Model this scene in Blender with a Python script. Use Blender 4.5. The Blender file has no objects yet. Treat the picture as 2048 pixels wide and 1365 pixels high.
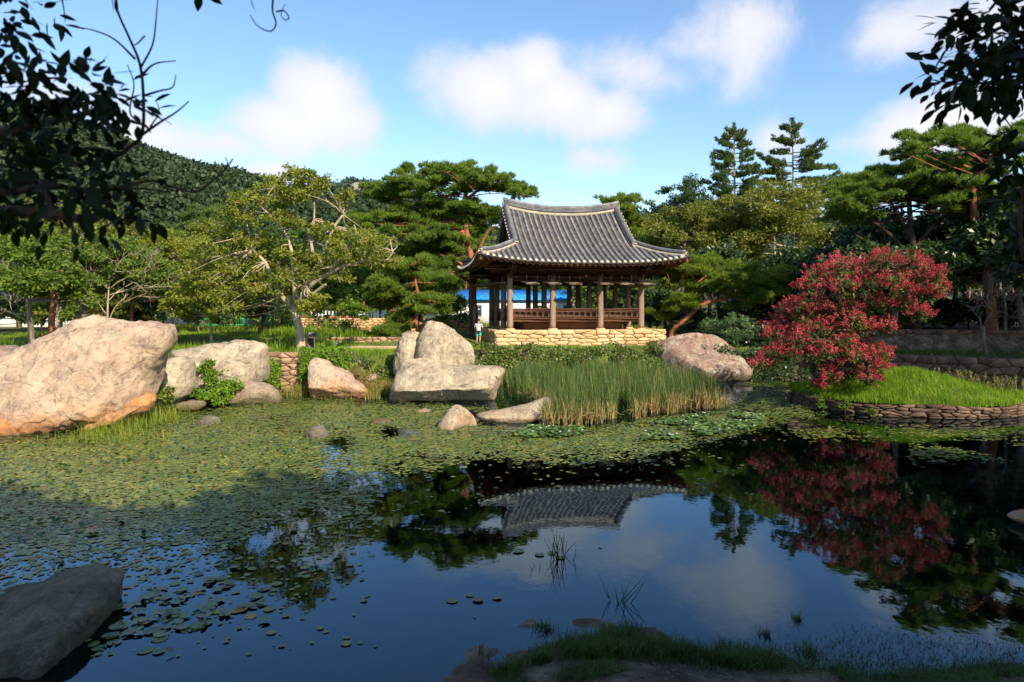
import bpy, math, random
import numpy as np
from mathutils import Vector, Matrix
R = math.radians
scene = bpy.context.scene
C = scene.collection

# ------------------------------------------------------------------ camera
F, PX0, PYH, CH = 1365.0, 1024.0, 622.0, 3.55          # focal length in photo pixels, optical centre, horizon row, eye height
cam_d = bpy.data.cameras.new('camera'); cam = bpy.data.objects.new('camera', cam_d); C.objects.link(cam)
cam_d.sensor_width = 36.0; cam_d.lens = 36.0*F/2048.0
cam_d.shift_y = -(682.5-PYH)/2048.0
cam_d.clip_start = 0.1; cam_d.clip_end = 6000
cam_d.dof.use_dof = True; cam_d.dof.focus_distance = 36.0; cam_d.dof.aperture_fstop = 2.8
cam.location = (0, 0, CH); cam.rotation_euler = (R(90), 0, 0)
scene.camera = cam

# ------------------------------------------------------------------ sun, sky, exposure
SUN = Vector((0.46, -0.70, 0.53)).normalized()
SUN_EL = math.asin(SUN.z); SUN_AZ = math.atan2(SUN.x, SUN.y)
sl = bpy.data.lights.new('sun', 'SUN'); sl.energy = 4.8; sl.angle = R(0.53); sl.color = (1.0, 0.84, 0.62)
so = bpy.data.objects.new('sun', sl); C.objects.link(so); so.rotation_euler = SUN.to_track_quat('Z', 'Y').to_euler()
so.location = (20, -30, 40)
scene.view_settings.view_transform = 'Standard'; scene.view_settings.look = 'None'
scene.view_settings.exposure = 0.90; scene.view_settings.gamma = 1.0; scene.view_settings.use_curve_mapping = False

def aze(px, py):
    a = math.atan((px-PX0)/F)
    return a, math.atan((PYH-py)/F*math.cos(a))

world = bpy.data.worlds.new('World'); scene.world = world; world.use_nodes = True
def build_sky():
    nt = world.node_tree; nt.nodes.clear(); L = nt.links
    def N(t, **k):
        n = nt.nodes.new(t)
        for a, b in k.items(): setattr(n, a, b)
        return n
    def mth(op, a, b=None, c=None, clamp=False):
        n = N('ShaderNodeMath', operation=op); n.use_clamp = clamp
        for i, v in enumerate((a, b, c)):
            if v is None: continue
            if isinstance(v, (int, float)): n.inputs[i].default_value = v
            else: L.new(v, n.inputs[i])
        return n.outputs[0]
    def maprange(v, a, b, c=0., d=1.):
        n = N('ShaderNodeMapRange', interpolation_type='SMOOTHSTEP'); L.new(v, n.inputs[0])
        for i, x in zip((1, 2, 3, 4), (a, b, c, d)): n.inputs[i].default_value = x
        return n.outputs[0]
    sky = N('ShaderNodeTexSky', sky_type='NISHITA'); sky.sun_disc = False
    sky.sun_elevation = SUN_EL; sky.sun_rotation = SUN_AZ
    sky.air_density = 1.0; sky.dust_density = 0.4; sky.ozone_density = 2.2; sky.altitude = 50
    tc = N('ShaderNodeTexCoord'); dirv = tc.outputs['Generated']
    sep = N('ShaderNodeSeparateXYZ'); L.new(dirv, sep.inputs[0])
    az = mth('ARCTAN2', sep.outputs[0], sep.outputs[1]); el = mth('ARCSINE', sep.outputs[2])
    cmb = N('ShaderNodeCombineXYZ'); L.new(az, cmb.inputs[0]); L.new(el, cmb.inputs[1])
    # the cumulus clouds of the photograph by their bearing and height: x, y, half width, half height, weight
    cl = [(640, 205, 95, 95, 1), (575, 250, 130, 60, .9), (690, 250, 90, 70, .85), (450, 285, 110, 40, .55),
          (985, 185, 150, 88, 1), (1110, 205, 160, 80, 1), (1215, 220, 110, 62, .85), (1065, 150, 80, 66, .95),
          (1250, 140, 150, 75, .62), (1400, 90, 170, 70, .52), (1330, 160, 170, 60, .46), (1480, 50, 120, 50, .46),
          (1800, 70, 120, 70, .62), (1930, 50, 120, 60, .5), (1900, 245, 170, 62, 1), (1830, 265, 110, 40, .8),
          (1190, 320, 70, 34, .42), (1545, 285, 70, 44, .5), (540, 345, 60, 22, .6), (300, 270, 150, 50, .75),
          (130, 200, 120, 50, .5), (1700, 420, 90, 50, .5)]
    fld = None
    for x, y, w, h, wt in cl:
        a, e = aze(x, y)
        sub = N('ShaderNodeVectorMath', operation='SUBTRACT'); L.new(cmb.outputs[0], sub.inputs[0]); sub.inputs[1].default_value = (a, e, 0)
        mul = N('ShaderNodeVectorMath', operation='MULTIPLY'); L.new(sub.outputs[0], mul.inputs[0])
        mul.inputs[1].default_value = (F*0.86/w, F*0.86/h, 0)
        ln = N('ShaderNodeVectorMath', operation='LENGTH'); L.new(mul.outputs[0], ln.inputs[0])
        d = mth('MULTIPLY_ADD', ln.outputs['Value'], -wt, wt)
        fld = d if fld is None else mth('SMOOTH_MAX', fld, d, 0.12)
    nz = N('ShaderNodeTexNoise'); nz.inputs['Scale'].default_value = 6.0; nz.inputs['Detail'].default_value = 13; nz.inputs['Roughness'].default_value = .63; nz.inputs['Distortion'].default_value = .35
    L.new(dirv, nz.inputs['Vector'])
    nz2 = N('ShaderNodeTexNoise'); nz2.inputs['Scale'].default_value = 2.2; nz2.inputs['Detail'].default_value = 7
    L.new(dirv, nz2.inputs['Vector'])
    # the same kind of scattered cumulus goes on over the rest of the sky
    away = maprange(mth('ABSOLUTE', az), .66, .95); up = maprange(el, .47, .62)
    gen = mth('MULTIPLY', mth('MAXIMUM', away, up), maprange(nz2.outputs['Fac'], .53, .70, -1.2, .8))
    gen = mth('ADD', gen, mth('MULTIPLY_ADD', mth('MAXIMUM', away, up), 1.2, -1.2))
    fld = mth('MAXIMUM', fld, gen)
    f2 = mth('ADD', fld, mth('MULTIPLY_ADD', nz.outputs['Fac'], 1.55, -.77))
    alpha = mth('MULTIPLY', maprange(f2, -.03, .52), .92)
    tone = maprange(f2, .15, 1.0)
    ccol = N('ShaderNodeMix', data_type='RGBA'); L.new(tone, ccol.inputs['Factor'])
    ccol.inputs[6].default_value = (3.55, 3.65, 4.05, 1); ccol.inputs[7].default_value = (4.25, 4.2, 4.3, 1)
    hs = N('ShaderNodeHueSaturation'); L.new(sky.outputs[0], hs.inputs['Color'])
    hs.inputs['Saturation'].default_value = 1.08; hs.inputs['Value'].default_value = 1.0; hs.inputs['Hue'].default_value = .500
    mix = N('ShaderNodeMix', data_type='RGBA'); L.new(alpha, mix.inputs['Factor'])
    L.new(hs.outputs[0], mix.inputs[6]); L.new(ccol.outputs[2], mix.inputs[7])
    bg = N('ShaderNodeBackground'); bg.inputs['Strength'].default_value = 0.13; L.new(mix.outputs[2], bg.inputs['Color'])
    out = N('ShaderNodeOutputWorld'); L.new(bg.outputs[0], out.inputs[0])
build_sky()
scene.cycles.use_denoising = True
scene.cycles.max_bounces = 8; scene.cycles.transparent_max_bounces = 12
scene.cycles.sample_clamp_indirect = 6

# ------------------------------------------------------------------ helpers
def at(px, py, Y): return np.array(((px-PX0)/F*Y, Y, CH+(PYH-py)/F*Y))
def wat(px, py):                                       # point of the water surface seen at a pixel
    Y = CH*F/(py-PYH); return np.array(((px-PX0)/F*Y, Y, 0.0))
def pxl(x, y, z): return PX0+F*x/y, PYH-F*(z-CH)/y
def rng(s): return np.random.default_rng(s)
def nrm(v): return v/np.maximum(np.linalg.norm(v, axis=-1, keepdims=True), 1e-9)
def sstep(a, b, x):
    t = np.clip((np.asarray(x, float)-a)/(b-a), 0, 1); return t*t*(3-2*t)

def vnoise(P, seed=0):
    P = np.asarray(P, float); i = np.floor(P).astype(np.int64); f = P-i; f = f*f*(3-2*f)
    def h(a, b, c):
        n = (a*374761393 + b*668265263 + c*2147483647 + seed*1274126177) & 0xffffffff
        n = ((n ^ (n >> 13))*1274126177) & 0xffffffff
        return ((n ^ (n >> 16)) & 0xffff)/65535.0
    r = 0
    for dx in (0, 1):
        for dy in (0, 1):
            for dz in (0, 1):
                w = (f[..., 0] if dx else 1-f[..., 0])*(f[..., 1] if dy else 1-f[..., 1])*(f[..., 2] if dz else 1-f[..., 2])
                r = r+w*h(i[..., 0]+dx, i[..., 1]+dy, i[..., 2]+dz)
    return r*2-1
def fbm(P, o=4, seed=0):
    P = np.asarray(P, float); r = 0; a = 1.0
    for k in range(o): r = r+a*vnoise(P*2**k+k*17.3, seed+k); a *= .5
    return r

class MB:
    def __init__(s): s.V = []; s.F = []; s.n = 0
    def add(s, V, *Fs):
        V = np.asarray(V, float).reshape(-1, 3)
        for f in Fs:
            f = np.asarray(f, np.int64)
            if f.size: s.F.append(f+s.n)
        s.V.append(V); s.n += len(V)
        return s
    def mesh(s, name, mat, smooth=False):
        me = bpy.data.meshes.new(name)
        V = np.concatenate(s.V) if s.V else np.zeros((0, 3))
        me.vertices.add(len(V)); me.vertices.foreach_set('co', V.astype(np.float32).ravel())
        loops = np.concatenate([f.ravel() for f in s.F]); tot = np.concatenate([np.full(len(f), f.shape[1]) for f in s.F])
        start = np.concatenate(([0], np.cumsum(tot)[:-1]))
        me.loops.add(len(loops)); me.loops.foreach_set('vertex_index', loops.astype(np.int32))
        me.polygons.add(len(tot)); me.polygons.foreach_set('loop_start', start.astype(np.int32))
        if smooth: me.polygons.foreach_set('use_smooth', np.ones(len(tot), bool))
        me.update(calc_edges=True)
        if mat: me.materials.append(mat)
        return me
    def build(s, name, mat, parent=None, smooth=False):
        return link(name, s.mesh(name, mat, smooth), parent)
def link(name, me, parent=None, loc=None, rot=None, scale=None):
    o = bpy.data.objects.new(name, me); C.objects.link(o)
    if parent is not None: o.parent = parent
    if loc is not None: o.location = loc
    if rot is not None: o.rotation_euler = rot
    if scale is not None: o.scale = scale
    return o
def tag(o, label=None, cat=None, group=None, kind=None):
    if label: o['label'] = label
    if cat: o['category'] = cat
    if group: o['group'] = group
    if kind: o['kind'] = kind
    return o
def thing(name, label, cat, loc=(0, 0, 0), rz=0, group=None):
    o = bpy.data.objects.new(name, None); C.objects.link(o); o.location = loc; o.rotation_euler = (0, 0, rz)
    o.empty_display_size = .2
    return tag(o, label, cat, group)
def rebase(me, loc): # world-space mesh to one local to loc
    me.transform(Matrix.Translation(-Vector(loc))); return me
def dup(root, loc, rz=0, sc=1.0, label=None, group=None):
    r = root.copy(); C.objects.link(r); r.location = loc; r.rotation_euler = (0, 0, rz); r.scale = (sc, sc, sc)
    if label: r['label'] = label
    if group: r['group'] = group
    for ch in root.children:
        c = ch.copy(); C.objects.link(c); c.parent = r
        for g in ch.children:
            d = g.copy(); C.objects.link(d); d.parent = c
    return r

def box(mb, c, s, rot=None):
    c = np.asarray(c, float); h = np.asarray(s, float)/2
    V = np.array([(x, y, z) for x in (-1, 1) for y in (-1, 1) for z in (-1, 1)], float)*h
    if rot is not None: V = V @ np.array(Matrix(rot).to_3x3()).T
    return mb.add(V+c, np.array([(0, 1, 3, 2), (4, 6, 7, 5), (0, 4, 5, 1), (2, 3, 7, 6), (0, 2, 6, 4), (1, 5, 7, 3)]))
def bbox(mb, c, s, b=.012):                            # box with chamfered edges
    c = np.asarray(c, float); h = np.asarray(s, float)/2; b = min(b, min(h)*.45)
    V = []
    for ax in range(3):
        for x in (-1, 1):
            for y in (-1, 1):
                for z in (-1, 1):
                    sg = np.array((x, y, z), float); v = sg*(h-b); v[ax] = sg[ax]*h[ax]; V.append(v)
    V = np.array(V); Fq = []; Ft = []
    idx = lambda ax, x, y, z: ax*8+(x > 0)*4+(y > 0)*2+(z > 0)
    for ax in range(3):
        for s in (-1, 1):
            q = []
            for a, d in ((-1, -1), (1, -1), (1, 1), (-1, 1)):
                k = [0, 0, 0]; k[ax] = s; k[(ax+1) % 3] = a; k[(ax+2) % 3] = d; q.append(idx(ax, *k))
            Fq.append(q if s > 0 else q[::-1])
    for ax in range(3):
        a1, a2 = (ax+1) % 3, (ax+2) % 3
        for s1 in (-1, 1):
            for s2 in (-1, 1):
                k0 = [0, 0, 0]; k0[a1] = s1; k0[a2] = s2; ka = list(k0); ka[ax] = -1; kb = list(k0); kb[ax] = 1
                q = [idx(a1, *ka), idx(a1, *kb), idx(a2, *kb), idx(a2, *ka)]
                Fq.append(q if s1*s2 > 0 else q[::-1])
    for x in (-1, 1):
        for y in (-1, 1):
            for z in (-1, 1):
                t = [idx(0, x, y, z), idx(1, x, y, z), idx(2, x, y, z)]
                Ft.append(t if x*y*z > 0 else t[::-1])
    return mb.add(V+c, np.array(Fq), np.array(Ft))
def tube(mb, pts, rad, n=8, caps=True):
    P = np.asarray(pts, float); k = len(P); rad = np.broadcast_to(np.asarray(rad, float), (k,))
    T = nrm(np.gradient(P, axis=0)); up = np.array((0., 0, 1)) if abs(T[0, 2]) < .9 else np.array((1., 0, 0))
    a = nrm(np.cross(T[0], up)); rings = []; ang = np.linspace(0, 2*np.pi, n, endpoint=False)
    for i in range(k):
        a = a-T[i]*np.dot(a, T[i]); a = a/max(np.linalg.norm(a), 1e-9); b = np.cross(T[i], a)
        rings.append(P[i]+rad[i]*(np.cos(ang)[:, None]*a+np.sin(ang)[:, None]*b))
    V = np.concatenate(rings); i = np.arange(k-1)[:, None]*n; j = np.arange(n)[None]; j2 = (j+1) % n
    Q = np.stack([i+j, i+j2, i+n+j2, i+n+j], -1).reshape(-1, 4)
    if caps:
        V = np.concatenate([V, P[:1], P[-1:]]); m = k*n; jj = np.arange(n); j3 = (jj+1) % n
        t = np.concatenate([np.stack([j3, jj, np.full(n, m)], -1), np.stack([(k-1)*n+jj, (k-1)*n+j3, np.full(n, m+1)], -1)])
        return mb.add(V, Q, t)
    return mb.add(V, Q)
def smooth_path(P, m=5):
    P = np.asarray(P, float)
    if len(P) < 3: return np.linspace(P[0], P[-1], m+1)
    E = np.concatenate([[2*P[0]-P[1]], P, [2*P[-1]-P[-2]]]); out = []
    for i in range(len(P)-1):
        p0, p1, p2, p3 = E[i:i+4]
        for t in np.linspace(0, 1, m, endpoint=False):
            out.append(.5*(2*p1+(p2-p0)*t+(2*p0-5*p1+4*p2-p3)*t*t+(3*p1-p0-3*p2+p3)*t**3))
    out.append(P[-1]); return np.array(out)
def sweep(mb, path, prof, closed=True):                # profile (side, up) swept along a path, up stays vertical
    P = np.asarray(path, float); T = nrm(np.gradient(P, axis=0)); Z = np.array((0, 0, 1.))
    side = nrm(np.cross(T, Z)); up = np.cross(side, T); pr = np.asarray(prof, float); n = len(pr); k = len(P)
    V = (P[:, None]+side[:, None]*pr[None, :, :1]+up[:, None]*pr[None, :, 1:2]).reshape(-1, 3)
    i = np.arange(k-1)[:, None]*n; j = np.arange(n)[None]; j2 = (j+1) % n
    Q = np.stack([i+j, i+j2, i+n+j2, i+n+j], -1).reshape(-1, 4)
    return mb.add(V, Q, np.arange(n)[None, ::-1], ((k-1)*n+np.arange(n))[None])
def quads(mb, P, D, Nn, ln, wd):                       # a pointed leaf (one folded rhomb) per point
    D = nrm(D); W = nrm(np.cross(Nn, D)); ln = np.asarray(ln)[..., None]*np.ones((len(P), 1)); wd = np.asarray(wd)[..., None]*np.ones((len(P), 1))
    V = np.stack([P, P+D*ln*.5+W*wd*.5, P+D*ln, P+D*ln*.5-W*wd*.5], 1).reshape(-1, 3)
    return mb.add(V, np.arange(len(V)).reshape(-1, 4))
def needles(mb, P, D, ln, wd, r):
    D = nrm(D); W = nrm(np.cross(D, r.normal(size=D.shape))); ln = np.asarray(ln)[..., None]; wd = np.asarray(wd)[..., None]
    V = np.stack([P-W*wd*.5, P+W*wd*.5, P+D*ln], 1).reshape(-1, 3)
    return mb.add(V, np.arange(len(V)).reshape(-1, 3))
def sph(r, n): return nrm(r.normal(size=(n, 3)))
def in_poly(x, y, poly):
    poly = np.asarray(poly, float); x = np.asarray(x, float); y = np.asarray(y, float); ins = np.zeros(x.shape, bool); j = len(poly)-1
    for i in range(len(poly)):
        xi, yi = poly[i]; xj, yj = poly[j]
        c = ((yi > y) != (yj > y)) & (x < (xj-xi)*(y-yi)/(yj-yi+1e-12)+xi); ins ^= c; j = i
    return ins
def poly_dist(x, y, poly):
    poly = np.asarray(poly, float); d = np.full(np.shape(x), 1e9); p = np.stack([x, y], -1)
    for i in range(len(poly)):
        a = poly[i]; b = poly[(i+1) % len(poly)]; ab = b-a
        t = np.clip(((p-a)@ab)/(ab@ab), 0, 1); d = np.minimum(d, np.linalg.norm(p-a-t[..., None]*ab, axis=-1))
    return d

# ------------------------------------------------------------------ materials
def nodes(name):
    m = bpy.data.materials.new(name); m.use_nodes = True; nt = m.node_tree; nt.nodes.clear()
    def N(t, inp=None, **k):
        n = nt.nodes.new(t)
        for a, b in k.items(): setattr(n, a, b)
        for a, b in (inp or {}).items():
            if isinstance(b, bpy.types.NodeSocket): nt.links.new(b, n.inputs[a])
            else: n.inputs[a].default_value = b
        return n
    def out(s): nt.links.new(s, N('ShaderNodeOutputMaterial').inputs['Surface'])
    def ramp(f, st, interp='LINEAR'):
        n = N('ShaderNodeValToRGB', {'Fac': f}); e = n.color_ramp.elements; n.color_ramp.interpolation = interp
        while len(e) < len(st): e.new(.5)
        for q, (p, c) in zip(e, st): q.position = p; q.color = (*c, 1)
        return n.outputs[0]
    def mix(f, a, b, mode='MIX'):
        n = N('ShaderNodeMix', data_type='RGBA', blend_type=mode)
        for i, v in ((0, f), (6, a), (7, b)):
            if isinstance(v, bpy.types.NodeSocket): nt.links.new(v, n.inputs[i])
            elif i == 0: n.inputs[0].default_value = v
            else: n.inputs[i].default_value = (*v, 1)
        return n.outputs[2]
    def noise(v, sc, det=6, ro=.6, dist=0):
        n = N('ShaderNodeTexNoise', {'Scale': sc, 'Detail': det, 'Roughness': ro, 'Distortion': dist})
        if v is not None: nt.links.new(v, n.inputs['Vector'])
        return n.outputs['Fac']
    def mr(v, a, b, c=0., d=1.):
        return N('ShaderNodeMapRange', {0: v, 1: a, 2: b, 3: c, 4: d}).outputs[0]
    def math_(op, a, b=0.):
        return N('ShaderNodeMath', {0: a, 1: b}, operation=op).outputs[0]
    return m, N, out, ramp, mix, noise, mr, math_
def simple(name, stops, scale=6, rough=.8, bump=.0, bscale=30, spec=.3, rnd=0., coord='Object', stretch=None):
    m, N, out, ramp, mix, noise, mr, mt = nodes(name)
    v = N('ShaderNodeTexCoord').outputs[coord]
    if stretch: v = N('ShaderNodeMapping', {'Vector': v, 'Scale': stretch}).outputs[0]
    col = ramp(mr(noise(v, scale, 8, .62), .3, .7), stops)
    if rnd:
        o = N('ShaderNodeObjectInfo').outputs['Random']
        col = mix(1.0, col, ramp(o, [(0, (1-rnd,)*3), (.5, (1, 1-rnd*.1, 1-rnd*.2)), (1, (1+rnd*.4,)*3)]), 'MULTIPLY')
    p = N('ShaderNodeBsdfPrincipled', {'Base Color': col, 'Roughness': rough, 'Specular IOR Level': spec})
    if bump:
        b = N('ShaderNodeBump', {'Strength': bump, 'Distance': .02, 'Height': noise(v, bscale, 6, .65)}); p.inputs['Normal'].default_value = (0, 0, 0)
        p.id_data.links.new(b.outputs[0], p.inputs['Normal'])
    out(p.outputs[0]); return m
def leafmat(name, stops, tr=.35, rough=.55, spec=.25, patch=None):
    m, N, out, ramp, mix, noise, mr, mt = nodes(name)
    g = N('ShaderNodeNewGeometry'); f = g.outputs['Random Per Island']
    tc = N('ShaderNodeTexCoord').outputs['Object']
    f = mt('ADD', mt('MULTIPLY', f, .6), mt('MULTIPLY', mr(noise(tc, .9, 3), .35, .65), .4))
    col = ramp(f, stops)
    if patch: col = mix(mt('GREATER_THAN', g.outputs['Random Per Island'], patch[0]), col, patch[1])
    p = N('ShaderNodeBsdfPrincipled', {'Base Color': col, 'Roughness': rough, 'Specular IOR Level': spec})
    t = N('ShaderNodeBsdfTranslucent', {'Color': mix(1.0, col, (1.25, 1.35, .7), 'MULTIPLY')})
    x = N('ShaderNodeMixShader', {0: tr, 1: p.outputs[0], 2: t.outputs[0]}); out(x.outputs[0]); return m
def rockmat(name, base, dark, lichen, la, stain=None, moss=0., seed=0.):
    m, N, out, ramp, mix, noise, mr, mt = nodes(name)
    tc = N('ShaderNodeTexCoord').outputs['Object']; v = N('ShaderNodeMapping', {'Vector': tc, 'Location': (seed, seed*.7, seed*1.3)}).outputs[0]
    col = ramp(mr(noise(v, 1.3, 10, .68), .3, .7), [(0, tuple(x*.72 for x in base)), (.5, base), (1, tuple(min(.62, x*1.25) for x in base))])
    d = mt('MULTIPLY', mr(noise(v, 2.1, 9, .74, .6), .44, .58), mr(noise(v, 9, 6, .72), .36, .58))
    col = mix(mt('MULTIPLY', d, .92), col, dark)
    l = mt('MULTIPLY', mr(noise(v, 2.3, 8, .75), .5, .58), mr(noise(v, 24, 5, .7), .42, .56))
    col = mix(mt('MULTIPLY', l, la), col, lichen)
    sp = mr(noise(v, 60, 3, .7), .35, .65, .78, 1.16); col = mix(1., col, N('ShaderNodeCombineColor', {0: sp, 1: sp, 2: sp}).outputs[0], 'MULTIPLY')
    z = N('ShaderNodeSeparateXYZ', {0: N('ShaderNodeNewGeometry').outputs['Position']}).outputs[2]
    if stain:
        sm = mt('MULTIPLY', mr(mt('ADD', z, mt('MULTIPLY', noise(v, .8, 5, .6), 1.7)), stain[1], stain[2], 1, 0), mr(noise(v, 1.1, 6, .65, .4), .40, .50))
        col = mix(mt('MULTIPLY', sm, .9), col, stain[0])
    if moss:
        mm = mt('MULTIPLY', mr(mt('ADD', z, mt('MULTIPLY', noise(v, 2.2, 6, .7), .8)), .5, .95, 1, 0), moss)
        col = mix(mm, col, (.06, .065, .015))
    wet = mr(mt('ADD', z, mt('MULTIPLY', noise(v, 3, 4), .1)), .07, .15, .5, 0.)       # the wet band at the waterline
    col = mix(wet, col, tuple(x*.35 for x in base))
    vo = N('ShaderNodeTexVoronoi', {'Vector': N('ShaderNodeMapping', {'Vector': v, 'Scale': (1, 1, 1.5), 'Rotation': (.3, .5, .2)}).outputs[0], 'Scale': .6}, feature='DISTANCE_TO_EDGE').outputs['Distance']
    crack = mr(mt('ADD', vo, mt('MULTIPLY', noise(v, 2.4, 7, .75), .22)), .100, .122)
    col = mix(mt('MULTIPLY', mr(crack, 0, 1, 1, 0), mr(noise(v, .9, 3), .42, .55, 0, .75)), col, tuple(x*.55 for x in dark))
    h = mt('ADD', mt('MULTIPLY', noise(v, 5, 10, .72), .7), mt('MULTIPLY', noise(v, 30, 6, .7), .22))
    h = mt('ADD', h, mt('MULTIPLY', crack, .10))
    p = N('ShaderNodeBsdfPrincipled', {'Base Color': col, 'Roughness': .88, 'Specular IOR Level': .2})
    b = N('ShaderNodeBump', {'Strength': 1.0, 'Distance': .16, 'Height': h}); p.id_data.links.new(b.outputs[0], p.inputs['Normal'])
    out(p.outputs[0]); return m

MT = {}
MT['rock_warm'] = rockmat('rock_warm', (.52, .375, .265), (.22, .175, .145), (.56, .50, .36), .55, ((.50, .22, .075), 1.0, 1.7), 0, 0.)
MT['rock_lichen'] = rockmat('rock_lichen', (.43, .35, .25), (.18, .155, .12), (.55, .52, .38), .85, ((.46, .25, .11), .55, 1.3), .0, 3.)
MT['rock_mossy'] = rockmat('rock_mossy', (.36, .26, .19), (.15, .12, .09), (.46, .44, .34), .7, None, .75, 5.)
MT['rock_purple'] = rockmat('rock_purple', (.29, .19, .145), (.14, .10, .085), (.46, .45, .36), .9, None, .6, 8.)
MT['rock_orange'] = rockmat('rock_orange', (.50, .25, .10), (.20, .12, .07), (.52, .40, .26), .3, None, 0, 15.)
MT['rock_grey'] = rockmat('rock_grey', (.20, .175, .15), (.08, .07, .06), (.38, .36, .30), .4, None, .35, 11.)
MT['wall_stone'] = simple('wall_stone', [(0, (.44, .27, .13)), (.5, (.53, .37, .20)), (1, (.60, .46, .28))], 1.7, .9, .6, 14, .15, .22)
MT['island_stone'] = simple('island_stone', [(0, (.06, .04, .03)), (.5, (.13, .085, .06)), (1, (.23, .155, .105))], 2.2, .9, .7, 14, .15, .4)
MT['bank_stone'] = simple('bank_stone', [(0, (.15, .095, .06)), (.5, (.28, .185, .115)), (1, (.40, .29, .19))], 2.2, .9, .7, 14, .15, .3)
MT['dark_earth'] = simple('dark_earth', [(0, (.03, .022, .015)), (1, (.07, .05, .035))], 3, .95, .4, 12, .1)
MT['sand'] = simple('sand', [(0, (.48, .34, .21)), (1, (.58, .44, .29))], 3, .95, .3, 40, .1)
MT['wood'] = simple('wood', [(0, (.13, .085, .062)), (.5, (.235, .165, .125)), (1, (.33, .25, .20))], 3, .8, .5, 12, .2, .18, stretch=(6, 6, .5))
MT['wood_h'] = simple('wood_h', [(0, (.10, .050, .032)), (.5, (.185, .092, .060)), (1, (.28, .155, .105))], 3, .8, .5, 12, .2, .18, stretch=(.5, 6, 6))
MT['wood_pale'] = simple('wood_pale', [(0, (.20, .145, .11)), (1, (.42, .34, .28))], 4, .8, .3, 12, .2, .15)
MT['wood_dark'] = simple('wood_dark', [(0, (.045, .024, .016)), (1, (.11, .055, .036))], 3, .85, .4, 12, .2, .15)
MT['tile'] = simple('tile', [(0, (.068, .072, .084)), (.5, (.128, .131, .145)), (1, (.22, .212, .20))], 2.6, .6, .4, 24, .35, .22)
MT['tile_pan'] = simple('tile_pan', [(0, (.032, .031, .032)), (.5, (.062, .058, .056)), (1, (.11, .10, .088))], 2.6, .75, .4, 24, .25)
MT['mortar'] = simple('mortar', [(0, (.42, .37, .29)), (1, (.64, .58, .48))], 5, .9, .3, 20, .1, .12)
MT['ridge_band'] = simple('ridge_band', [(0, (.24, .21, .165)), (1, (.40, .355, .28))], 5, .85, .3, 20, .15)
MT['mud_wall'] = simple('mud_wall', [(0, (.16, .075, .045)), (1, (.24, .12, .075))], 3, .95, .3, 20, .1)
MT['bark_red'] = simple('bark_red', [(0, (.12, .05, .03)), (.5, (.27, .11, .06)), (1, (.36, .17, .10))], 3.5, .9, .9, 9, .1, stretch=(3, 3, .8))
MT['bark_pale'] = simple('bark_pale', [(0, (.20, .16, .115)), (.5, (.34, .28, .20)), (1, (.46, .41, .32))], 2.5, .9, .6, 9, .1, stretch=(2, 2, .8))
MT['bark_grey'] = simple('bark_grey', [(0, (.06, .05, .04)), (.5, (.15, .125, .10)), (1, (.26, .225, .18))], 2.5, .9, .8, 9, .1, stretch=(2, 2, .7))
MT['bark_dark'] = simple('bark_dark', [(0, (.03, .022, .016)), (1, (.09, .065, .048))], 3, .9, .6, 9, .1)
MT['pine'] = leafmat('pine', [(0, (.035, .075, .012)), (.45, (.115, .19, .025)), (1, (.225, .30, .042))], .4)
MT['pine_far'] = leafmat('pine_far', [(0, (.03, .065, .018)), (.5, (.075, .14, .032)), (1, (.14, .21, .05))], .3)
MT['pine_bright'] = leafmat('pine_bright', [(0, (.05, .09, .012)), (.5, (.14, .21, .024)), (1, (.26, .33, .04))], .4)
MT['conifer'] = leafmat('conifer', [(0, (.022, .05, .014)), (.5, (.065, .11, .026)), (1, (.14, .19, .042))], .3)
MT['olive_leaf'] = leafmat('olive_leaf', [(0, (.075, .11, .013)), (.5, (.17, .21, .024)), (1, (.31, .31, .042))], .45, patch=(.992, (.30, .16, .02)))
MT['olive_far'] = leafmat('olive_far', [(0, (.07, .09, .016)), (.5, (.15, .17, .03)), (1, (.27, .26, .055))], .42)
MT['green_leaf'] = leafmat('green_leaf', [(0, (.035, .07, .010)), (.5, (.10, .165, .02)), (1, (.19, .24, .034))], .35, patch=(.992, (.30, .13, .02)))
MT['myrtle_leaf'] = leafmat('myrtle_leaf', [(0, (.016, .034, .008)), (.5, (.045, .08, .014)), (1, (.11, .14, .026))], .25, patch=(.99, (.26, .11, .02)))
MT['rock_front'] = rockmat('rock_front', (.29, .225, .16), (.085, .066, .05), (.42, .38, .30), .7, None, .45, 13.)
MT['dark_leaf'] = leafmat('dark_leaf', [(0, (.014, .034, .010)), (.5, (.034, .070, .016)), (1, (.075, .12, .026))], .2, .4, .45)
MT['blue_leaf'] = leafmat('blue_leaf', [(0, (.035, .075, .03)), (.5, (.075, .145, .055)), (1, (.14, .23, .085))], .25)
MT['water_grass'] = leafmat('water_grass', [(0, (.07, .11, .012)), (.5, (.17, .23, .022)), (1, (.30, .31, .05))], .35)
MT['fresh_leaf'] = leafmat('fresh_leaf', [(0, (.05, .11, .010)), (.5, (.12, .23, .016)), (1, (.20, .33, .03))], .4)
MT['ivy_leaf'] = leafmat('ivy_leaf', [(0, (.03, .06, .010)), (.5, (.08, .13, .018)), (1, (.15, .20, .03))], .3, .4, .4, patch=(.95, (.22, .13, .05)))
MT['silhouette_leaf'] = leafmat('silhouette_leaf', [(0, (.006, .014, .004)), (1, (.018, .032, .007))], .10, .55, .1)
MT['blossom'] = leafmat('blossom', [(0, (.17, .014, .028)), (.5, (.40, .05, .07)), (1, (.68, .20, .20))], .3, .6, .15)
MT['grass'] = leafmat('grass', [(0, (.07, .14, .010)), (.5, (.17, .29, .018)), (1, (.29, .39, .035))], .4)
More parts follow.
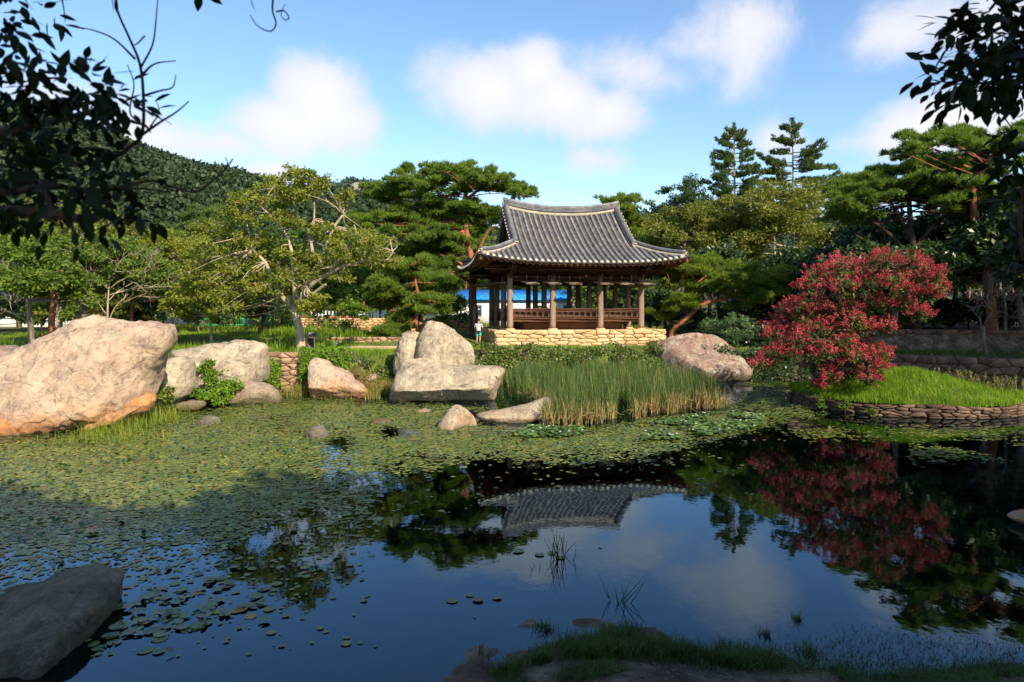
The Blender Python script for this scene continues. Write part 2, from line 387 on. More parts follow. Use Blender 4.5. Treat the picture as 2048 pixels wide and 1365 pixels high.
MT['grass_dry'] = leafmat('grass_dry', [(0, (.10, .12, .02)), (.5, (.22, .21, .05)), (1, (.36, .30, .11))], .35)
MT['grass_dark'] = leafmat('grass_dark', [(0, (.03, .06, .010)), (1, (.09, .15, .025))], .3)
MT['reed'] = leafmat('reed', [(0, (.03, .065, .018)), (.5, (.08, .14, .036)), (1, (.17, .235, .06))], .35, patch=(.93, (.34, .25, .11)))
MT['reed_dry'] = leafmat('reed_dry', [(0, (.22, .14, .06)), (.5, (.42, .28, .13)), (1, (.55, .42, .22))], .3)
MT['brown_weed'] = leafmat('brown_weed', [(0, (.030, .022, .010)), (.6, (.06, .045, .018)), (1, (.13, .06, .03))], .2, .9, .02)
MT['pad_fresh'] = leafmat('pad_fresh', [(0, (.04, .085, .02)), (.5, (.08, .15, .03)), (1, (.15, .22, .05))], .1, .4, .35)
MT['mud_clod'] = simple('mud_clod', [(0, (.07, .05, .034)), (1, (.24, .185, .13))], 20, .95, .3, 30, .1)
MT['brown_bush'] = leafmat('brown_bush', [(0, (.16, .10, .04)), (.5, (.27, .185, .075)), (1, (.34, .27, .10))], .3)
MT['pad'] = leafmat('pad', [(0, (.07, .11, .02)), (.5, (.155, .20, .034)), (1, (.25, .27, .05))], .06, .38, .4, patch=(.975, (.28, .13, .03)))
MT['pad_film'] = leafmat('pad_film', [(0, (.075, .095, .024)), (.5, (.12, .145, .034)), (1, (.18, .185, .045))], .0, .45, .35)
MT['pad_dark'] = leafmat('pad_dark', [(0, (.02, .05, .02)), (1, (.06, .12, .035))], .05, .3, .5)
MT['pad_front'] = simple('pad_front', [(0, (.05, .10, .04)), (1, (.12, .17, .05))], 5, .4, 0, 1, .5, .4)
MT['pad_old'] = simple('pad_old', [(0, (.34, .15, .04)), (1, (.45, .26, .07))], 5, .5, 0, 1, .4, .3)
MT['yellow_flower'] = simple('yellow_flower', [(0, (.75, .46, .02)), (1, (.8, .6, .04))], 5, .6)
MT['white_flower'] = simple('white_flower', [(0, (.75, .72, .72)), (1, (.8, .8, .78))], 5, .6)
MT['white_wall'] = simple('white_wall', [(0, (.62, .64, .66)), (1, (.74, .75, .76))], .6, .8)
MT['blue_roof'] = simple('blue_roof', [(0, (.015, .20, .62)), (1, (.03, .27, .72))], 1, .45)
MT['glass'] = simple('glass', [(0, (.03, .04, .05)), (1, (.05, .06, .07))], 1, .15, 0, 1, .5)
MT['grey_board'] = simple('grey_board', [(0, (.27, .245, .235)), (1, (.34, .31, .30))], 4, .6)
MT['dark_board'] = simple('dark_board', [(0, (.045, .042, .04)), (1, (.07, .06, .055))], 9, .35)
MT['green_paint'] = simple('green_paint', [(0, (.03, .30, .10)), (1, (.05, .36, .14))], 1, .6)
MT['red_paint'] = simple('red_paint', [(0, (.38, .10, .06)), (1, (.45, .14, .09))], 1, .7)
MT['iron'] = simple('iron', [(0, (.03, .03, .03)), (1, (.06, .055, .05))], 4, .6)
# ------------------------------------------------------------------ terrain
POND = np.array([(-0.25, 6.55), (0.05, 7.0), (.45, 7.35), (1.2, 7.4), (2.0, 7.05), (2.7, 6.85), (3.4, 6.6), (4.2, 6.7), (5.4, 6.95), (9, 7.3), (15, 9), (22, 13), (26, 20), (24.5, 26),
                 (21.5, 28.2), (19.5, 28.9), (17.5, 31), (15, 33.8), (12, 36), (9.5, 36), (4, 35.4), (-1, 35.2), (-5, 32.5), (-7, 29.8), (-9.5, 29), (-13, 28.7),
                 (-15.5, 25), (-15.5, 22), (-17, 20), (-21, 17), (-24, 11), (-18, 6.0), (-8, 4.6), (-2.5, 4.9)], float)
def gz(x, y, detail=True):
    x = np.asarray(x, float); y = np.asarray(y, float)
    ins = in_poly(x, y, POND); d = poly_dist(x, y, POND); sd = np.where(ins, -d, d)
    far = sstep(9.5, 14, y)
    out_far = 1.55*sstep(.0, .8, sd)
    out_near = np.minimum(.10*sd+.06*sstep(0, .5, sd)+.035*sd*sd, 2.2)
    h = out_near*(1-far)+out_far*far
    left = 1-sstep(-4, -1, x)
    h = h+left*far*.42*sstep(39.2, 40.3, y)+far*.012*np.clip(y-42, 0, 60)
    right = sstep(14, 16, x-.0*y)
    h = h+right*1.0*sstep(33.6, 34.4, y+.25*(x-18))*far
    h = h+np.clip(y-70, 0, 130)*.02*far
    bed = -(.95*sstep(0, 2.0, -sd)*far+(.62*sstep(0, 5., -sd)+.05)*(1-far))
    h = np.where(ins, bed, h)
    if detail: h = h+.05*fbm(np.stack([x*.6, y*.6, 0*x], -1), 3, 3)*np.where(ins, 1.0, .8)+np.where(y < 9, .035*fbm(np.stack([x*2.3, y*2.3, 0*x], -1), 3, 9), 0)
    return h
def ground_material():
    m, N, out, ramp, mix, noise, mr, mt = nodes('ground_soil')
    g = N('ShaderNodeNewGeometry').outputs['Position']; s = N('ShaderNodeSeparateXYZ', {0: g})
    grass = ramp(mr(noise(g, .9, 8, .7), .3, .7), [(0, (.09, .07, .035)), (.4, (.075, .105, .018)), (1, (.14, .19, .03))])
    soil = ramp(mr(noise(g, 2.6, 8, .7), .3, .7), [(0, (.045, .032, .021)), (.45, (.125, .092, .064)), (1, (.30, .235, .165))])
    bed = ramp(mr(noise(g, 2.1, 7, .75), .36, .62), [(0, (.015, .016, .010)), (.5, (.05, .05, .03)), (1, (.21, .20, .14))])
    near = mr(s.outputs[1], 10, 13, 1, 0)
    c = mix(mt('MAXIMUM', near, mr(noise(g, .35, 5, .6), .52, .6, 0, .6)), grass, soil)
    c = mix(mt('MULTIPLY', mr(s.outputs[0], 12.5, 15, 0, 1), mr(s.outputs[1], 52, 60, 1, 0)), c, soil)
    c = mix(mr(s.outputs[2], -.03, .0, 1, 0), c, bed)
    p = N('ShaderNodeBsdfPrincipled', {'Base Color': c, 'Roughness': .95, 'Specular IOR Level': .15})
    b = N('ShaderNodeBump', {'Strength': .9, 'Distance': .07, 'Height': noise(g, 9, 9, .75)}); p.id_data.links.new(b.outputs[0], p.inputs['Normal'])
    out(p.outputs[0]); return m
def grid(xs, ys, zf, name, mat, smooth=True):
    X, Y = np.meshgrid(xs, ys); Z = zf(X, Y); nx = len(xs); ny = len(ys)
    i = np.arange(ny-1)[:, None]*nx; j = np.arange(nx-1)[None]
    Q = np.stack([i+j, i+j+1, i+nx+j+1, i+nx+j], -1).reshape(-1, 4)
    return MB().add(np.stack([X, Y, Z], -1), Q).mesh(name, mat, smooth)
def geo(a, b, n): return a+(b-a)*(np.geomspace(1, 60, n)-1)/59
gx = np.concatenate([-geo(34, 2500, 26)[::-1], np.arange(-33.7, 33.8, .3), geo(34, 2500, 26)])
gy = np.concatenate([-geo(12, 900, 18)[::-1], np.arange(-11.7, 3.9, .6), np.arange(4.2, 9.9, .13), np.arange(10, 50, .33), geo(50, 3500, 40)])
tag(link('ground', grid(gx, gy, gz, 'ground', ground_material())), kind='structure')

def water_material():
    m, N, out, ramp, mix, noise, mr, mt = nodes('pond_water')
    g = N('ShaderNodeNewGeometry').outputs['Position']
    h = mt('ADD', noise(N('ShaderNodeMapping', {'Vector': g, 'Scale': (1, .6, 1)}).outputs[0], 2.2, 3, .5), mt('MULTIPLY', noise(g, 11, 2, .5), .12))
    b = N('ShaderNodeBump', {'Strength': .18, 'Distance': .012, 'Height': h}).outputs[0]
    fr = N('ShaderNodeFresnel', {'IOR': 1.6, 'Normal': b}).outputs[0]
    gl = N('ShaderNodeBsdfGlossy', {'Color': (.62, .83, 1, 1), 'Roughness': .0, 'Normal': b})
    tr = N('ShaderNodeBsdfTransparent', {'Color': (.34, .40, .38, 1)})
    x = N('ShaderNodeMixShader', {0: fr, 1: tr.outputs[0], 2: gl.outputs[0]}); out(x.outputs[0]); return m
wm = MB().add([(-40, 2, 0), (40, 2, 0), (40, 40, 0), (-40, 40, 0)], np.array([[0, 1, 2, 3]]))
# the sheet is clipped to the pond with a margin that runs in under the banks
c0 = POND.mean(0); WP = c0+(POND-c0)*1.03
wp = MB().add(np.c_[WP, np.zeros(len(WP))], np.arange(len(WP))[None])
tag(wp.build('water', water_material()), kind='structure')

# ------------------------------------------------------------------ far hills
def hill(name, prof, D, depth, seed, nveg, size, rocks=(), matname='hill_forest', cols=None):
    prof = np.array(prof, float); xs_px = prof[:, 0]
    X0, X1 = (xs_px[0]-PX0)/F*D, (xs_px[-1]-PX0)/F*D
    def zf(x, y):
        t = (y-(D-depth))/depth
        px = PX0+x/D*F; top = CH+(PYH-np.interp(px, xs_px, prof[:, 1]))/F*D
        k = np.where(t < 1, sstep(-.05, 1.08, t)**.85/1.0, np.maximum(0, 1-(t-1)*.8))
        n = fbm(np.stack([x/60, y/60, 0*x], -1), 4, seed)*.045*np.clip(top, 5, 400)*np.clip(1.2-t, 0.15, 1)
        return np.maximum(top*k+n, -2)
    xs = np.linspace(X0, X1, 150); ys = np.linspace(D-depth, D+depth*.7, 70)
    m = leafmat(matname, cols or [(0, (.012, .026, .012)), (.5, (.024, .046, .018)), (1, (.042, .068, .024))], .1)  # default stops (near hill): cloud shade is put into the dark leaf colours
    base = simple(name+'_soil', [(0, (.014, .026, .012)), (1, (.03, .045, .018))], .05, .95)
    ho = tag(link(name, grid(xs, ys, zf, name, base)), kind='structure')
    r = rng(seed); x = r.uniform(X0, X1, nveg); y = D-depth+depth*1.04*r.random(nveg)**.6
    z = zf(x, y); s = size*r.uniform(.6, 1.5, nveg); mb = MB(); k = 62
    d = sph(r, nveg*k); d[:, 2] = np.abs(d[:, 2])*1.05-.1
    P = np.repeat(np.stack([x, y, z], -1), k, 0)+d*np.repeat(s, k)[:, None]*np.array((.6, .6, .62))*r.uniform(.75, 1.05, (nveg*k, 1))
    quads(mb, P, nrm(r.normal(size=P.shape)+np.array((0, 0, .3))), nrm(d+.5*r.normal(size=P.shape)), np.repeat(s, k)*.25, np.repeat(s, k)*.2)
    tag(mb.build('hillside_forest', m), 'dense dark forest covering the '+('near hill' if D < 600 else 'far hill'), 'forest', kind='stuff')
    rm = simple(name+'_rock', [(0, (.14, .12, .10)), (1, (.33, .28, .24))], .2, .95, .5, 1.5)
    for px, py, w, h, lab in rocks:
        yy = D-depth*np.linspace(0, 1, 300); xx = (px-PX0)/F*yy; pz = CH+(PYH-py)/F*yy
        q = np.argmin(np.abs(zf(xx, yy)-pz)); Y = yy[q]; c = at(px, py, Y)
        b = MB(); n = 14; u = np.linspace(-1, 1, n); uu, vv = np.meshgrid(u, u); rr = np.maximum(np.abs(uu), np.abs(vv))
        th = np.sqrt(np.clip(1-rr**3, 0, 1))
        Pn = np.stack([uu*w/F*Y, -th*h/F*Y*1.0, vv*h/F*Y], -1)
        Pn *= (1+.55*fbm(Pn/ (w/F*Y)*2.6+px, 4, seed)[..., None]); Pn += c+np.array((0, -size*.35, 0))
        i = np.arange(n-1)[:, None]*n; j = np.arange(n-1)[None]
        b.add(Pn, np.stack([i+j, i+j+1, i+n+j+1, i+n+j], -1).reshape(-1, 4))
        tag(b.build('rock_outcrop', rm), lab, 'rock outcrop')
    return zf
hill('far_hill', [(380, 560), (470, 480), (540, 440), (600, 405), (655, 386), (690, 371), (715, 366), (745, 372), (790, 392), (850, 415), (930, 460), (1010, 520), (1080, 600)],
     1050, 420, 21, 1500, 13, [(703, 378, 24, 8, 'grey cliff of bare rock on the summit of the far hill'), (735, 379, 17, 6, 'smaller bare rock face right of the summit cliff on the far hill')],
     'far_hill_forest', [(0, (.020, .036, .026)), (.5, (.034, .056, .036)), (1, (.05, .076, .044))])
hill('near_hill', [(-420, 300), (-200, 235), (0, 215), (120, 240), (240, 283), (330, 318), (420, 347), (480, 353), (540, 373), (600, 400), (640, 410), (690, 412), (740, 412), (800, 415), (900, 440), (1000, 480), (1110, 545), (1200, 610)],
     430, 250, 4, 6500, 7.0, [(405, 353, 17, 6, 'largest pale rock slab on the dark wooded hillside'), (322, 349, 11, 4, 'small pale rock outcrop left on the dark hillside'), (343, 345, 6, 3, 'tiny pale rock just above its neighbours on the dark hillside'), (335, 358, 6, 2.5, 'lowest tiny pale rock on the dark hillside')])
hill('low_hill', [(1120, 600), (1200, 470), (1245, 438), (1300, 436), (1500, 445), (1640, 452), (1700, 462), (1800, 470), (2000, 480), (2300, 500), (2600, 560)], 520, 180, 33, 1600, 9, (), 'low_hill_forest',
     [(0, (.020, .036, .022)), (.5, (.034, .056, .028)), (1, (.05, .076, .036))])

# ------------------------------------------------------------------ rocks
def rock(name, label, outline, Y, depth, mat, seed, facets=((0, 0, 1),), amp=.06, nt=200, ns=40, cen=None, rnd=2, back=.7, cat='rock', edge=4., kf=24., sharp=0., shear=0.):
    o = np.array(outline, float)
    W = np.stack([(o[:, 0]-PX0)/F*Y, CH+(PYH-o[:, 1])/F*Y], -1)
    for _ in range(rnd):
        n = np.roll(W, -1, 0); W = np.stack([W*.78+n*.22, W*.22+n*.78], 1).reshape(-1, 2)
    c = W.mean(0) if cen is None else np.array([(cen[0]-PX0)/F*Y, CH+(PYH-cen[1])/F*Y])
    th = np.linspace(0, 2*np.pi, nt, endpoint=False); rad = np.zeros(nt)
    for k, a in enumerate(th):
        d = np.array((math.cos(a), math.sin(a))); best = .05
        for i in range(len(W)):
            p = W[i]-c; q = W[(i+1) % len(W)]-c; e = q-p; den = d[0]*e[1]-d[1]*e[0]
            if abs(den) < 1e-12: continue
            t = (p[0]*e[1]-p[1]*e[0])/den; u = (p[0]*d[1]-p[1]*d[0])/den
            if t > 0 and -1e-6 <= u <= 1+1e-6: best = max(best, t)
        rad[k] = best
    hw = np.ptp(W[:, 0])/2; hh = np.ptp(W[:, 1])/2
    s = (np.arange(1, ns+1)/ns)**.85
    XX = c[0]+s[:, None]*rad*np.cos(th); ZZ = c[1]+s[:, None]*rad*np.sin(th)
    mx = (W[:, 0].max()+W[:, 0].min())/2; mz = (W[:, 1].max()+W[:, 1].min())/2
    def proud(x, z):
        xn = (x-mx)/hw; zn = (z-mz)/hh
        v = np.stack([f[2]+f[0]*xn+f[1]*zn for f in facets]); k = kf
        return np.clip(-np.log(np.exp(-k*v).sum(0))/k, .06, 3)
    T = (1-s**edge)[:, None]**.55
    yf = Y-depth*T*proud(XX, ZZ); yb = Y+depth*back*T*np.ones_like(XX)
    Vf = np.stack([XX, yf, ZZ], -1).reshape(-1, 3); Vb = np.stack([XX, yb, ZZ], -1)[:-1].reshape(-1, 3)
    cf = np.array([[c[0], Y-depth*float(proud(np.array(c[0]), np.array(c[1]))), c[1]]]); cb = np.array([[c[0], Y+depth*back, c[1]]])
    V = np.concatenate([cf, Vf, cb, Vb]); V[:, 0] += shear*(Y-V[:, 1]); ob = 1+len(Vf)
    j = np.arange(nt); j2 = (j+1) % nt
    def ring(b, k): return b+1+k*nt
    Q = []; Tt = [np.stack([np.zeros(nt, int), 1+j, 1+j2], -1), np.stack([np.full(nt, ob), ob+1+j2, ob+1+j], -1)]
    for k in range(ns-1):
        Q.append(np.stack([1+k*nt+j, 1+(k+1)*nt+j, 1+(k+1)*nt+j2, 1+k*nt+j2], -1))
        if k < ns-2: Q.append(np.stack([ob+1+k*nt+j2, ob+1+(k+1)*nt+j2, ob+1+(k+1)*nt+j, ob+1+k*nt+j], -1))
    k = ns-2; Q.append(np.stack([ob+1+k*nt+j2, 1+(k+1)*nt+j2, 1+(k+1)*nt+j, ob+1+k*nt+j], -1))
    me = MB().add(V, np.concatenate(Q), np.concatenate(Tt)).mesh(name, mat, True)
    N = np.zeros(len(V)*3, np.float32); me.vertices.foreach_get('normal', N) if False else None
    nv = np.array([v.normal for v in me.vertices])
    sc = 1.0/max(.25, min(hw, hh))
    n1 = fbm(V*sc*1.1+seed*7.7, 4, seed); n2 = np.abs(fbm(V*sc*2.4+seed*3.1, 4, seed+9))
    V2 = V+nv*((n1*.9-n2*.55)*amp*min(hw, hh)*2)[:, None]
    if sharp:                                          # chipped steps
        q = fbm(V*sc*1.6+seed, 3, seed+3); V2 -= nv*(sharp*np.round(q*2.2)/2.2*min(hw, hh))[:, None]*.3
    loc = (float(c[0]), float(Y), float(W[:, 1].min()))
    me.vertices.foreach_set('co', (V2-np.array(loc)).astype(np.float32).ravel()); me.update()
    return tag(link(name, me, None, loc), label, cat)

rock('boulder', 'huge sunlit tan boulder with a raised blunt head on the left shore',
     [(-150, 770), (-60, 735), (0, 712), (60, 698), (95, 682), (135, 655), (165, 636), (182, 630), (240, 631), (290, 632), (312, 640), (342, 640), (349, 652), (345, 690), (318, 742), (306, 785), (292, 812), (262, 832), (200, 850), (160, 872), (80, 895), (-40, 905), (-160, 905)],
     21.6, 2.0, MT['rock_warm'], 1, ((.05, -.75, .95), (-.9, -.15, 1.25), (.25, .55, 1.35), (.1, -.1, 1.0)), .045, 320, 72, (150, 770), 1, .8, edge=6., sharp=.13)
rock('stone', 'broken orange rock wedged under the right side of the huge boulder', [(120, 885), (150, 868), (200, 836), (255, 806), (290, 786), (302, 796), (298, 815), (272, 838), (215, 862), (150, 892)], 21.2, 1.1, MT['rock_orange'], 23, ((-.3, -.6, .9), (.6, .2, 1.0)), .07, 150, 26, None, 1, .7, sharp=.2)
rock('boulder', 'square pale block of rock wedged right of the huge boulder', [(300, 735), (335, 716), (378, 714), (389, 722), (388, 770), (376, 800), (345, 815), (300, 815)], 25.2, .8, MT['rock_lichen'], 2, ((-.4, -.2, 1.1), (.6, .1, 1.1)), .05, 110, 22)
rock('boulder', 'long flat-topped lichen covered boulder behind the green bushes on the left shore',
     [(330, 702), (400, 690), (460, 684), (475, 678), (520, 682), (534, 692), (533, 715), (537, 740), (528, 772), (500, 785), (440, 790), (388, 785), (385, 722)], 27.8, 1.5, MT['rock_lichen'], 3, ((-.2, -.9, 1.1), (.9, .0, 1.35), (.0, -.1, 1.0)), .04, 160, 32, (470, 730), sharp=.12, edge=6.)
rock('boulder', 'rounded grey boulder with pale top at the water edge left of centre', [(460, 795), (466, 778), (486, 764), (512, 761), (540, 770), (556, 780), (566, 796), (562, 812), (480, 814), (462, 810)], 26.6, .8, MT['rock_mossy'], 4, ((0, -.6, 1.), (-.5, .2, 1.1)), .05, 120, 24)
rock('ledge', 'low mossy ledge of rock under the green bushes beside the left shore', [(352, 812), (362, 803), (390, 800), (412, 806), (410, 818), (370, 826)], 24.3, .5, MT['rock_mossy'], 5, amp=.08, nt=80, ns=14)
rock('stone', 'wedge shaped brown stone alone in the lily water near the left shore', [(388, 848), (408, 832), (430, 831), (441, 837), (442, 858), (400, 860)], 21.4, .3, MT['rock_grey'], 6, ((-.9, .1, 1.0), (.4, -.2, .9)), .05, 90, 16)
rock('stone', 'dark stone with a double hump in the lily mat below centre left', [(603, 872), (622, 853), (640, 848), (648, 850), (652, 862), (660, 872), (658, 884), (610, 886)], 19.3, .35, MT['rock_grey'], 7, ((-.5, -.3, 1.0), (.8, -.2, 1.0)), .08, 90, 16)
rock('stone', 'small mossy stone barely above the lily mat', [(740, 846), (748, 837), (770, 836), (782, 842), (782, 853), (745, 855)], 21.6, .3, MT['rock_mossy'], 8, amp=.08, nt=70, ns=12)
rock('stone', 'flat pale stone just above the water left of the pyramid rock', [(820, 826), (835, 820), (852, 817), (866, 822), (868, 832), (825, 834)], 24.2, .3, MT['rock_lichen'], 9, amp=.06, nt=70, ns=12)
rock('stone', 'thin low stone at water level below the stacked boulders', [(786, 824), (800, 822), (818, 824), (816, 831), (790, 831)], 24.6, .2, MT['rock_grey'], 19, amp=.06, nt=60, ns=10)
rock('rock', 'pyramid shaped rock with a shaded left face standing in the lily mat', [(866, 868), (880, 842), (900, 816), (914, 808), (934, 820), (950, 836), (959, 868)], 21.1, .75, MT['rock_lichen'], 10, ((-2.3, -.3, .75), (.25, -.75, .85)), .025, 120, 26, (915, 848), 1, .7)
rock('rock', 'flat tilted slab of rock running into the reeds', [(950, 834), (956, 826), (985, 822), (1025, 815), (1065, 806), (1100, 790), (1104, 812), (1090, 836), (1050, 852), (1010, 858), (975, 850)], 22.3, .8, MT['rock_lichen'], 11, ((0, -1.3, .8), (.1, .3, 1.0)), .03, 130, 24)
rock('boulder', 'broad low boulder in the water with a shaded undercut below its edge', [(778, 796), (786, 760), (795, 732), (806, 719), (845, 716), (875, 722), (905, 734), (950, 733), (985, 730), (1010, 734), (1013, 742), (1003, 765), (992, 800), (975, 815), (860, 812), (782, 815)],
     27.2, 1.3, MT['rock_lichen'], 12, ((.08, -.75, .85), (-.1, 1.15, 1.15), (-1.3, 0, 1.9)), .03, 180, 36, (890, 768), 1, .8, sharp=.09, edge=6., kf=40.)
rock('boulder', 'tall peaked boulder behind the broad low one beside the pavilion', [(826, 740), (828, 708), (836, 680), (850, 650), (858, 641), (880, 643), (905, 656), (925, 672), (943, 690), (949, 705), (948, 740), (940, 775), (830, 775)], 30.6, 1.3, MT['rock_lichen'], 13, ((-2.2, -.2, .95), (.35, -.7, 1.0), (0, 0, .9)), .035, 170, 34, (888, 715), 1, .8, sharp=.12, edge=5., kf=40.)
rock('boulder', 'grey blunt boulder in shade leaning on the left of the tall peaked boulder', [(786, 735), (790, 700), (800, 675), (806, 664), (835, 662), (850, 672), (860, 720), (850, 780), (795, 780)], 31.0, .8, MT['rock_lichen'], 14, ((-.9, -.3, .95), (.4, -.2, 1.0)), .05, 110, 22, None, 1)
rock('boulder', 'leaning pink and grey rock with an orange broken face on the grassy bank', [(614, 740), (617, 722), (630, 713), (645, 716), (662, 730), (690, 738), (705, 748), (712, 762), (730, 776), (748, 786), (745, 806), (700, 812), (650, 808), (622, 800), (614, 765)], 27.9, .9, MT['rock_warm'], 15, ((.0, -.9, .8), (-.2, 1.1, 1.1)), .04, 200, 36, (665, 756), 1, sharp=.12, edge=6.)
rock('stone', 'small pale stone half hidden in grass right of the leaning rock', [(728, 755), (738, 748), (752, 746), (756, 756), (748, 764), (732, 763)], 30.2, .3, MT['rock_lichen'], 16, nt=70, ns=12)
rock('boulder', 'wide domed purple grey boulder with white lichen behind the reeds on the right', [(1300, 745), (1305, 700), (1320, 684), (1340, 672), (1370, 667), (1400, 667), (1434, 671), (1460, 690), (1485, 706), (1500, 730), (1500, 752), (1485, 768), (1455, 775), (1380, 780), (1310, 780)], 36.2, 2.2, MT['rock_purple'], 17, ((-.15, -.95, .85), (.9, .1, 1.2), (0, .2, 1.1)), .03, 180, 36, (1400, 725), 2)
rock('boulder', 'low brown boulder in shade behind the huge boulder at the left edge', [(-60, 712), (-30, 696), (10, 690), (45, 696), (60, 705), (50, 730), (-50, 735)], 25.5, .9, MT['rock_purple'], 18, nt=80, ns=16)
rock('boulder', 'dark flat-topped foreground rock in the water at the lower left corner', [(-90, 1220), (0, 1198), (60, 1182), (130, 1158), (190, 1144), (216, 1150), (240, 1162), (243, 1200), (238, 1240), (225, 1262), (60, 1266), (-90, 1266)],
     8.3, 2.0, MT['rock_front'], 20, ((.0, -2.3, 2.4), (.0, -.15, .86), (-1.3, 0, 1.6)), .035, 240, 60, (90, 1210), 0, .25, edge=9., kf=40., sharp=.16, shear=.36)
rock('stone', 'flat reddish stone just above the water at the right edge', [(2015, 1032), (2030, 1026), (2060, 1020), (2100, 1024), (2110, 1050), (2050, 1052), (2020, 1040)], 11.4, .25, MT['rock_warm'], 22, nt=70, ns=12)

# ------------------------------------------------------------------ dry stone walls
def clip_half(poly, p, n):                              # keep the side of the line through p that n points away from
    out = []; d = [(q-p)@n for q in poly]
    for i in range(len(poly)):
        j = (i+1) % len(poly)
        if d[i] <= 0: out.append(poly[i])
        if (d[i] < 0) != (d[j] < 0) and abs(d[i]-d[j]) > 1e-12: out.append(poly[i]+(poly[j]-poly[i])*(d[i]/(d[i]-d[j])))
    return out
def stone_wall(root, path, z0, z1, courses, avg, depth, mat, seed, name='stone', jit=.3, gap=.011, flat=1.0):
    P = np.array(path, float); seg = np.linalg.norm(np.diff(P, axis=0), axis=1); S = np.concatenate([[0], np.cumsum(seg)]); Ltot = S[-1]
    def pos(s): s = np.clip(s, 0, Ltot); return np.stack([np.interp(s, S, P[:, 0]), np.interp(s, S, P[:, 1])], -1)
    def nor(s): a = pos(s-.12); b = pos(s+.12); t = nrm(b-a); return np.stack([t[..., 1], -t[..., 0]], -1)   # outward = right of the walking direction
    f0 = z0 if callable(z0) else (lambda s: z0); f1 = z1 if callable(z1) else (lambda s: z1)
    r = rng(seed); Hm = f1(Ltot/2)-f0(Ltot/2); hs = r.uniform(.72, 1.3, courses); zb = np.concatenate([[0], np.cumsum(hs)/hs.sum()])*Hm; rh = Hm/courses; k_ = rh/avg*.72
    sites = []
    for k in range(courses):
        s = r.uniform(0, avg*.6)
        while s < Ltot:
            sites.append((s*k_, (zb[k]+zb[k+1])/2+r.uniform(-jit, jit)*rh)); s += avg*r.uniform(.55, 1.5)
    sites = np.array(sites)
    for i, c in enumerate(sites):
        w = 3*rh; poly = [np.array(q) for q in ((max(c[0]-w, 0), 0.), (min(c[0]+w, Ltot*k_), 0.), (min(c[0]+w, Ltot*k_), Hm), (max(c[0]-w, 0), Hm))]
        dv = sites-c; dn = np.linalg.norm(dv, axis=1)
        for j in np.argsort(dn)[1:16]:
            n = dv[j]/dn[j]; g = gap*(.5 if abs(n[0]) > .8 else .8); poly = clip_half(poly, c+dv[j]/2-n*g, n)
            if len(poly) < 3: break
        if len(poly) < 3: continue
        pts = np.array(poly)*np.array((1/k_, 1)); ctr = pts.mean(0)
        if np.ptp(pts[:, 0]) < .05 or np.ptp(pts[:, 1]) < .03: continue
        nx_ = np.roll(pts, -1, 0); pts = np.stack([pts*.91+nx_*.09, pts*.09+nx_*.91], 1).reshape(-1, 2); pts += r.normal(0, .006, pts.shape); n = len(pts); ctr = pts.mean(0)
        pr = r.uniform(-.02, .03)*flat; tilt = r.normal(0, .05*flat, 2)
        def put(q, off):
            zz = np.array([f0(s)+(z/Hm)*(f1(s)-f0(s)) for s, z in q]); return np.c_[pos(q[:, 0])+nor(q[:, 0])*off[:, None], zz]
        V = []
        for sc, off in ((1.0, -depth), (1.0, pr-.022), (.94, pr+.004)):
            q = ctr+(pts-ctr)*sc; oo = np.full(n, off); oo = oo+((q-ctr)@tilt+r.normal(0, .006, n) if off > -.1 else 0); V.append(put(q, oo))
        V.append(put(ctr[None], np.array([pr+r.uniform(.0, .012)]))); V = np.concatenate(V); j = np.arange(n); j2 = (j+1) % n
        Q = np.concatenate([np.stack([m*n+j, m*n+j2, (m+1)*n+j2, (m+1)*n+j], -1) for m in range(2)]); t3 = np.stack([2*n+j, 2*n+j2, np.full(n, 3*n)], -1)
        link(name, MB().add(V-np.array(root.location), Q, t3).mesh(name, mat), root)
def wall_core(root, path, z0, z1, back, mat, inset=.09, name='core'):
    P = np.array(path, float); t = nrm(np.gradient(P, axis=0)); n = np.stack([t[:, 1], -t[:, 0]], -1)
    f = P-n*inset; b = P-n*back; k = len(P)
    V = np.concatenate([np.c_[f, np.full(k, z0)], np.c_[f, np.full(k, z1)], np.c_[b, np.full(k, z1)], np.c_[b, np.full(k, z0)]])
    i = np.arange(k-1); Q = np.concatenate([np.stack([a*k+i, a*k+i+1, ((a+1) % 4)*k+i+1, ((a+1) % 4)*k+i], -1) for a in range(4)])
    me = MB().add(V, Q, np.array([[0, k, 2*k, 3*k], [k-1, 4*k-1, 3*k-1, 2*k-1]])).mesh(name, mat); rebase(me, root.location); return link(name, me, root)

# island with its ring wall
IC = np.array((14.95, 26.1)); IRX, IRY = 4.15, 3.6
def isl(a, k=1.0): return IC+np.stack([np.cos(a)*IRX*k*(1+.03*np.sin(3*a+1)), np.sin(a)*IRY*k], -1)
def iz(x, y):
    q = np.hypot((x-IC[0])/IRX, (y-IC[1])/IRY); return .37+.86*(1-sstep(0, 1.0, q))+.05*fbm(np.stack([x*1.3, y*1.3, 0*x], -1), 3, 5)
isle = thing('island', 'round grassy islet with a low dry stone edge in the pond on the right', 'islet', (IC[0], IC[1], 0))
aa = np.linspace(R(165), R(375), 90); ring_path = isl(aa)
wall_core(isle, isl(np.linspace(R(100), R(440), 100)), -.7, .32, .5, MT['dark_earth'])
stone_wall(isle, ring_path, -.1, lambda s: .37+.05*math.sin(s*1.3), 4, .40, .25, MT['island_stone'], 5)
ra = np.linspace(0, 1, 22); ta = np.linspace(0, 2*np.pi, 72, endpoint=False)
Pm = (IC+ra[:, None, None]*(isl(ta, .965)-IC)[None]); Zm = iz(Pm[..., 0], Pm[..., 1])
ii = np.arange(21)[:, None]*72; jj = np.arange(72)[None]; jn = (jj+1) % 72
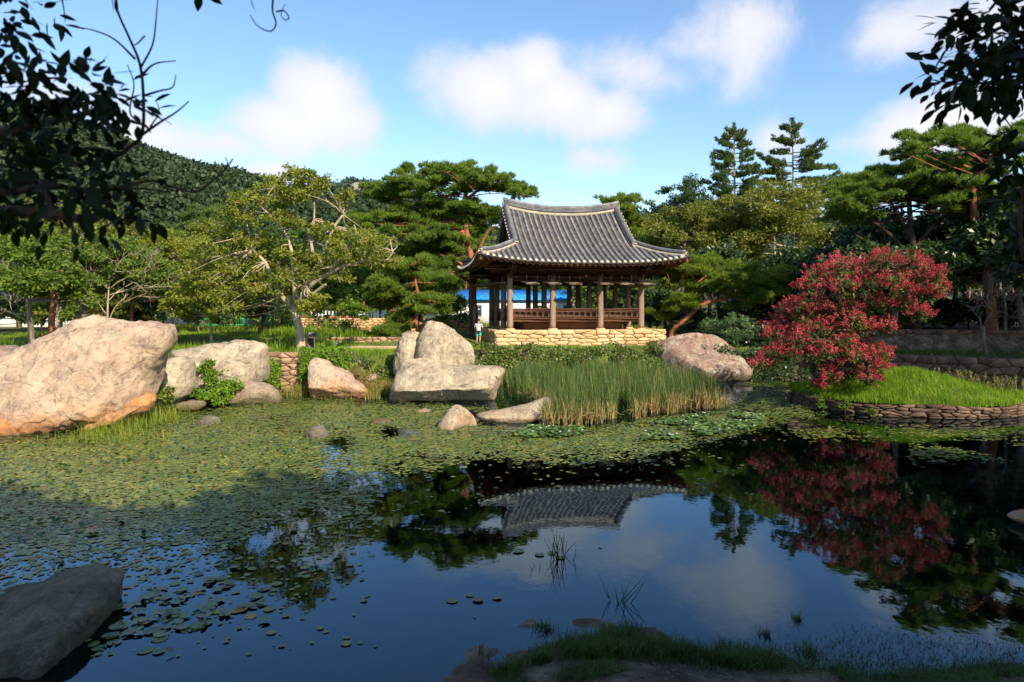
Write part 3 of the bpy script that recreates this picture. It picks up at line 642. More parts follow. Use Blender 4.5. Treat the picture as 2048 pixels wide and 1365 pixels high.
me = MB().add(np.concatenate([Pm, Zm[..., None]], -1), np.stack([ii+jj, ii+72+jj, ii+72+jn, ii+jn], -1).reshape(-1, 4)).mesh('mound', simple('mound_soil', [(0, (.07, .08, .02)), (1, (.11, .15, .025))], 3, .95), True)
rebase(me, isle.location); link('mound', me, isle)

# bank walls
w = thing('retaining_wall', 'rough dry stone retaining wall in the bank right of the long flat boulder', 'wall', (-9.6, 28.9, 0))
pth = [(-11.2, 29.05), (-9.6, 28.95), (-8.2, 29.3), (-7.0, 29.9)]
wall_core(w, pth, -.1, 1.72, .5, MT['dark_earth']); stone_wall(w, pth, .1, 1.78, 7, .45, .25, MT['bank_stone'], 6)
w = thing('stone_step', 'low stone edging below the lawn behind the sandy patch', 'wall', (-9, 39.8, 1.6))
pth = [(-10.8, 39.6), (-8.5, 39.7), (-6.0, 39.9)]
wall_core(w, pth, 1.4, 1.98, .4, MT['dark_earth']); stone_wall(w, pth, 1.5, 2.02, 3, .40, .2, MT['bank_stone'], 7)
w = thing('garden_wall', 'sunlit rubble wall with creepers behind the lawn', 'wall', (-14, 49, 2))
pth = [(-15.6, 49.3), (-12, 49.0), (-8.2, 49.2), (-5.5, 49.6), (-2.6, 50.2)]
wall_core(w, pth, 1.6, 2.95, .5, MT['dark_earth']); stone_wall(w, pth, 1.75, 3.02, 7, .36, .25, MT['wall_stone'], 8)
w = thing('terrace_wall', 'lower dark stone terrace wall at the water behind the islet', 'wall', (20, 29, 0))
pth = [(15.0, 33.9), (17.4, 31.1), (19.4, 28.95), (21.4, 28.1), (24.4, 26)]
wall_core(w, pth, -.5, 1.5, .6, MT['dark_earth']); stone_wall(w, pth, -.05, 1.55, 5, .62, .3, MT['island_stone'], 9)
w = thing('terrace_wall', 'upper dark stone terrace wall under the trees on the right', 'wall', (20, 34, 1.4))
pth = [(14.2, 35.2), (18, 34.1), (22, 33.2), (26, 32.2)]
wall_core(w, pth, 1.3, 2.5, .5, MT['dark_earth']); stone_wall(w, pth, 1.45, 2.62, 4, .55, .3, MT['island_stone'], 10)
w = thing('garden_wall', 'short piece of pale wall between the blue green shrub and the red tree', 'wall', (14, 42.5, 1.5))
pth = [(14.6, 42.2), (16.0, 42.0), (17.5, 41.8)]
wall_core(w, pth, 1.3, 2.55, .4, MT['dark_earth']); stone_wall(w, pth, 1.4, 2.65, 4, .5, .25, MT['wall_stone'], 12)
# sandy patch
a = np.linspace(0, 2*np.pi, 60, endpoint=False)
sx = -7.6+2.0*np.sign(np.cos(a))*np.abs(np.cos(a))**.45; sy = 36.3+1.5*np.sign(np.sin(a))*np.abs(np.sin(a))**.45
Vs = np.concatenate([np.c_[-7.6, 36.3], np.c_[sx, sy]]); zs = gz(Vs[:, 0], Vs[:, 1])+.045
mb = MB(); k = 12; rr_ = np.linspace(0, 1, k)
PX = -7.6+rr_[:, None]*(sx+7.6); PY = 36.3+rr_[:, None]*(sy-36.3); PZ = gz(PX, PY)+.07*(1-rr_[:, None]**8)-.01
i = np.arange(k-1)[:, None]*60; j = np.arange(60)[None]; j2 = (j+1) % 60
mb.add(np.stack([PX, PY, PZ], -1), np.stack([i+j, i+60+j, i+60+j2, i+j2], -1).reshape(-1, 4))
tag(mb.build('sand_patch', MT['sand'], None, True), kind='structure')
# ------------------------------------------------------------------ pavilion on its stone platform
TH = R(10.5); GZ = 1.5
O0 = at(1020, 660, 39.3); O0 = np.array((O0[0], O0[1], GZ))
def loc2w(u, v): return O0[0]+u*math.cos(TH)-v*math.sin(TH), O0[1]+u*math.sin(TH)+v*math.cos(TH)
plat = thing('stone_platform', 'sunlit yellow sandstone platform of irregular dry laid stones under the pavilion', 'platform', (*loc2w(4, -1), GZ-.1))
U0, U1, V0, V1 = -1.05, 9.1, -1.05, 7.95
cor = [(U0, V1), (U0, V0), (U1, V0), (U1, V1)]
pth = []
for a, b in zip(cor[:-1], cor[1:]):
    for t in np.linspace(0, 1, 30, endpoint=False): pth.append(loc2w(a[0]+(b[0]-a[0])*t, a[1]+(b[1]-a[1])*t))
pth.append(loc2w(*cor[-1]))
PT = 2.46
wall_core(plat, pth, 1.0, PT-.06, .5, MT['dark_earth'])
stone_wall(plat, pth, 1.32, lambda s: PT+.01*math.sin(s*2.1), 5, .62, .35, MT['wall_stone'], 31, jit=.36)
tp = [(*loc2w(u, v), PT-.03) for u, v in ((U0+.1, V0+.1), (U1-.1, V0+.1), (U1-.1, V1), (U0+.1, V1))]
tp += [(x, y, z-.5) for x, y, z in tp]
me = MB().add(tp, np.array([[0, 1, 2, 3], [7, 6, 5, 4], [0, 4, 5, 1], [1, 5, 6, 2], [2, 6, 7, 3], [3, 7, 4, 0]])).mesh('earth_top', simple('earth_top', [(0, (.36, .24, .14)), (1, (.48, .34, .21))], 3, .95, .3, 30))
rebase(me, plat.location); link('earth_top', me, plat)

pav = thing('pavilion', 'open sided wooden pavilion with curved grey tiled hip and gable roof on the stone platform', 'pavilion', tuple(O0), TH)
Z = lambda a: a-GZ
LU, LV, OV = 7.95, 6.9, 2.17
cu = [0, 2.53, 5.42, 7.95]; cv = [0, 2.2, 4.7, 6.9]
uc, vc = LU/2, LV/2; HU, HV = LU/2+OV, LV/2+OV
G0, G1 = .35, 7.6; TG = G0+OV
def prof(t): return 6.22+.40*t+.0375*t*t
def lift(s, t): return .46*np.abs(s)**3.0*np.clip(1-t/3.0, 0, 1)
def ulift(u, t): return .42*np.abs((u-uc)/3.65)**2.3*np.clip((t-2.2)/3.4, 0, 1)**1.3
def zfront(u, t): return Z(prof(t)+lift((u-uc)/HU, t)+ulift(u, t))
def zside(v, t): return Z(prof(t)+lift((v-vc)/HV, t))
TR = HV                                                # eave to ridge on the long slopes
# columns with stone bases
mcol = MB(); zz = np.linspace(PT+.06, 5.62, 14); rr_ = .185-.035*((zz-PT)/3.2)**2
tube(mcol, [(0, 0, Z(z)) for z in zz], rr_, 14); mcol = mcol.mesh('column', MT['wood'], True)
mpl = MB(); tube(mpl, [(0, 0, Z(PT-.06)), (0, 0, Z(PT+.05)), (0, 0, Z(PT+.07))], [.30, .29, .24], 10); mpl = mpl.mesh('plinth', MT['wall_stone'])
for i, u in enumerate(cu):
    for j, v in enumerate(cv):
        if (i in (1, 2)) and (j in (1, 2)) and (i, j) != (1, 1) and (i, j) != (2, 1) and j == 2: pass
        c = link('column', mcol, pav, (u, v, 0), (0, 0, (i*1.7+j)*.9)); link('plinth', mpl, c)
# beams
def beam(name, a, b, w, h, mat, par=pav, bev=.015):
    a = np.array(a, float); b = np.array(b, float); L = np.linalg.norm(b-a); mb = MB(); bbox(mb, (0, 0, 0), (L, w, h), bev)
    o = link(name, mb.mesh(name, mat), par, tuple((a+b)/2)); o.rotation_euler = (0, 0, math.atan2(b[1]-a[1], b[0]-a[0])); return o
for j, v in enumerate(cv):
    for i in range(3):
        beam('lintel', (cu[i]+.12, v, Z(5.42)), (cu[i+1]-.12, v, Z(5.42)), .17, .30, MT['wood_h'])
for i, u in enumerate(cu):
    for j in range(3):
        beam('lintel', (u, cv[j]+.12, Z(5.40)), (u, cv[j+1]-.12, Z(5.40)), .165, .29, MT['wood_h'])
for v in (0, LV):
    beam('wall_plate', (-1.1, v, Z(5.80)), (LU+1.1, v, Z(5.80)), .24, .2, MT['wood_h'])
    beam('purlin', (-1.5, v, Z(6.06)), (LU+1.5, v, Z(6.06)), .26, .26, MT['wood_h'], bev=.07)
for u in (0, LU):
    beam('wall_plate', (u, -1.1, Z(5.797)), (u, LV+1.1, Z(5.797)), .24, .194, MT['wood_h'])
    beam('purlin', (u, -1.5, Z(6.057)), (u, LV+1.5, Z(6.057)), .26, .25, MT['wood_h'], bev=.07)
mbk = MB(); bbox(mbk, (0, 0, Z(5.64)), (.17, .95, .14), .03); bbox(mbk, (0, -.05, Z(5.50)), (.15, .62, .12), .03); mbk = mbk.mesh('bracket', MT['wood_h'])
for u in cu:
    for v, a in ((0, 0), (LV, math.pi)): link('bracket', mbk, pav, (u, v, 0.002), (0, 0, a))
for v in cv[1:3]:
    for u, a in ((0, -math.pi/2), (LU, math.pi/2)): link('bracket', mbk, pav, (u, v, 0.002), (0, 0, a))
# floor, under-floor wall, railings
mb = MB()
for k in range(26): bbox(mb, (uc, .1+k*.2655+.03, Z(2.98)), (LU-.2, .258, .07), .006)
fl = MB()
fo = None
for k in range(26):
    m1 = MB(); bbox(m1, (0, 0, 0), (LU-.25, .258, .07), .006)
    if k == 0: fme = m1.mesh('floor_plank', MT['wood_h'])
    link('floor_plank', fme, pav, (uc, .16+k*.2635, Z(3.0)))
uw = MB(); box(uw, (uc+.1, vc, Z(2.70)), (LU-1.9, LV-1.8, .52)); uw.build('underfloor_wall', MT['mud_wall'], pav)
def railing(a, b, npan):
    a = np.array(a, float); b = np.array(b, float); d = b-a; L = np.linalg.norm(d); an = math.atan2(d[1], d[0]); ms = (*((a+b)/2), 0)
    mb = MB(); bbox(mb, (0, 0, Z(3.64)), (L, .10, .10), .02); r0 = link('railing', mb.mesh('railing', MT['wood_h']), pav, ms, (0, 0, an))
    mb = MB(); bbox(mb, (0, 0, Z(3.53)), (L, .055, .10), .01); bbox(mb, (0, 0, Z(3.16)), (L, .062, .07), .01); link('rail', mb.mesh('rail', MT['wood_h']), r0)
    mb = MB(); bbox(mb, (0, .022, Z(3.335)), (L, .018, .30), .004); link('panel', mb.mesh('panel', MT['wood_h']), r0)
    mb = MB(); bbox(mb, (0, 0, 0), (.10, .07, .27), .01); pm = mb.mesh('baluster', MT['wood'])
    for k in range(npan+1): link('baluster', pm, r0, (-L/2+.06+(L-.12)*k/npan, -.012, Z(3.335)))
    mb = MB(); bbox(mb, (0, -.03, Z(3.02)), (L, .16, .20), .02); link('floor_beam', mb.mesh('floor_beam', MT['wood_h']), r0)
for i in range(3):
    railing((cu[i]+.16, 0.02), (cu[i+1]-.16, 0.02), 6 if i != 1 else 7)
    railing((cu[i+1]-.16, LV-.02), (cu[i]+.16, LV-.02), 6)
    railing((.02, cv[i+1]-.16), (.02, cv[i]+.16), 6)
    railing((LU-.02, cv[i]+.16), (LU-.02, cv[i+1]-.16), 6)
# lattice doors hung up level below the eaves
def lifted(loc, rz, tilt, w=.76, l=1.45):
    mb = MB()
    for sx in (-1, 1): bbox(mb, (sx*(w/2-.035), -l/2, 0), (.07, l, .085), .008)
    for y in (-.035, -l+.035, -l*.36): bbox(mb, (0, y, 0.0015), (w-.14, .07, .08), .008)
    o = link('lifted_door', mb.mesh('lifted_door', MT['wood_pale']), pav, loc, (tilt, 0, rz))
    mb = MB()
    for k in range(1, 7): box(mb, (-w/2+.07+(w-.14)*k/7, -l/2, .001), (.018, l-.1, .02))
    for k in range(1, 11): box(mb, (0, -l+.05+(l-.1)*k/11, -.012), (w-.13, .018, .018))
    link('lattice', mb.mesh('lattice', MT['wood_pale']), o)
    mb = MB(); box(mb, (0, -l/2, .02), (w-.13, l-.1, .006)); link('paper', mb.mesh('paper', MT['wood_pale']), o)
    mb = MB()
    for sx in (-1, 1): tube(mb, [(sx*.3, -l*.8, .02), (sx*.3, -l*.8, .5)], .01, 5)
    link('hook', mb.mesh('hook', MT['iron']), o)
for px in (1049, 1091, 1131, 1192, 1233, 1276):
    u = (px-1020)*.0302-.05+.25
    lifted((u-.06, -.12, Z(5.22)), 0, R(6))
for v in (1.0, 1.95, 3.0, 3.95, 4.95, 5.9): lifted((-.12, v, Z(5.19)), -math.pi/2, R(3))
for v in (1.0, 1.95, 3.0, 3.95, 4.95, 5.9): lifted((LU+.12, v, Z(5.19)), math.pi/2, R(2))
# roof -------------------------------------------------
roof = link('roof', None, pav) if False else None
def strip(side, s0, s1, n, m, z0=0., step=.0, name='roof'):
    pass
def slope_point(side, s, t, dz=0.):
    s = np.asarray(s, float); t = np.asarray(t, float)
    if side == 0: return np.stack([s, t-OV, zfront(s, t)+dz], -1)
    if side == 2: return np.stack([s, LV+OV-t, zfront(s, t)+dz], -1)
    if side == 1: return np.stack([t-OV, s, zside(s, t)+dz], -1)
    return np.stack([LU+OV-t, s, zside(s, t)+dz], -1)
def tmax(side, s):
    if side in (0, 2):
        if s < G0: return s+OV
        if s > G1: return LU+OV-s
        return TR
    return min(TG, s+OV, LV+OV-s)
mb = MB()                                              # pan tile bed: a stepped sheet for each of the four slopes, one mesh
for side in range(4):
    a, b = (-OV, LU+OV) if side in (0, 2) else (-OV, LV+OV)
    ss = np.linspace(a+.02, b-.02, 150); n = 44
    tt = np.stack([np.linspace(0, max(tmax(side, s), .03), n) for s in ss])
    sg = np.repeat(ss[:, None], n, 1); saw = ((tt/.17) % 1.0)
    P = slope_point(side, sg, tt, .035*(1-saw)-.03); Q0 = slope_point(side, sg, tt, -.16)
    i = np.arange(len(ss)-1)[:, None]*n; j = np.arange(n-1)[None]; q = np.stack([i+j, i+n+j, i+n+j+1, i+j+1], -1).reshape(-1, 4)
    mb.add(P, q if side in (0, 3) else q[:, ::-1])
    e = np.arange(len(ss)-1)*n; V2 = np.concatenate([P[:, 0], Q0[:, 0]]); k = len(ss); ee = np.arange(k-1)
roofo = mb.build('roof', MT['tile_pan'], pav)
mb = MB()                                              # boards seen from below
for side in range(4):
    a, b = (-OV, LU+OV) if side in (0, 2) else (-OV, LV+OV)
    ss = np.linspace(a+.02, b-.02, 60); n = 14
    tt = np.stack([np.linspace(0.02, max(tmax(side, s), .05), n) for s in ss]); P = slope_point(side, np.repeat(ss[:, None], n, 1), tt, -.15)
    i = np.arange(len(ss)-1)[:, None]*n; j = np.arange(n-1)[None]; mb.add(P, np.stack([i+j, i+n+j, i+n+j+1, i+j+1], -1).reshape(-1, 4))
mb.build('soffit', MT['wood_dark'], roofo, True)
def cover_row(side, s, r=.082, tl=.30):
    T = tmax(side, s)
    if T < .25: return
    n = max(2, int(round(T/tl))); pts = []; rad = []
    for k in range(n):
        a = T*k/n; b = T*(k+1)/n
        pts += [a+.004, b-.004]; rad += [r*1.07, r*.93]
    pts = np.array(pts); rad = np.array(rad); P = slope_point(side, np.full(len(pts), s), pts, .015)
    T_ = nrm(np.gradient(P, axis=0)); S_ = np.array((1., 0, 0)) if side in (0, 2) else np.array((0, 1., 0)); Nn = nrm(np.cross(T_, S_)); Nn *= np.sign(Nn[:, 2:3])
    an = np.linspace(-.12*np.pi, 1.12*np.pi, 9)
    V = P[:, None]+rad[:, None, None]*(np.cos(an)[None, :, None]*S_+np.sin(an)[None, :, None]*Nn[:, None])
    i = np.arange(len(pts)-1)[:, None]*9; j = np.arange(8)[None]; q = np.stack([i+j, i+j+1, i+9+j+1, i+9+j], -1).reshape(-1, 4)
    MB().add(V.reshape(-1, 3), q).build('tile_row', MT['tile'], roofo, False)
    c = P[0]-T_[0]*.02; mbx = MB(); an2 = np.linspace(0, 2*np.pi, 12, endpoint=False)
    ring0 = c+r*1.22*(np.cos(an2)[:, None]*S_+np.sin(an2)[:, None]*Nn[0]); ring1 = ring0+T_[0]*.12
    Vc = np.concatenate([ring0, ring1, [c-T_[0]*.02]]); j = np.arange(12); j2 = (j+1) % 12
    mbx.add(Vc, np.stack([j, j2, 12+j2, 12+j], -1), np.stack([j2, j, np.full(12, 24)], -1)); mbx.build('tile_end', MT['mortar'], roofo)
for k in range(36): cover_row(0, -OV+.2+k*(LU+2*OV-.4)/35)
for k in range(31): cover_row(1, -OV+.2+k*(LV+2*OV-.4)/30)
for k in range(0, 31): cover_row(3, -OV+.2+k*(LV+2*OV-.4)/30)
for k in range(0, 36): cover_row(2, -OV+.2+k*(LU+2*OV-.4)/35)
# drooping pan tile lips and eave boards under the tile ends
for side in range(4):
    a, b = (-OV, LU+OV) if side in (0, 2) else (-OV, LV+OV)
    n = 36 if side in (0, 2) else 31; mb = MB(); ss = np.linspace(a+.02, b-.02, n*6)
    dip = np.array([math.cos((s-(a+.2))/((b-a-.4)/(n-1))*2*math.pi) for s in ss])
    P = slope_point(side, ss, np.full(len(ss), -.03), 0.); up = P+np.c_[0*ss, 0*ss, .03+.035*dip]; lo = P+np.c_[0*ss, 0*ss, -.055+.03*dip]; ba = slope_point(side, ss, np.full(len(ss), .12), -.06)
    k = len(ss); i = np.arange(k-1); q = np.concatenate([np.stack([i, i+1, k+i+1, k+i], -1), np.stack([k+i, k+i+1, 2*k+i+1, 2*k+i], -1)])
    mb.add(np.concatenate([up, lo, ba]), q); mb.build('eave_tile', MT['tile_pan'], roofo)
    ss = np.linspace(a+.08, b-.08, 60); mb = MB(); P = slope_point(side, ss, np.full(60, .14), -.115); sweep(mb, P, [(-.05, -.045), (.05, -.045), (.05, .045), (-.05, .045)]); mb.build('eave_board', MT['wood_h'], roofo)
# flying rafters (square) and round rafters
for side in range(4):
    a, b = (-OV, LU+OV) if side in (0, 2) else (-OV, LV+OV); n = 34 if side in (0, 2) else 30
    for k in range(n):
        s = a+.25+(b-a-.5)*k/(n-1); T = tmax(side, s)
        t1 = min(1.35, T-.05)
        if t1 < .3: t1 = .3
        tt = np.linspace(.07, t1, 4); P = slope_point(side, np.full(4, s), tt, -.20); mb = MB()
        sweep(mb, P, [(-.045, -.05), (.045, -.05), (.045, .05), (-.045, .05)]); mb.build('flying_rafter', MT['wood_h'], roofo)
        t1 = min(3.0, T)
        if t1 > .75:
            tt = np.linspace(.62, t1, 4); P = slope_point(side, np.full(4, s), tt, -.34); mb = MB(); tube(mb, P, .07, 8); mb.build('rafter', MT['wood_h'], roofo, False)
# corner beams
for sx in (0, 1):
    for sy in (0, 1):
        ts = np.linspace(.12, TG, 8); P = np.stack([np.where(sx, LU+OV-ts, ts-OV), np.where(sy, LV+OV-ts, ts-OV), Z(prof(ts)+.46*np.clip(1-ts/3.0, 0, 1))-.30], -1); mb = MB()
        sweep(mb, P, [(-.09, -.12), (.09, -.12), (.09, .12), (-.09, .12)]); mb.build('corner_beam', MT['wood_h'], roofo)
# ridges: mortar bed, stacked flat tiles, rounded crown
def ridge(path, h, w, cap0=True, cap1=True, layers=4):
    P = np.array(path, float); mb = MB(); sweep(mb, P+np.array((0, 0, .04)), [(-w*.62, -.12), (w*.62, -.12), (w*.62, .05), (-w*.62, .05)]); r0 = mb.build('ridge', MT['ridge_band'], roofo)
    for k in range(layers):
        z = .05+.04+h*k/layers; th = h/layers*.82; ww = w*(.56-.02*k)+(.02 if k % 2 else 0); mb = MB()
        sweep(mb, P+np.array((0, 0, z)), [(-ww, 0), (ww, 0), (ww, th), (-ww, th)]); mb.build('ridge_tile', MT['tile'] if k != 0 else MT['tile_pan'], r0)
    an = np.linspace(0, np.pi, 8); mb = MB(); sweep(mb, P+np.array((0, 0, h+.06)), np.c_[np.cos(an)[::-1]*-w*.45, np.sin(an)[::-1]*w*.42-.02][::-1]); mb.build('ridge_cover', MT['tile'], r0)
    for end, fl in ((0, cap0), (-1, cap1)):
        if not fl: continue
        t = nrm(P[0]-P[1]) if end == 0 else nrm(P[-1]-P[-2]); q = P[end]+t*.03; mb = MB(); bbox(mb, (0, 0, h*.5+.04), (.14, w*1.15, h*.95), .05)
        o = link('ridge_end', mb.mesh('ridge_end', MT['mortar']), r0, tuple(q)); o.rotation_euler = (0, -math.asin(np.clip(t[2], -1, 1)), math.atan2(t[1], t[0]))
us = np.linspace(G0-.15, G1+.15, 26)
ridge([(u, vc, zfront(u, TR)-.02) for u in us], .42, .30, True, True, 5)
for g, sg in ((G0+.02, -1), (G1-.02, 1)):
    for fr in (0, 1):
        ts = np.linspace(TG-.15, TR-.12, 16); pts = [(g, (t-OV) if fr == 0 else (LV+OV-t), float(zfront(np.array(g), t))) for t in ts]
        ridge(pts, .22, .26, True, False, 3)
for sx in (0, 1):
    for sy in (0, 1):
        ts = np.linspace(.22, TG+.05, 14); x = np.where(sx, LU+OV-ts, ts-OV); y = np.where(sy, LV+OV-ts, ts-OV)
        z = Z(prof(ts)+.5*(lift((x-uc)/HU, ts)+lift((y-vc)/HV, ts)))+.02; ridge(np.stack([x, y, z], -1), .19, .25, True, False, 3)
# gables: board wall, barge boards and the short cover tiles along the verge
for g, sg in ((G0, -1), (G1, 1)):
    ts = np.linspace(TG-.1, TR, 14); zf_ = zfront(np.full(14, g), ts)-.12
    y = np.concatenate([ts-OV, (LV+OV-ts)[::-1]]); z = np.concatenate([zf_, zf_[::-1]]); zb_ = float(zside(vc, TG))-.25
    gx_ = g-sg*.30; n = len(y); V = np.concatenate([np.c_[np.full(n, gx_), y, z], np.c_[np.full(n, gx_), y, np.full(n, zb_)]]); i = np.arange(n-1)
    MB().add(V, np.stack([i, i+1, n+i+1, n+i], -1)).build('gable_wall', MT['wood_dark'], roofo)
    for fr in (0, 1):
        P = np.stack([np.full(14, g+sg*.10), (ts-OV) if fr == 0 else (LV+OV-ts), zf_-.02], -1); mb = MB(); sweep(mb, P, [(-.025, -.16), (.025, -.16), (.025, .13), (-.025, .13)]); mb.build('barge_board', MT['wood_h'], roofo)
        for t in np.arange(TG+.2, TR-.2, .26):
            zc_ = float(zfront(np.array(g), t)); yv = (t-OV) if fr == 0 else (LV+OV-t); mb = MB(); tube(mb, [(g+sg*.02, yv, zc_+.05), (g+sg*.24, yv, zc_+.01)], .075, 8); mb.build('verge_tile', MT['tile'], roofo)
            mb = MB(); tube(mb, [(g+sg*.235, yv, zc_+.01), (g+sg*.27, yv, zc_+.005)], .075, 8); mb.build('tile_end', MT['mortar'], roofo)
# ------------------------------------------------------------------ trees
def limb(mb, pts, r0, r1, n=7, m=4, wob=.0, r=None):
    P = smooth_path(pts, m)
    if wob and r is not None: P[1:-1] += r.normal(0, wob, P[1:-1].shape)
    k = np.linspace(0, 1, len(P)); tube(mb, P, r0+(r1-r0)*k**.8, n)
    return P
def tufts(mb, P, A, r, ln, wd, k=7, spread=.75):
    n = len(P); D = nrm(np.repeat(nrm(A), k, 0)+spread*r.normal(size=(n*k, 3))*.75)
    needles(mb, np.repeat(P, k, 0)+.03*r.normal(size=(n*k, 3)), D, np.repeat(ln*np.ones(n), k)*r.uniform(.7, 1.2, n*k), np.repeat(wd*np.ones(n), k), r)
def pad(mb, c, rx, ry, rz, r, dens=90, ln=.26, wd=.045, k=7, tw=None):
    rx, ry, rz = rx*1.12, ry*1.12, rz*1.1; area = 3.1*rx*ry; n = int(dens*1.35*area)+6
    nl = max(3, int(area*2.2)); L = np.array(c)+np.c_[r.normal(0, rx*.55, nl), r.normal(0, ry*.55, nl), r.normal(0, rz*.45, nl)]      # sub lumps break the outline
    ls = r.uniform(.28, .5, nl)*min(rx, ry)**.5
    w = r.integers(0, nl, n); d = sph(r, n); d[:, 2] = np.abs(d[:, 2])*1.0-.25*(r.random(n) < .35)
    rad = r.uniform(.55, 1.05, (n, 1)); P = L[w]+d*rad*ls[w][:, None]*np.array((1.05, 1.05, .62))
    tufts(mb, P, d*np.array((1, 1, .8))+np.array((0, 0, .75)), r, ln, wd, k)
    if tw is not None:
        for q in L[:max(2, nl//2)]: limb(tw, [np.array(c)-np.array((0, 0, rz*.6)), (np.array(c)+q)/2-np.array((0, 0, rz*.3)), q], .03, .012, 4, 2)
def spray(mb, c, rx, ry, rz, n, r, ln, wd, up=.8):
    nl = max(5, n//60); d0 = sph(r, nl); L = np.array(c)+d0*r.uniform(.35, 1.0, (nl, 1))*np.array((rx, ry, rz))
    w = r.integers(0, nl, n); ls = r.uniform(.22, .55, nl)*(rx*ry*rz)**(1/3)
    d = sph(r, n); P = L[w]+d*r.uniform(.2, 1.0, (n, 1))**.5*ls[w][:, None]*np.array((1.15, 1.15, .55))
    D = nrm(d*np.array((1, 1, .4))+.6*r.normal(size=(n, 3))-np.array((0, 0, .15))); Nn = nrm(r.normal(size=(n, 3))*.7+np.array((0, 0, up))+.4*d+.45*np.array(SUN))
    quads(mb, P, D, Nn, ln*r.uniform(.6, 1.3, n), wd*r.uniform(.6, 1.2, n)); return L
def fin(root, mb, name, mat, smooth=False):
    me = mb.mesh(name, mat, smooth); rebase(me, root.location); return link(name, me, root)

def px_pine(label, base, Y, trunk, limbs, pads, depth, seed, tr=(.32, .12), dens=90, leaf='pine', bark='bark_red', ln=.26, wd=.045, group=None, thick=(.10, .035), back=0, name='pine_tree', ytrunk=None):
    r = rng(seed); g = at(base[0], base[1], Y); g[2] = float(gz(g[0], g[1]))
    root = thing(name, label, 'tree', tuple(g), 0, group); tb = MB(); bb = MB(); cb = MB()
    yt = ytrunk or [0]*len(trunk)
    T = [g-np.array((0, 0, .2))]+[at(p[0], p[1], Y+dy) for p, dy in zip(trunk, yt)]
    TP = limb(tb, T, tr[0], tr[1], 10, 5)
    for lb in limbs: limb(bb, [at(p[0], p[1], Y+(p[2] if len(p) > 2 else 0)) for p in lb], thick[0], thick[1], 7, 5)
    allp = []
    for p in pads:
        dy = p[3] if len(p) > 3 else r.normal(0, depth*.5); rx = 1.16*p[2]/F*Y
        allp.append((at(p[0], p[1], Y+np.clip(dy, -depth, depth)), rx))
    for k in range(back):
        p = pads[r.integers(len(pads))]; allp.append((at(p[0]+r.normal(0, 14), p[1]+r.normal(0, 10), Y+abs(r.normal(0, depth))), p[2]/F*Y))
    for c, rx in allp:
        pad(cb, c, rx, rx*r.uniform(.8, 1.3), rx*.38, r, dens, ln, wd, tw=bb)
        q = TP[np.argmin(np.linalg.norm((TP-c)*np.array((1, 1, 1.3)), axis=1)+np.where(TP[:, 2] < g[2]+1.2, 50, 0)+np.where(TP[:, 2] > c[2]+.3, 3, 0))]
        mid = (q+c)/2+np.array((0, 0, -.15))+r.normal(0, .15, 3); limb(bb, [q, mid, c-np.array((0, 0, .15))], thick[0]*.32, thick[1]*.5, 5, 4)
    fin(root, tb, 'trunk', MT[bark], True); fin(root, bb, 'branches', MT[bark], True); fin(root, cb, 'crown', MT[leaf]); return root

cp = lambda L, ox, oy, s, rad=26: [(ox+x/s, oy+y/s, (rr[0] if rr else rad)) for x, y, *rr in L]
# the large red pine left of the pavilion
hp = cp([(600, 75), (720, 65), (850, 85), (980, 110), (1100, 135), (1190, 180), (1250, 230), (500, 125), (410, 155), (310, 180), (660, 170), (770, 140), (560, 205), (450, 205), (900, 170), (1010, 190), (1120, 200),
         (330, 240), (290, 270), (560, 265), (640, 300), (480, 315), (700, 345), (800, 335), (900, 345), (1000, 330), (1050, 370), (430, 365), (350, 420), (250, 405), (150, 415), (500, 405), (600, 425), (750, 405), (850, 405), (950, 425), (300, 480), (420, 470), (640, 485), (700, 500), (820, 480), (900, 470), (540, 480),
         (560, 560), (680, 560), (780, 540), (600, 640), (720, 630), (800, 600), (520, 700), (700, 700), (640, 760), (760, 700)], 680, 320, 3.41, 24)
px_pine('tall spreading red pine with layered crown left of the pavilion roof', (950, 660), 47.5, [(948, 640), (945, 600), (946, 560), (945, 530), (938, 495), (932, 460), (925, 420), (930, 395), (940, 365)],
        [[(945, 525, -.3), (958, 500, -.6), (972, 470, -.8), (985, 455, -1), (1000, 452, -1)], [(945, 545), (925, 530, -.5), (905, 518, -1), (880, 510, -1)], [(940, 500), (928, 490), (915, 475), (900, 455)],
         [(930, 400), (945, 390), (965, 375), (1000, 368), (1030, 372)], [(928, 420), (900, 410), (870, 400), (830, 395), (790, 396)], [(932, 465), (890, 460), (850, 462), (815, 470), (790, 490)], [(945, 566, -.4), (915, 552, -1), (885, 545, -1.2)]],
        hp, 2.6, 3, (.36, .13), 100, thick=(.15, .04), back=34)
lp = cp([(400, 760), (350, 800), (480, 800), (560, 850), (300, 850), (200, 880), (420, 900), (520, 960), (620, 940), (690, 880), (740, 820), (580, 1030), (460, 1060), (380, 1100), (640, 1030), (700, 980), (480, 700), (300, 960), (350, 1010), (250, 940), (340, 1160), (330, 1230), (420, 1150)], 680, 320, 3.41, 24)
px_pine('low dense pine in front of the tall red pine beside the peaked boulder', (836, 690), 41.5, [(838, 668), (832, 640), (838, 600), (832, 570), (828, 545)], [[(835, 640), (812, 650), (790, 668), (776, 690)]], lp, 1.9, 4, (.17, .06), 100, back=8)
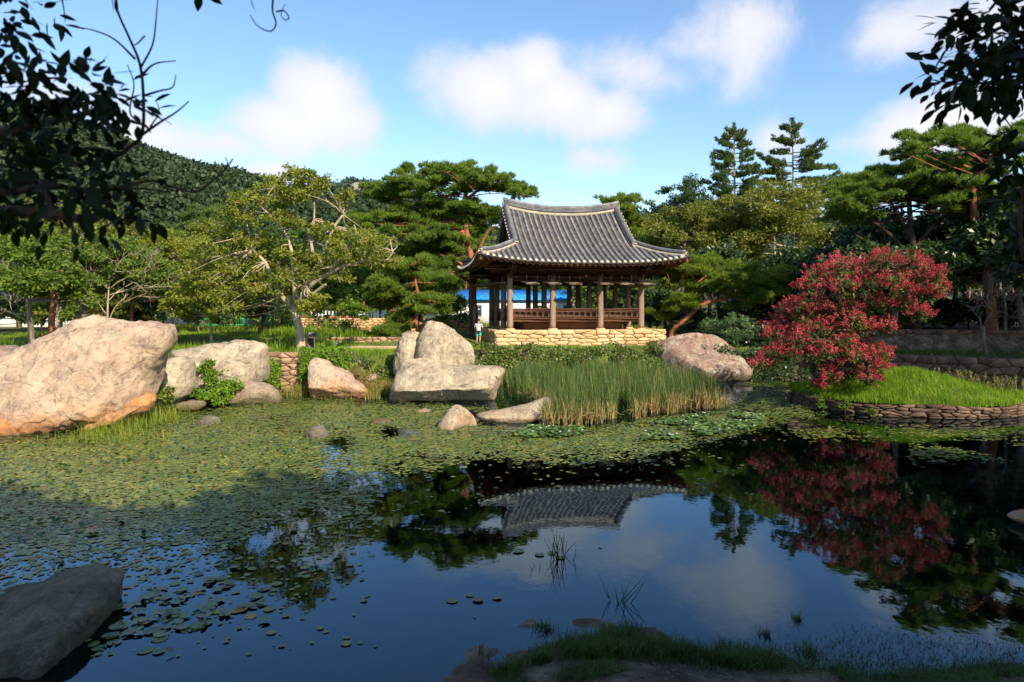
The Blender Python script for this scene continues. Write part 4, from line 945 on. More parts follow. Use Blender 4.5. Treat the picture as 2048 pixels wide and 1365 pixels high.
# pine leaning over the right side of the pavilion
p3 = cp([(300, 230, 26), (400, 215, 28), (500, 205, 28), (600, 225, 28), (700, 250, 28), (800, 275, 28), (900, 300, 28), (1000, 320, 28), (1100, 340, 28), (1200, 350, 26), (1280, 310, 24), (1270, 260, 18), (350, 300, 26), (450, 330, 26), (560, 330, 26), (680, 340, 26), (780, 380, 26), (420, 400, 22), (520, 430, 20), (640, 420, 22), (900, 400, 26), (1000, 430, 26), (1100, 440, 22), (340, 560, 24), (280, 580, 18), (180, 310, 22), (230, 260, 22), (120, 300, 20), (380, 500, 20), (960, 480, 24), (1060, 520, 24), (900, 540, 22), (200, 640, 18)], 1280, 480, 4.265)
px_pine('leaning pine with a bare reddish trunk right of the pavilion', (1338, 672), 43.0, [(1345, 664), (1362, 645), (1385, 626), (1400, 612), (1412, 606), (1440, 600), (1462, 594), (1480, 588), (1510, 575)],
        [[(1402, 612), (1408, 600), (1406, 585), (1412, 565)], [(1370, 588, -.8), (1385, 575, -.8), (1402, 560, -.8), (1412, 552, -.8)], [(1478, 588), (1485, 575), (1478, 560), (1460, 548)], [(1450, 597), (1480, 585), (1520, 580), (1560, 570)]],
        p3, 1.8, 5, (.19, .08), 105, 'pine_bright', back=4)
# right: the big pine crowns above the dark grove
p4 = cp([(380, 95, 16), (360, 185, 14), (420, 170, 16), (470, 105, 22), (480, 150, 18), (560, 110, 24), (640, 95, 24), (720, 85, 24), (800, 95, 24), (870, 90, 24), (940, 110, 24), (1010, 110, 24), (760, 150, 24), (840, 170, 26), (700, 130, 22), (780, 230, 26), (720, 250, 24), (900, 150, 24), (1000, 180, 22), (960, 240, 20), (1040, 150, 26), (520, 175, 14)], 1660, 240, 2.73)
px_pine('tall umbrella shaped pine reaching high over the dark grove on the right', (1985, 716), 35.0, [(1985, 650), (1975, 560), (1960, 480), (1945, 400), (1955, 360), (1975, 325), (2000, 302), (2025, 288)],
        [[(1965, 345), (1985, 315), (2010, 295), (2040, 280)], [(1975, 325), (1955, 315), (1930, 300), (1900, 288)], [(1960, 352), (1935, 335), (1900, 320), (1870, 300)]], p4, 2.2, 6, (.30, .1), 95, thick=(.12, .035), back=6)
p5 = cp([(310, 270, 20), (240, 330, 22), (340, 280, 24), (420, 270, 26), (500, 260, 28), (580, 245, 28), (660, 250, 28), (740, 280, 28), (800, 310, 28), (160, 350, 22), (110, 360, 14), (200, 380, 26), (290, 350, 28), (380, 340, 30), (470, 330, 30), (560, 330, 30), (650, 330, 30), (740, 360, 30), (820, 380, 28), (150, 430, 24), (100, 460, 20), (60, 480, 16), (220, 450, 28), (540, 390, 28), (460, 400, 28), (640, 400, 28), (720, 430, 28), (200, 500, 26), (140, 520, 24), (110, 560, 18), (640, 460, 26), (800, 450, 26), (880, 420, 26), (900, 500, 26), (960, 400, 26), (980, 480, 28), (720, 480, 28), (80, 520, 18)], 1660, 240, 2.73)
px_pine('broad dense pine with a rounded dark crown above the red flowering tree', (1840, 712), 36.5, [(1838, 680), (1832, 640), (1835, 580), (1830, 520), (1822, 460), (1818, 400)],
        [[(1830, 520), (1780, 470), (1740, 440), (1700, 420)], [(1828, 500), (1870, 450), (1920, 410)], [(1825, 480), (1790, 420), (1770, 380)], [(1832, 560), (1760, 500), (1710, 470)], [(1830, 540), (1900, 480), (1960, 440)]], p5, 2.4, 7, (.32, .12), 95, bark='bark_dark', thick=(.14, .04), back=30)

# the tall layered pines on the skyline
def skyline_pine(label, top, basey, Y, levels, seed, leaf='conifer'):
    r = rng(seed); t = at(top[0], top[1], Y); b = np.array((t[0], Y, float(gz(t[0], Y)))); root = thing('pine_tree', label, 'tree', tuple(b)); tb = MB(); bb = MB(); cb = MB()
    limb(tb, [b-np.array((0, 0, .2)), (b+t)/2+np.array((.1, 0, 0)), t], .34, .05, 8, 6)
    k = Y/F
    for py, lft, rgt in levels:
        z = CH+(PYH-py)*k
        for s, L in ((-1, lft), (1, rgt)):
            for q in range(3):
                az = r.uniform(-1.1, 1.1) if q else r.uniform(-.25, .25); ll = L*k*(r.uniform(.85, 1.05) if q == 0 else r.uniform(.5, .95)); up = r.uniform(-.06, .32)
                d = np.array((s*math.cos(az), math.sin(az), 0.)); o = np.array((t[0], Y, z-.15*ll+r.normal(0, .45)))
                pts = [o, o+d*ll*.5+np.array((0, 0, .02*ll)), o+d*ll+np.array((0, 0, up*ll))]; P = limb(bb, pts, .09, .025, 5, 5)
                n = int(ll*30); f = r.uniform(.25, 1.02, n); base = np.stack([np.interp(f, np.linspace(0, 1, len(P)), P[:, i]) for i in range(3)], -1)
                wd = (1.02-f)*ll*.16+.22; sd = np.array((-d[1], d[0], 0.)); off = r.uniform(-1, 1, n)
                base = base+sd*(off*wd)[:, None]+d*(np.abs(off)*wd*.3)[:, None]+np.c_[0*f, 0*f, r.uniform(-.15, .42, n)*(.5+.8*np.abs(np.sin(f*9+az*5)))]
                tufts(cb, base, np.array((0, 0, .9))+d*.6+sd*off[:, None]*.3, r, .42, .085, 8, .6)
    n = 60; f = r.random(n); base = t-np.array((0, 0, 1))*(f*1.6)[:, None]+r.normal(0, .16, (n, 3))*(.4+f)[:, None]; tufts(cb, base, np.array((0, 0, 1.2))+r.normal(0, .4, (n, 3)), r, .42, .08, 8, .5)
    fin(root, tb, 'trunk', MT['bark_grey'], True); fin(root, bb, 'branches', MT['bark_grey'], True); fin(root, cb, 'crown', MT[leaf]); return root
skyline_pine('tallest layered pine on the skyline with long level branches right of the pavilion', (1585, 238), 370, 92, [(258, 22, 18), (278, 44, 30), (300, 40, 62), (322, 70, 95), (338, 84, 60), (358, 70, 112), (385, 60, 112), (420, 75, 90), (450, 70, 80)], 41)
skyline_pine('slimmer layered pine on the skyline left of the tallest one', (1468, 250), 350, 90, [(268, 16, 20), (285, 28, 24), (300, 40, 34), (318, 50, 42), (335, 54, 44), (352, 46, 60), (370, 40, 66), (395, 50, 60), (420, 50, 60)], 42)

# broadleaf trees drawn from their clumps
def px_broad(label, base, Y, limbs, clumps, depth, seed, leaf, bark, per=260, ln=.20, wd=.10, copies=3, group=None, name='broadleaf_tree', flat=.55, thin=None, parts=None, cat='tree', gbase=None):
    r = rng(seed); g = at(base[0], base[1], Y); g[2] = float(gz(g[0], g[1])) if gbase is None else gbase
    root = thing(name, label, cat, tuple(g), 0, group); tb = MB(); bb = MB(); cb = MB(); cs = []
    for i, (rad0, rad1, pts) in enumerate(limbs):
        P = [at(p[0], p[1], Y+(p[2] if len(p) > 2 else 0)) for p in pts]
        if i == 0: P[0] = g-np.array((0, 0, .25))
        limb(tb if i == 0 else bb, P, rad0, rad1, 9 if i == 0 else 7, 5)
    ends = np.array([at(p[0], p[1], Y+(p[2] if len(p) > 2 else 0)) for _, _, pts in limbs for p in pts[1:]])
    for c in clumps:
        rx = c[2]/F*Y
        for q in range(copies):
            dy = 0 if (copies == 1) else r.uniform(-depth, depth); ce = at(c[0]+r.normal(0, c[2]*.35), c[1]+r.normal(0, c[2]*.22), Y+dy)
            L = spray(cb, ce, rx*.9, rx*.9, rx*flat, int(per*rx*rx)+20, r, ln, wd); cs.append((ce, rx))
            e = ends[np.argmin(np.linalg.norm(ends-ce, axis=1))]; limb(bb, [e, (e+ce)/2+r.normal(0, .12, 3), ce], .035, .012, 5, 3)
            for l in L[:6]: limb(bb, [ce, (ce+l)/2+r.normal(0, .05, 3), l], .014, .006, 4, 2)
    fin(root, tb, 'trunk', MT[bark], True); fin(root, bb, 'branches', MT['bark_dark' if leaf == 'myrtle_leaf' else bark], True); fin(root, cb, 'crown', MT[leaf])
    return root, cs
o3 = lambda L, s=3.5, ox=380, oy=330, rad=24: [(ox+x/s, oy+y/s, (rr[0] if rr else rad)) for x, y, *rr in L]
px_broad('spreading yellow green tree with pale bare limbs on the lawn left of centre', (603, 702), 33.4,
  [(.24, .17, [(603, 702), (600, 668), (594, 640), (583, 614)]),
   (.15, .05, [(583, 614), (563, 592, -.5), (549, 565, -.8), (530, 525, -1), (505, 500, -1.2), (492, 470, -1.3)]),
   (.16, .06, [(583, 614), (602, 596, -.4), (614, 578, -.6), (636, 560, -.8), (662, 546, -1), (690, 532, -1.2), (735, 520, -1.2), (785, 503, -1.2)]),
   (.12, .05, [(620, 570, -.6), (634, 545, -.7), (642, 518, -.8), (655, 485, -.8), (668, 455, -.8), (686, 430, -.8)]),
   (.12, .04, [(600, 598, .2), (625, 540, .5), (621, 480, .6), (606, 445, .7), (592, 425, .8), (590, 385, .8)]),
   (.11, .035, [(590, 606, -.5), (586, 530, -1.0), (580, 490, -1.1), (566, 460, -1.1), (548, 440, -1.2), (520, 412, -1.3)]),
   (.08, .03, [(660, 546, -1), (672, 528, -1.3), (694, 502, -1.4), (712, 470, -1.4), (708, 450, -1.4)]),
   (.07, .025, [(621, 480, .6), (628, 440, .4), (628, 400, .3), (622, 375, .3)]),
   (.09, .05, [(604, 600, -.4), (590, 590, -.8), (597, 575, -1.1), (612, 572, -1.3)]),
   (.09, .07, [(625, 590, -.3), (640, 578, -.6), (652, 570, -.8)]), (.06, .02, [(492, 505, -1.2), (498, 470, -1.4), (488, 430, -1.4), (484, 415, -1.4)])],
  o3([(600, 90), (700, 75), (780, 80), (850, 95), (950, 130), (560, 160), (650, 170), (760, 180), (850, 200), (1050, 210, 20), (330, 240), (420, 210), (500, 250), (620, 280), (700, 270), (1040, 280, 18), (300, 330), (400, 370), (230, 400), (640, 400), (720, 420), (880, 460), (960, 430, 18), (150, 470), (250, 480), (350, 500), (480, 520), (570, 560), (100, 560), (200, 570), (320, 590), (430, 640), (560, 660), (690, 640), (800, 640), (900, 680), (60, 650), (160, 680), (280, 700), (400, 740), (500, 760), (620, 780), (750, 720), (850, 760), (1050, 560), (1130, 500), (1200, 470, 18), (1230, 530), (1300, 520), (1400, 530, 18), (1100, 640), (1180, 660), (1280, 690), (1350, 660), (1440, 680, 18), (1000, 720), (1080, 780), (60, 760), (40, 850), (150, 800), (250, 850), (350, 850), (100, 930), (200, 950), (300, 940), (400, 930), (450, 860), (550, 860), (700, 860), (800, 990, 20), (860, 1000, 20), (900, 950, 20), (150, 1020, 20), (280, 1020, 20)]),
  2.6, 51, 'olive_leaf', 'bark_pale', 400, .19, .10, 3)
# crape myrtle on the islet
cm = [(1760, 520, 24), (1700, 530, 26), (1650, 545, 26), (1620, 575, 26), (1820, 530, 26), (1860, 550, 24), (1880, 570, 18), (1740, 560, 30), (1690, 575, 30), (1800, 570, 30), (1850, 590, 24), (1640, 615, 28), (1590, 620, 22), (1680, 620, 30), (1740, 610, 30), (1800, 610, 26), (1840, 628, 18), (1600, 655, 28), (1560, 660, 22), (1540, 675, 18), (1650, 660, 28), (1700, 650, 26), (1545, 715, 24), (1575, 700, 26), (1525, 725, 14), (1610, 695, 26), (1650, 700, 24), (1690, 690, 22), (1690, 740, 24), (1640, 725, 24), (1620, 660, 28), (1680, 700, 28), (1580, 640, 22), (1720, 720, 24), (1750, 710, 24), (1765, 735, 16), (1660, 760, 16), (1735, 755, 18), (1770, 655, 20), (1640, 772, 9)]
cm = [(a_, b_, c_*.94) for a_, b_, c_ in cm]
myr, mcs = px_broad('red flowering crape myrtle leaning over the water on the islet', (1742, 752), 25.6,
  [(.13, .09, [(1742, 752), (1735, 720), (1728, 690), (1722, 665)]), (.09, .04, [(1722, 668), (1700, 640, -.3), (1670, 620, -.6), (1640, 600, -.8)]), (.09, .04, [(1725, 680), (1760, 640, .3), (1800, 600, .5), (1840, 575, .6)]),
   (.08, .03, [(1720, 660), (1725, 620), (1735, 580), (1750, 545)]), (.08, .03, [(1735, 715), (1700, 690, -.8), (1650, 685, -1.4), (1590, 690, -1.6), (1550, 700, -1.6)]), (.06, .03, [(1738, 730), (1715, 720, -1), (1690, 735, -1.5)]), (.05, .02, [(1760, 640, .3), (1790, 645, .0), (1830, 650, -.2)])],
  cm, 2.0, 52, 'myrtle_leaf', 'bark_grey', 620, .13, .07, 4, None, 'flowering_tree', .85, gbase=float(iz(np.array(13.5), np.array(25.6))))
r = rng(77); bm_ = MB()
for ce, rx in mcs:
    n = int(23*rx)+8; d = sph(r, n); d[:, 2] = np.abs(d[:, 2])*.95-.2; d = nrm(d); P = ce+d*np.array((rx, rx, rx*.78))*r.uniform(.55, 1.18, (n, 1))
    for p, dd in zip(P, d):
        q = r.integers(24, 60); ax = nrm(dd+np.array((0, 0, .6))); s = r.uniform(.45, 1.15); hgt = r.random(q); off = r.normal(0, .055, (q, 3))*(1.15-hgt)[:, None]*s
        V = p+ax*(hgt*.20*s)[:, None]+off; quads(bm_, V, sph(r, q), sph(r, q), .05*s, .042*s)
bl = fin(myr, bm_, 'blossom', MT['blossom']); bl['kind'] = 'stuff'

def broad_generic(name, label, loc, h, w, seed, leaf, bark, ncl=26, per=230, ln=.3, wd=.17, lo=.28, trunk=.2, group=None, flat=.6, sway=.3, cat='tree', lean=(0, 0), multi=1):
    r = rng(seed); root = thing(name, label, cat, loc, 0, group); tb = MB(); bb = MB(); cb = MB(); ts = []
    for m_ in range(multi):
        o = np.array((r.normal(0, .25) if multi > 1 else 0, r.normal(0, .25) if multi > 1 else 0, -.2)); t = o+np.array((r.normal(0, sway)+lean[0], r.normal(0, sway)+lean[1], h*.72)); P = limb(tb, [o, (o+t)/2+r.normal(0, sway*.4, 3), t], trunk, trunk*.3, 8, 5); ts.append(P)
    TP = np.concatenate(ts)
    d = sph(r, ncl); d[:, 2] = np.abs(d[:, 2])*1.5-.5; ce = np.array((lean[0], lean[1], h*(lo+(1-lo)*.5)))+d*r.uniform(.55, .95, (ncl, 1))*np.array((w/2, w/2, h*(1-lo)*.5))
    for c in ce:
        rx = w*r.uniform(.11, .19); spray(cb, c, rx, rx, rx*flat, int(per*1.7*rx*rx)+30, r, ln, wd)
        q = TP[np.argmin(np.linalg.norm(TP-c, axis=1)+np.where(TP[:, 2] > c[2], 2, 0)+np.where(TP[:, 2] < h*.15, 9, 0))]; limb(bb, [q, (q+c)/2+r.normal(0, .15, 3)-np.array((0, 0, .1)), c], trunk*.28, .015, 5, 3)
    link('trunk', tb.mesh('trunk', MT[bark], True), root); link('branches', bb.mesh('branches', MT[bark], True), root); link('crown', cb.mesh('crown', MT[leaf]), root); return root
def pine_generic(name, label, loc, h, w, seed, leaf='pine_far', bark='bark_red', n=16, dens=36, ln=.42, wd=.085, trunk=.2, group=None, lo=.35):
    r = rng(seed); root = thing(name, label, 'tree', loc, 0, group); tb = MB(); bb = MB(); cb = MB()
    t = np.array((r.normal(0, .5), r.normal(0, .5), h*.93)); P = limb(tb, [np.array((0, 0, -.2)), np.array((r.normal(0, .3), r.normal(0, .3), h*.4)), t], trunk, trunk*.3, 8, 6)
    for k in range(n):
        f = lo+(1-lo)*((k+.5)/n)**.9; a = k*2.4+r.normal(0, .4); ra = w/2*(1-((f-lo)/(1-lo))**1.6*.75)*r.uniform(.45, 1.0); c = np.array((math.cos(a)*ra, math.sin(a)*ra, h*f)); rx = w*r.uniform(.13, .2)
        c[:2] += np.array([np.interp(c[2], P[:, 2], P[:, 0]), np.interp(c[2], P[:, 2], P[:, 1])])
        pad(cb, c, rx, rx, rx*.38, r, dens, ln, wd, 6); q = P[np.argmin(np.abs(P[:, 2]-(c[2]-.35)))]; limb(bb, [q, (q+c)/2+np.array((0, 0, -.1)), c-np.array((0, 0, .15))], trunk*.3, .02, 5, 3)
    pad(cb, t, w*.14, w*.14, .4, r, dens, ln, wd, 6)
    link('trunk', tb.mesh('trunk', MT[bark], True), root); link('branches', bb.mesh('branches', MT[bark], True), root); link('crown', cb.mesh('crown', MT[leaf]), root); return root
def gp(px, Y): x = (px-PX0)/F*Y; return (x, Y, float(gz(x, Y))-.05)
def hgt(px, py, Y): return CH+(PYH-py)/F*Y-gp(px, Y)[2]

# left grove
bw = lambda px: px
L_ = [('broadleaf_tree', 'green tree with a pale trunk nearest the huge boulder at the left edge', 68, 33.5, 470, 5.5, 61, 'green_leaf', 'bark_grey', .16),
      ('broadleaf_tree', 'dark green tree with a thick grey trunk behind the head of the huge boulder', 178, 38, 440, 7.0, 62, 'green_leaf', 'bark_grey', .28),
      ('broadleaf_tree', 'green tree with a thin reddish trunk right behind the huge boulder head', 262, 42, 500, 6.0, 63, 'green_leaf', 'bark_red', .15),
      ('broadleaf_tree', 'bushy green tree beyond the reddish trunks at the left edge', -20, 42, 400, 8.0, 64, 'green_leaf', 'bark_grey', .2),
      ('broadleaf_tree', 'dull olive tree with many bare grey twigs among the left grove', 120, 46, 400, 8.5, 65, 'olive_far', 'bark_pale', .22),
      ('broadleaf_tree', 'olive green tree between the left grove and the yellow green tree', 345, 47, 450, 7.5, 66, 'olive_leaf', 'bark_pale', .18),
      ('broadleaf_tree', 'low spreading yellow green tree on the lawn left of the information board', 425, 38, 560, 5.5, 67, 'olive_leaf', 'bark_pale', .12),
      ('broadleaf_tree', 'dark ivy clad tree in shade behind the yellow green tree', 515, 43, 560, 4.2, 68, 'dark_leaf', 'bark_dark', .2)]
for nm, lb, px, Y, top, w_, sd, lf, bk, tk in L_: broad_generic(nm, lb, gp(px, Y), hgt(px, top, Y), w_, sd, lf, bk, 30, 200, .22, .12, .26, tk)
rt = px_pine('short pine with two reddish trunks behind the huge boulder at the left edge', (100, 700), 35, [(103, 665), (104, 630), (108, 605), (106, 580)], [[(88, 705), (86, 670), (80, 640)]], [(70, 590, 26), (110, 575, 28), (140, 590, 26), (90, 560, 26), (160, 560, 24), (50, 560, 22)], 1.2, 69, (.2, .13), 80, 'pine', 'bark_red')
# bare twiggy branches showing through the left grove: small dead trees
def bare_tree(label, px, Y, top, seed, spread=.5, n=9, bark='bark_pale', rad=.07):
    r = rng(seed); b = np.array(gp(px, Y)); root = thing('bare_tree', label, 'tree', tuple(b)); h = hgt(px, top, Y); tb = MB(); bb = MB()
    P = limb(tb, [(0, 0, -.2), (r.normal(0, .12), 0, h*.35), (r.normal(0, .25), r.normal(0, .2), h*.62)], rad, rad*.5, 7, 5)
    def br(p, d, L, rd, lev):
        e = p+d*L; mid = (p+e)/2+r.normal(0, .09*L, 3); limb(bb, [p, mid, e], rd, rd*.5, 5, 3)
        if lev < 3:
            for q in range(3 if lev < 2 else 2): br(p+(e-p)*r.uniform(.4, 1), nrm(d+r.normal(0, spread, 3)+np.array((0, 0, .12))), L*r.uniform(.5, .75), rd*.55, lev+1)
    for k in range(n): br(P[r.integers(len(P)//3, len(P))], nrm(np.array((r.normal(0, 1), r.normal(0, .7), r.uniform(.1, .9)))), h*.32, rad*.45, 0)
    link('trunk', tb.mesh('trunk', MT[bark], True), root); link('branches', bb.mesh('branches', MT[bark], True), root); return root
bare_tree('leafless twiggy grey tree standing out of the left grove above the boulder', 215, 37, 470, 71)
bare_tree('leafless pale tree at the far left behind the dark foreground leaves', 60, 37.5, 440, 72)
bare_tree('small crooked bare tree with pale forked trunk on the right terrace', 1973, 31.5, 570, 73, .6, 6, 'bark_grey', .10)
bare_tree('thin dead tree with drooping twigs in the dark grove at the right edge', 2010, 33, 540, 74, .7, 8, 'bark_grey', .09)
# shrubs behind the lawn
for lb, px, Y, top, w_, sd, lf in [('round dark green shrub in front of the sunlit garden wall', 706, 46.5, 597, 2.6, 81, 'fresh_leaf'), ('bushy shrub with yellowing leaves beside the pine left of the pavilion', 905, 45.5, 590, 2.4, 82, 'green_leaf'),
        ('low bright shrub between the shaded boulder and the pavilion', 880, 43, 640, 1.7, 83, 'green_leaf'), ('thin yellow green sapling right of the yellow green tree', 652, 41, 590, 2.2, 84, 'olive_leaf')]:
    broad_generic('shrub', lb, gp(px, Y), hgt(px, top, Y), w_, sd, lf, 'bark_grey', 16, 420, .17, .10, .1, .06, cat='shrub')
# right of the pavilion: broadleaf masses
R_ = [('wide olive green tree with grey limbs behind the pavilion roof end', 1370, 66, 415, 10.5, 91, 'olive_far', 'bark_pale', .25), ('largest rounded olive tree below the skyline pines', 1560, 64, 372, 12.5, 92, 'olive_far', 'bark_pale', .3),
      ('olive tree with reddish tips between the two larger olive trees', 1465, 68, 395, 10.0, 93, 'olive_far', 'bark_pale', .25), ('pale olive tree peeping over the pavilion roof end', 1290, 74, 430, 8.0, 94, 'olive_far', 'bark_pale', .2),
      ('dark green tree rising above the olive trees left of the skyline pines', 1355, 86, 322, 8.0, 95, 'dark_leaf', 'bark_grey', .3), ('second dark green tree between the first and the slim skyline pine', 1420, 88, 330, 9.5, 96, 'dark_leaf', 'bark_grey', .3),
      ('glossy dark green tree above the leaning pine', 1440, 52, 495, 7.0, 97, 'dark_leaf', 'bark_dark', .2), ('glossy dark green tree behind the upper left of the red tree', 1590, 50, 490, 7.0, 98, 'dark_leaf', 'bark_dark', .2),
      ('dark bushy tree behind the leaning trunk', 1330, 50, 580, 5.0, 99, 'dark_leaf', 'bark_dark', .2), ('yellow green tree between the olive trees and the dark grove', 1675, 52, 455, 7.0, 100, 'olive_far', 'bark_pale', .22)]
for lb, px, Y, top, w_, sd, lf, bk, tk in R_: broad_generic('broadleaf_tree', lb, gp(px, Y), hgt(px, top, Y), w_, sd, lf, bk, 34, 130, .32, .18, .2, tk)
for lb, px, Y, top, w_, sd, lf in [('feathery blue green shrub behind the domed boulder', 1455, 39.5, 622, 3.4, 101, 'blue_leaf'), ('dark undergrowth shrub hanging over the water beside the domed boulder', 1530, 37.6, 690, 3.2, 102, 'dark_leaf'), ('blue green shrub lower right of the feathery one', 1490, 38.3, 660, 2.2, 103, 'blue_leaf'),
        ('dark shrub under the leaning pine', 1390, 45.5, 610, 4.2, 104, 'dark_leaf'), ('dark shrub at the water behind the red tree', 1590, 37.4, 660, 4.2, 105, 'dark_leaf'), ('dark evergreen shrub behind the right end of the pavilion', 1310, 53, 590, 4.5, 106, 'dark_leaf'), ('dark evergreen bush deep in the grove behind the red tree', 1660, 42, 560, 5.5, 107, 'dark_leaf')]:
    broad_generic('shrub', lb, gp(px, Y), hgt(px, top, Y), w_, sd, lf, 'bark_dark', 22, 330, .17, .06 if lf == 'blue_leaf' else .10, .0, .06, cat='shrub')
# dark grove on the right terraces
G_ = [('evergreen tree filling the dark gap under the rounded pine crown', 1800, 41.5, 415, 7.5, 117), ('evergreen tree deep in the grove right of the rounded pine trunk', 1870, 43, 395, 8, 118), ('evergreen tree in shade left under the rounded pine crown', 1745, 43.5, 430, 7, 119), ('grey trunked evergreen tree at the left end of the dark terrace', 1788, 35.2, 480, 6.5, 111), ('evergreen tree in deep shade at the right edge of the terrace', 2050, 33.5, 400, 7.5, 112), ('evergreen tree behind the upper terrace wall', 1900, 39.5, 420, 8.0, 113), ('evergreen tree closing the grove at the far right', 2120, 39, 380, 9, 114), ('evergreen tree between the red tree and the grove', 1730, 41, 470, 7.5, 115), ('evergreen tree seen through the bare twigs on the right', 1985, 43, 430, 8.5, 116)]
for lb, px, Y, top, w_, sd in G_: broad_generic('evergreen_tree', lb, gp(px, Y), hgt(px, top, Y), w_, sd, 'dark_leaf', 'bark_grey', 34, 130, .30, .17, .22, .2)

# background trees behind the lawn, the pavilion and at the foot of the hill: copies
protoA = pine_generic('pine_tree', 'hazy green pine in the belt of pines at the foot of the hill', gp(330, 95), 11, 7.5, 121, group='pines at the foot of the hill')
protoB = pine_generic('pine_tree', 'hazy green pine in the belt of pines at the foot of the hill', gp(440, 105), 12, 8, 122, leaf='pine_bright', group='pines at the foot of the hill')
r = rng(5)
for k in range(58):
    Y = r.uniform(75, 190); px = r.uniform(-60, 1080) if k % 3 else r.uniform(1180, 2150); pr = (protoA, protoB)[k % 2]
    dup(pr, gp(px, Y), r.uniform(0, 6.3), r.uniform(.75, 1.15)*(1 if k % 3 else 1.25))
protoC = broad_generic('broadleaf_tree', 'green tree in the leafy belt behind the garden wall', gp(760, 62), 7, 6, 123, 'green_leaf', 'bark_grey', 30, 90, .34, .2, .15, .2, group='trees behind the garden wall')
protoD = broad_generic('broadleaf_tree', 'green tree in the leafy belt behind the garden wall', gp(640, 64), 6.5, 6, 124, 'olive_far', 'bark_grey', 30, 90, .34, .2, .15, .2, group='trees behind the garden wall')
for k in range(26):
    px = -40+k*34+r.uniform(-12, 12) if k < 25 else 1210; Y = r.uniform(56, 70)
    if 905 < px < 1170: Y = r.uniform(84, 95)
    dup((protoC, protoD)[k % 2], gp(px, Y), r.uniform(0, 6.3), r.uniform(.75, 1.2))
for k, (px, Y, s) in enumerate([(1190, 70, .9), (1250, 62, 1.0), (1300, 58, .9), (1010, 92, .8), (1100, 96, .9), (1700, 60, 1.2), (1780, 55, 1.2), (1850, 52, 1.2), (1930, 50, 1.2), (2010, 52, 1.2), (2090, 55, 1.2)]):
    dup((protoC, protoD)[k % 2], gp(px, Y), r.uniform(0, 6.3), s, 'leafy green tree in the belt behind the pavilion and the grove', 'trees behind the pavilion')

# evergreens outside the picture whose shade falls on the near water
shd = broad_generic('evergreen_tree', 'broad evergreen tree shading the near bank', (1.5, -4.5, 2.2), 9.6, 9, 131, 'silhouette_leaf', 'bark_dark', 46, 60, .55, .36, .3, .3, group='trees shading the near bank')
for x, y, s in [(7.5, -3.5, 1.08), (13.5, -3.5, 1.12), (19.5, -1.5, 1.15), (-5.5, -7.5, .75), (5, -9, 1.2), (11, -9, 1.35), (17, -8, 1.35), (24, -5, 1.25), (27.2, 24.6, .98), (30.5, 20.5, 1.05), (31.5, 29, 1.3), (36, 24, 1.3), (38, 33, 1.35)]:
    dup(shd, (x, y, float(gz(x, y))), x*1.3, s)
# undergrowth that closes the grove on the right
for k, (px, Y, w_, top) in enumerate([(1700, 39.5, 4.5, 600), (1760, 38.5, 4, 610), (1820, 38, 4, 605), (1880, 38.5, 4.5, 600), (1940, 38, 4.5, 595), (2000, 37.5, 4.5, 600), (2060, 37, 5, 590), (2120, 36, 5, 590)]):
    broad_generic('shrub', ['dark shrub in the grove directly behind the red tree', 'dark shrub in the grove left of the grey trunks', 'dark shrub behind the grey trunk at the end of the terrace', 'dark shrub behind the middle of the upper terrace wall', 'dark shrub in the grove left of the crooked bare tree', 'dark shrub in the grove behind the crooked bare tree', 'dark shrub at the right edge behind the twiggy dead tree', 'dark shrub closing the grove at the far right edge'][k], gp(px, Y), hgt(px, top, Y), w_, 140+k, 'dark_leaf', 'bark_dark', 22, 200, .2, .12, .0, .06, cat='shrub')
# low trees and shrubs that close the view under the crowns on the left
FL = [('dark shrub closing the gap behind the leaning pine', 1520, 46, 575, 5.5, 'dark_leaf'), ('dark shrub between the leaning pine and the red tree', 1575, 44, 585, 4.5, 'dark_leaf'), ('dark leafy shrub behind the trunks at the far left', -10, 50, 590, 5, 'green_leaf'), ('leafy shrub between the reddish trunks and the grey trunk', 125, 47, 585, 4.2, 'green_leaf'), ('shrub filling the gap right of the grey trunk', 235, 49, 595, 4.5, 'olive_far'), ('low dark tree behind the lawn left of the ivy clad tree', 320, 51, 575, 5, 'dark_leaf'),
      ('dark shrub behind the low spreading tree', 400, 48, 590, 4.2, 'dark_leaf'), ('dark shrub left of the ivy clad tree', 468, 50, 580, 5, 'green_leaf'), ('dark shrub behind the trunk of the yellow green tree', 560, 53, 570, 4.6, 'dark_leaf'), ('leafy tree above the left end of the garden wall', 625, 56, 540, 5.5, 'green_leaf'),
      ('leafy tree above the garden wall left of the dense pine', 735, 55, 535, 6, 'green_leaf'), ('leafy tree behind the dense pine', 800, 58, 520, 6.5, 'green_leaf'), ('dark tree between the dense pine and the blue roofed house', 880, 60, 560, 5.5, 'dark_leaf'), ('small tree in front of the blue roofed house seen through the pavilion', 1090, 64, 612, 3.5, 'green_leaf'),
      ('leafy tree right of the blue roofed house seen through the pavilion', 1205, 60, 560, 6, 'green_leaf'), ('second leafy tree right of the blue roofed house', 1262, 58, 570, 5, 'dark_leaf'), ('tall olive tree behind the left grove', 40, 56, 420, 8, 'olive_far'), ('tall olive tree behind the grey trunk', 210, 58, 430, 8.5, 'olive_far'), ('olive tree behind the left part of the yellow green crown', 420, 58, 450, 8, 'olive_far')]
for k, (lb, px, Y, top, w_, lf) in enumerate(FL):
    broad_generic('shrub' if top > 565 else 'broadleaf_tree', lb, gp(px, Y), hgt(px, top, Y), w_, 300+k, lf, 'bark_grey', 30, 150, .24, .15, .02 if top > 565 else .12, .1, cat='shrub' if top > 565 else 'tree')
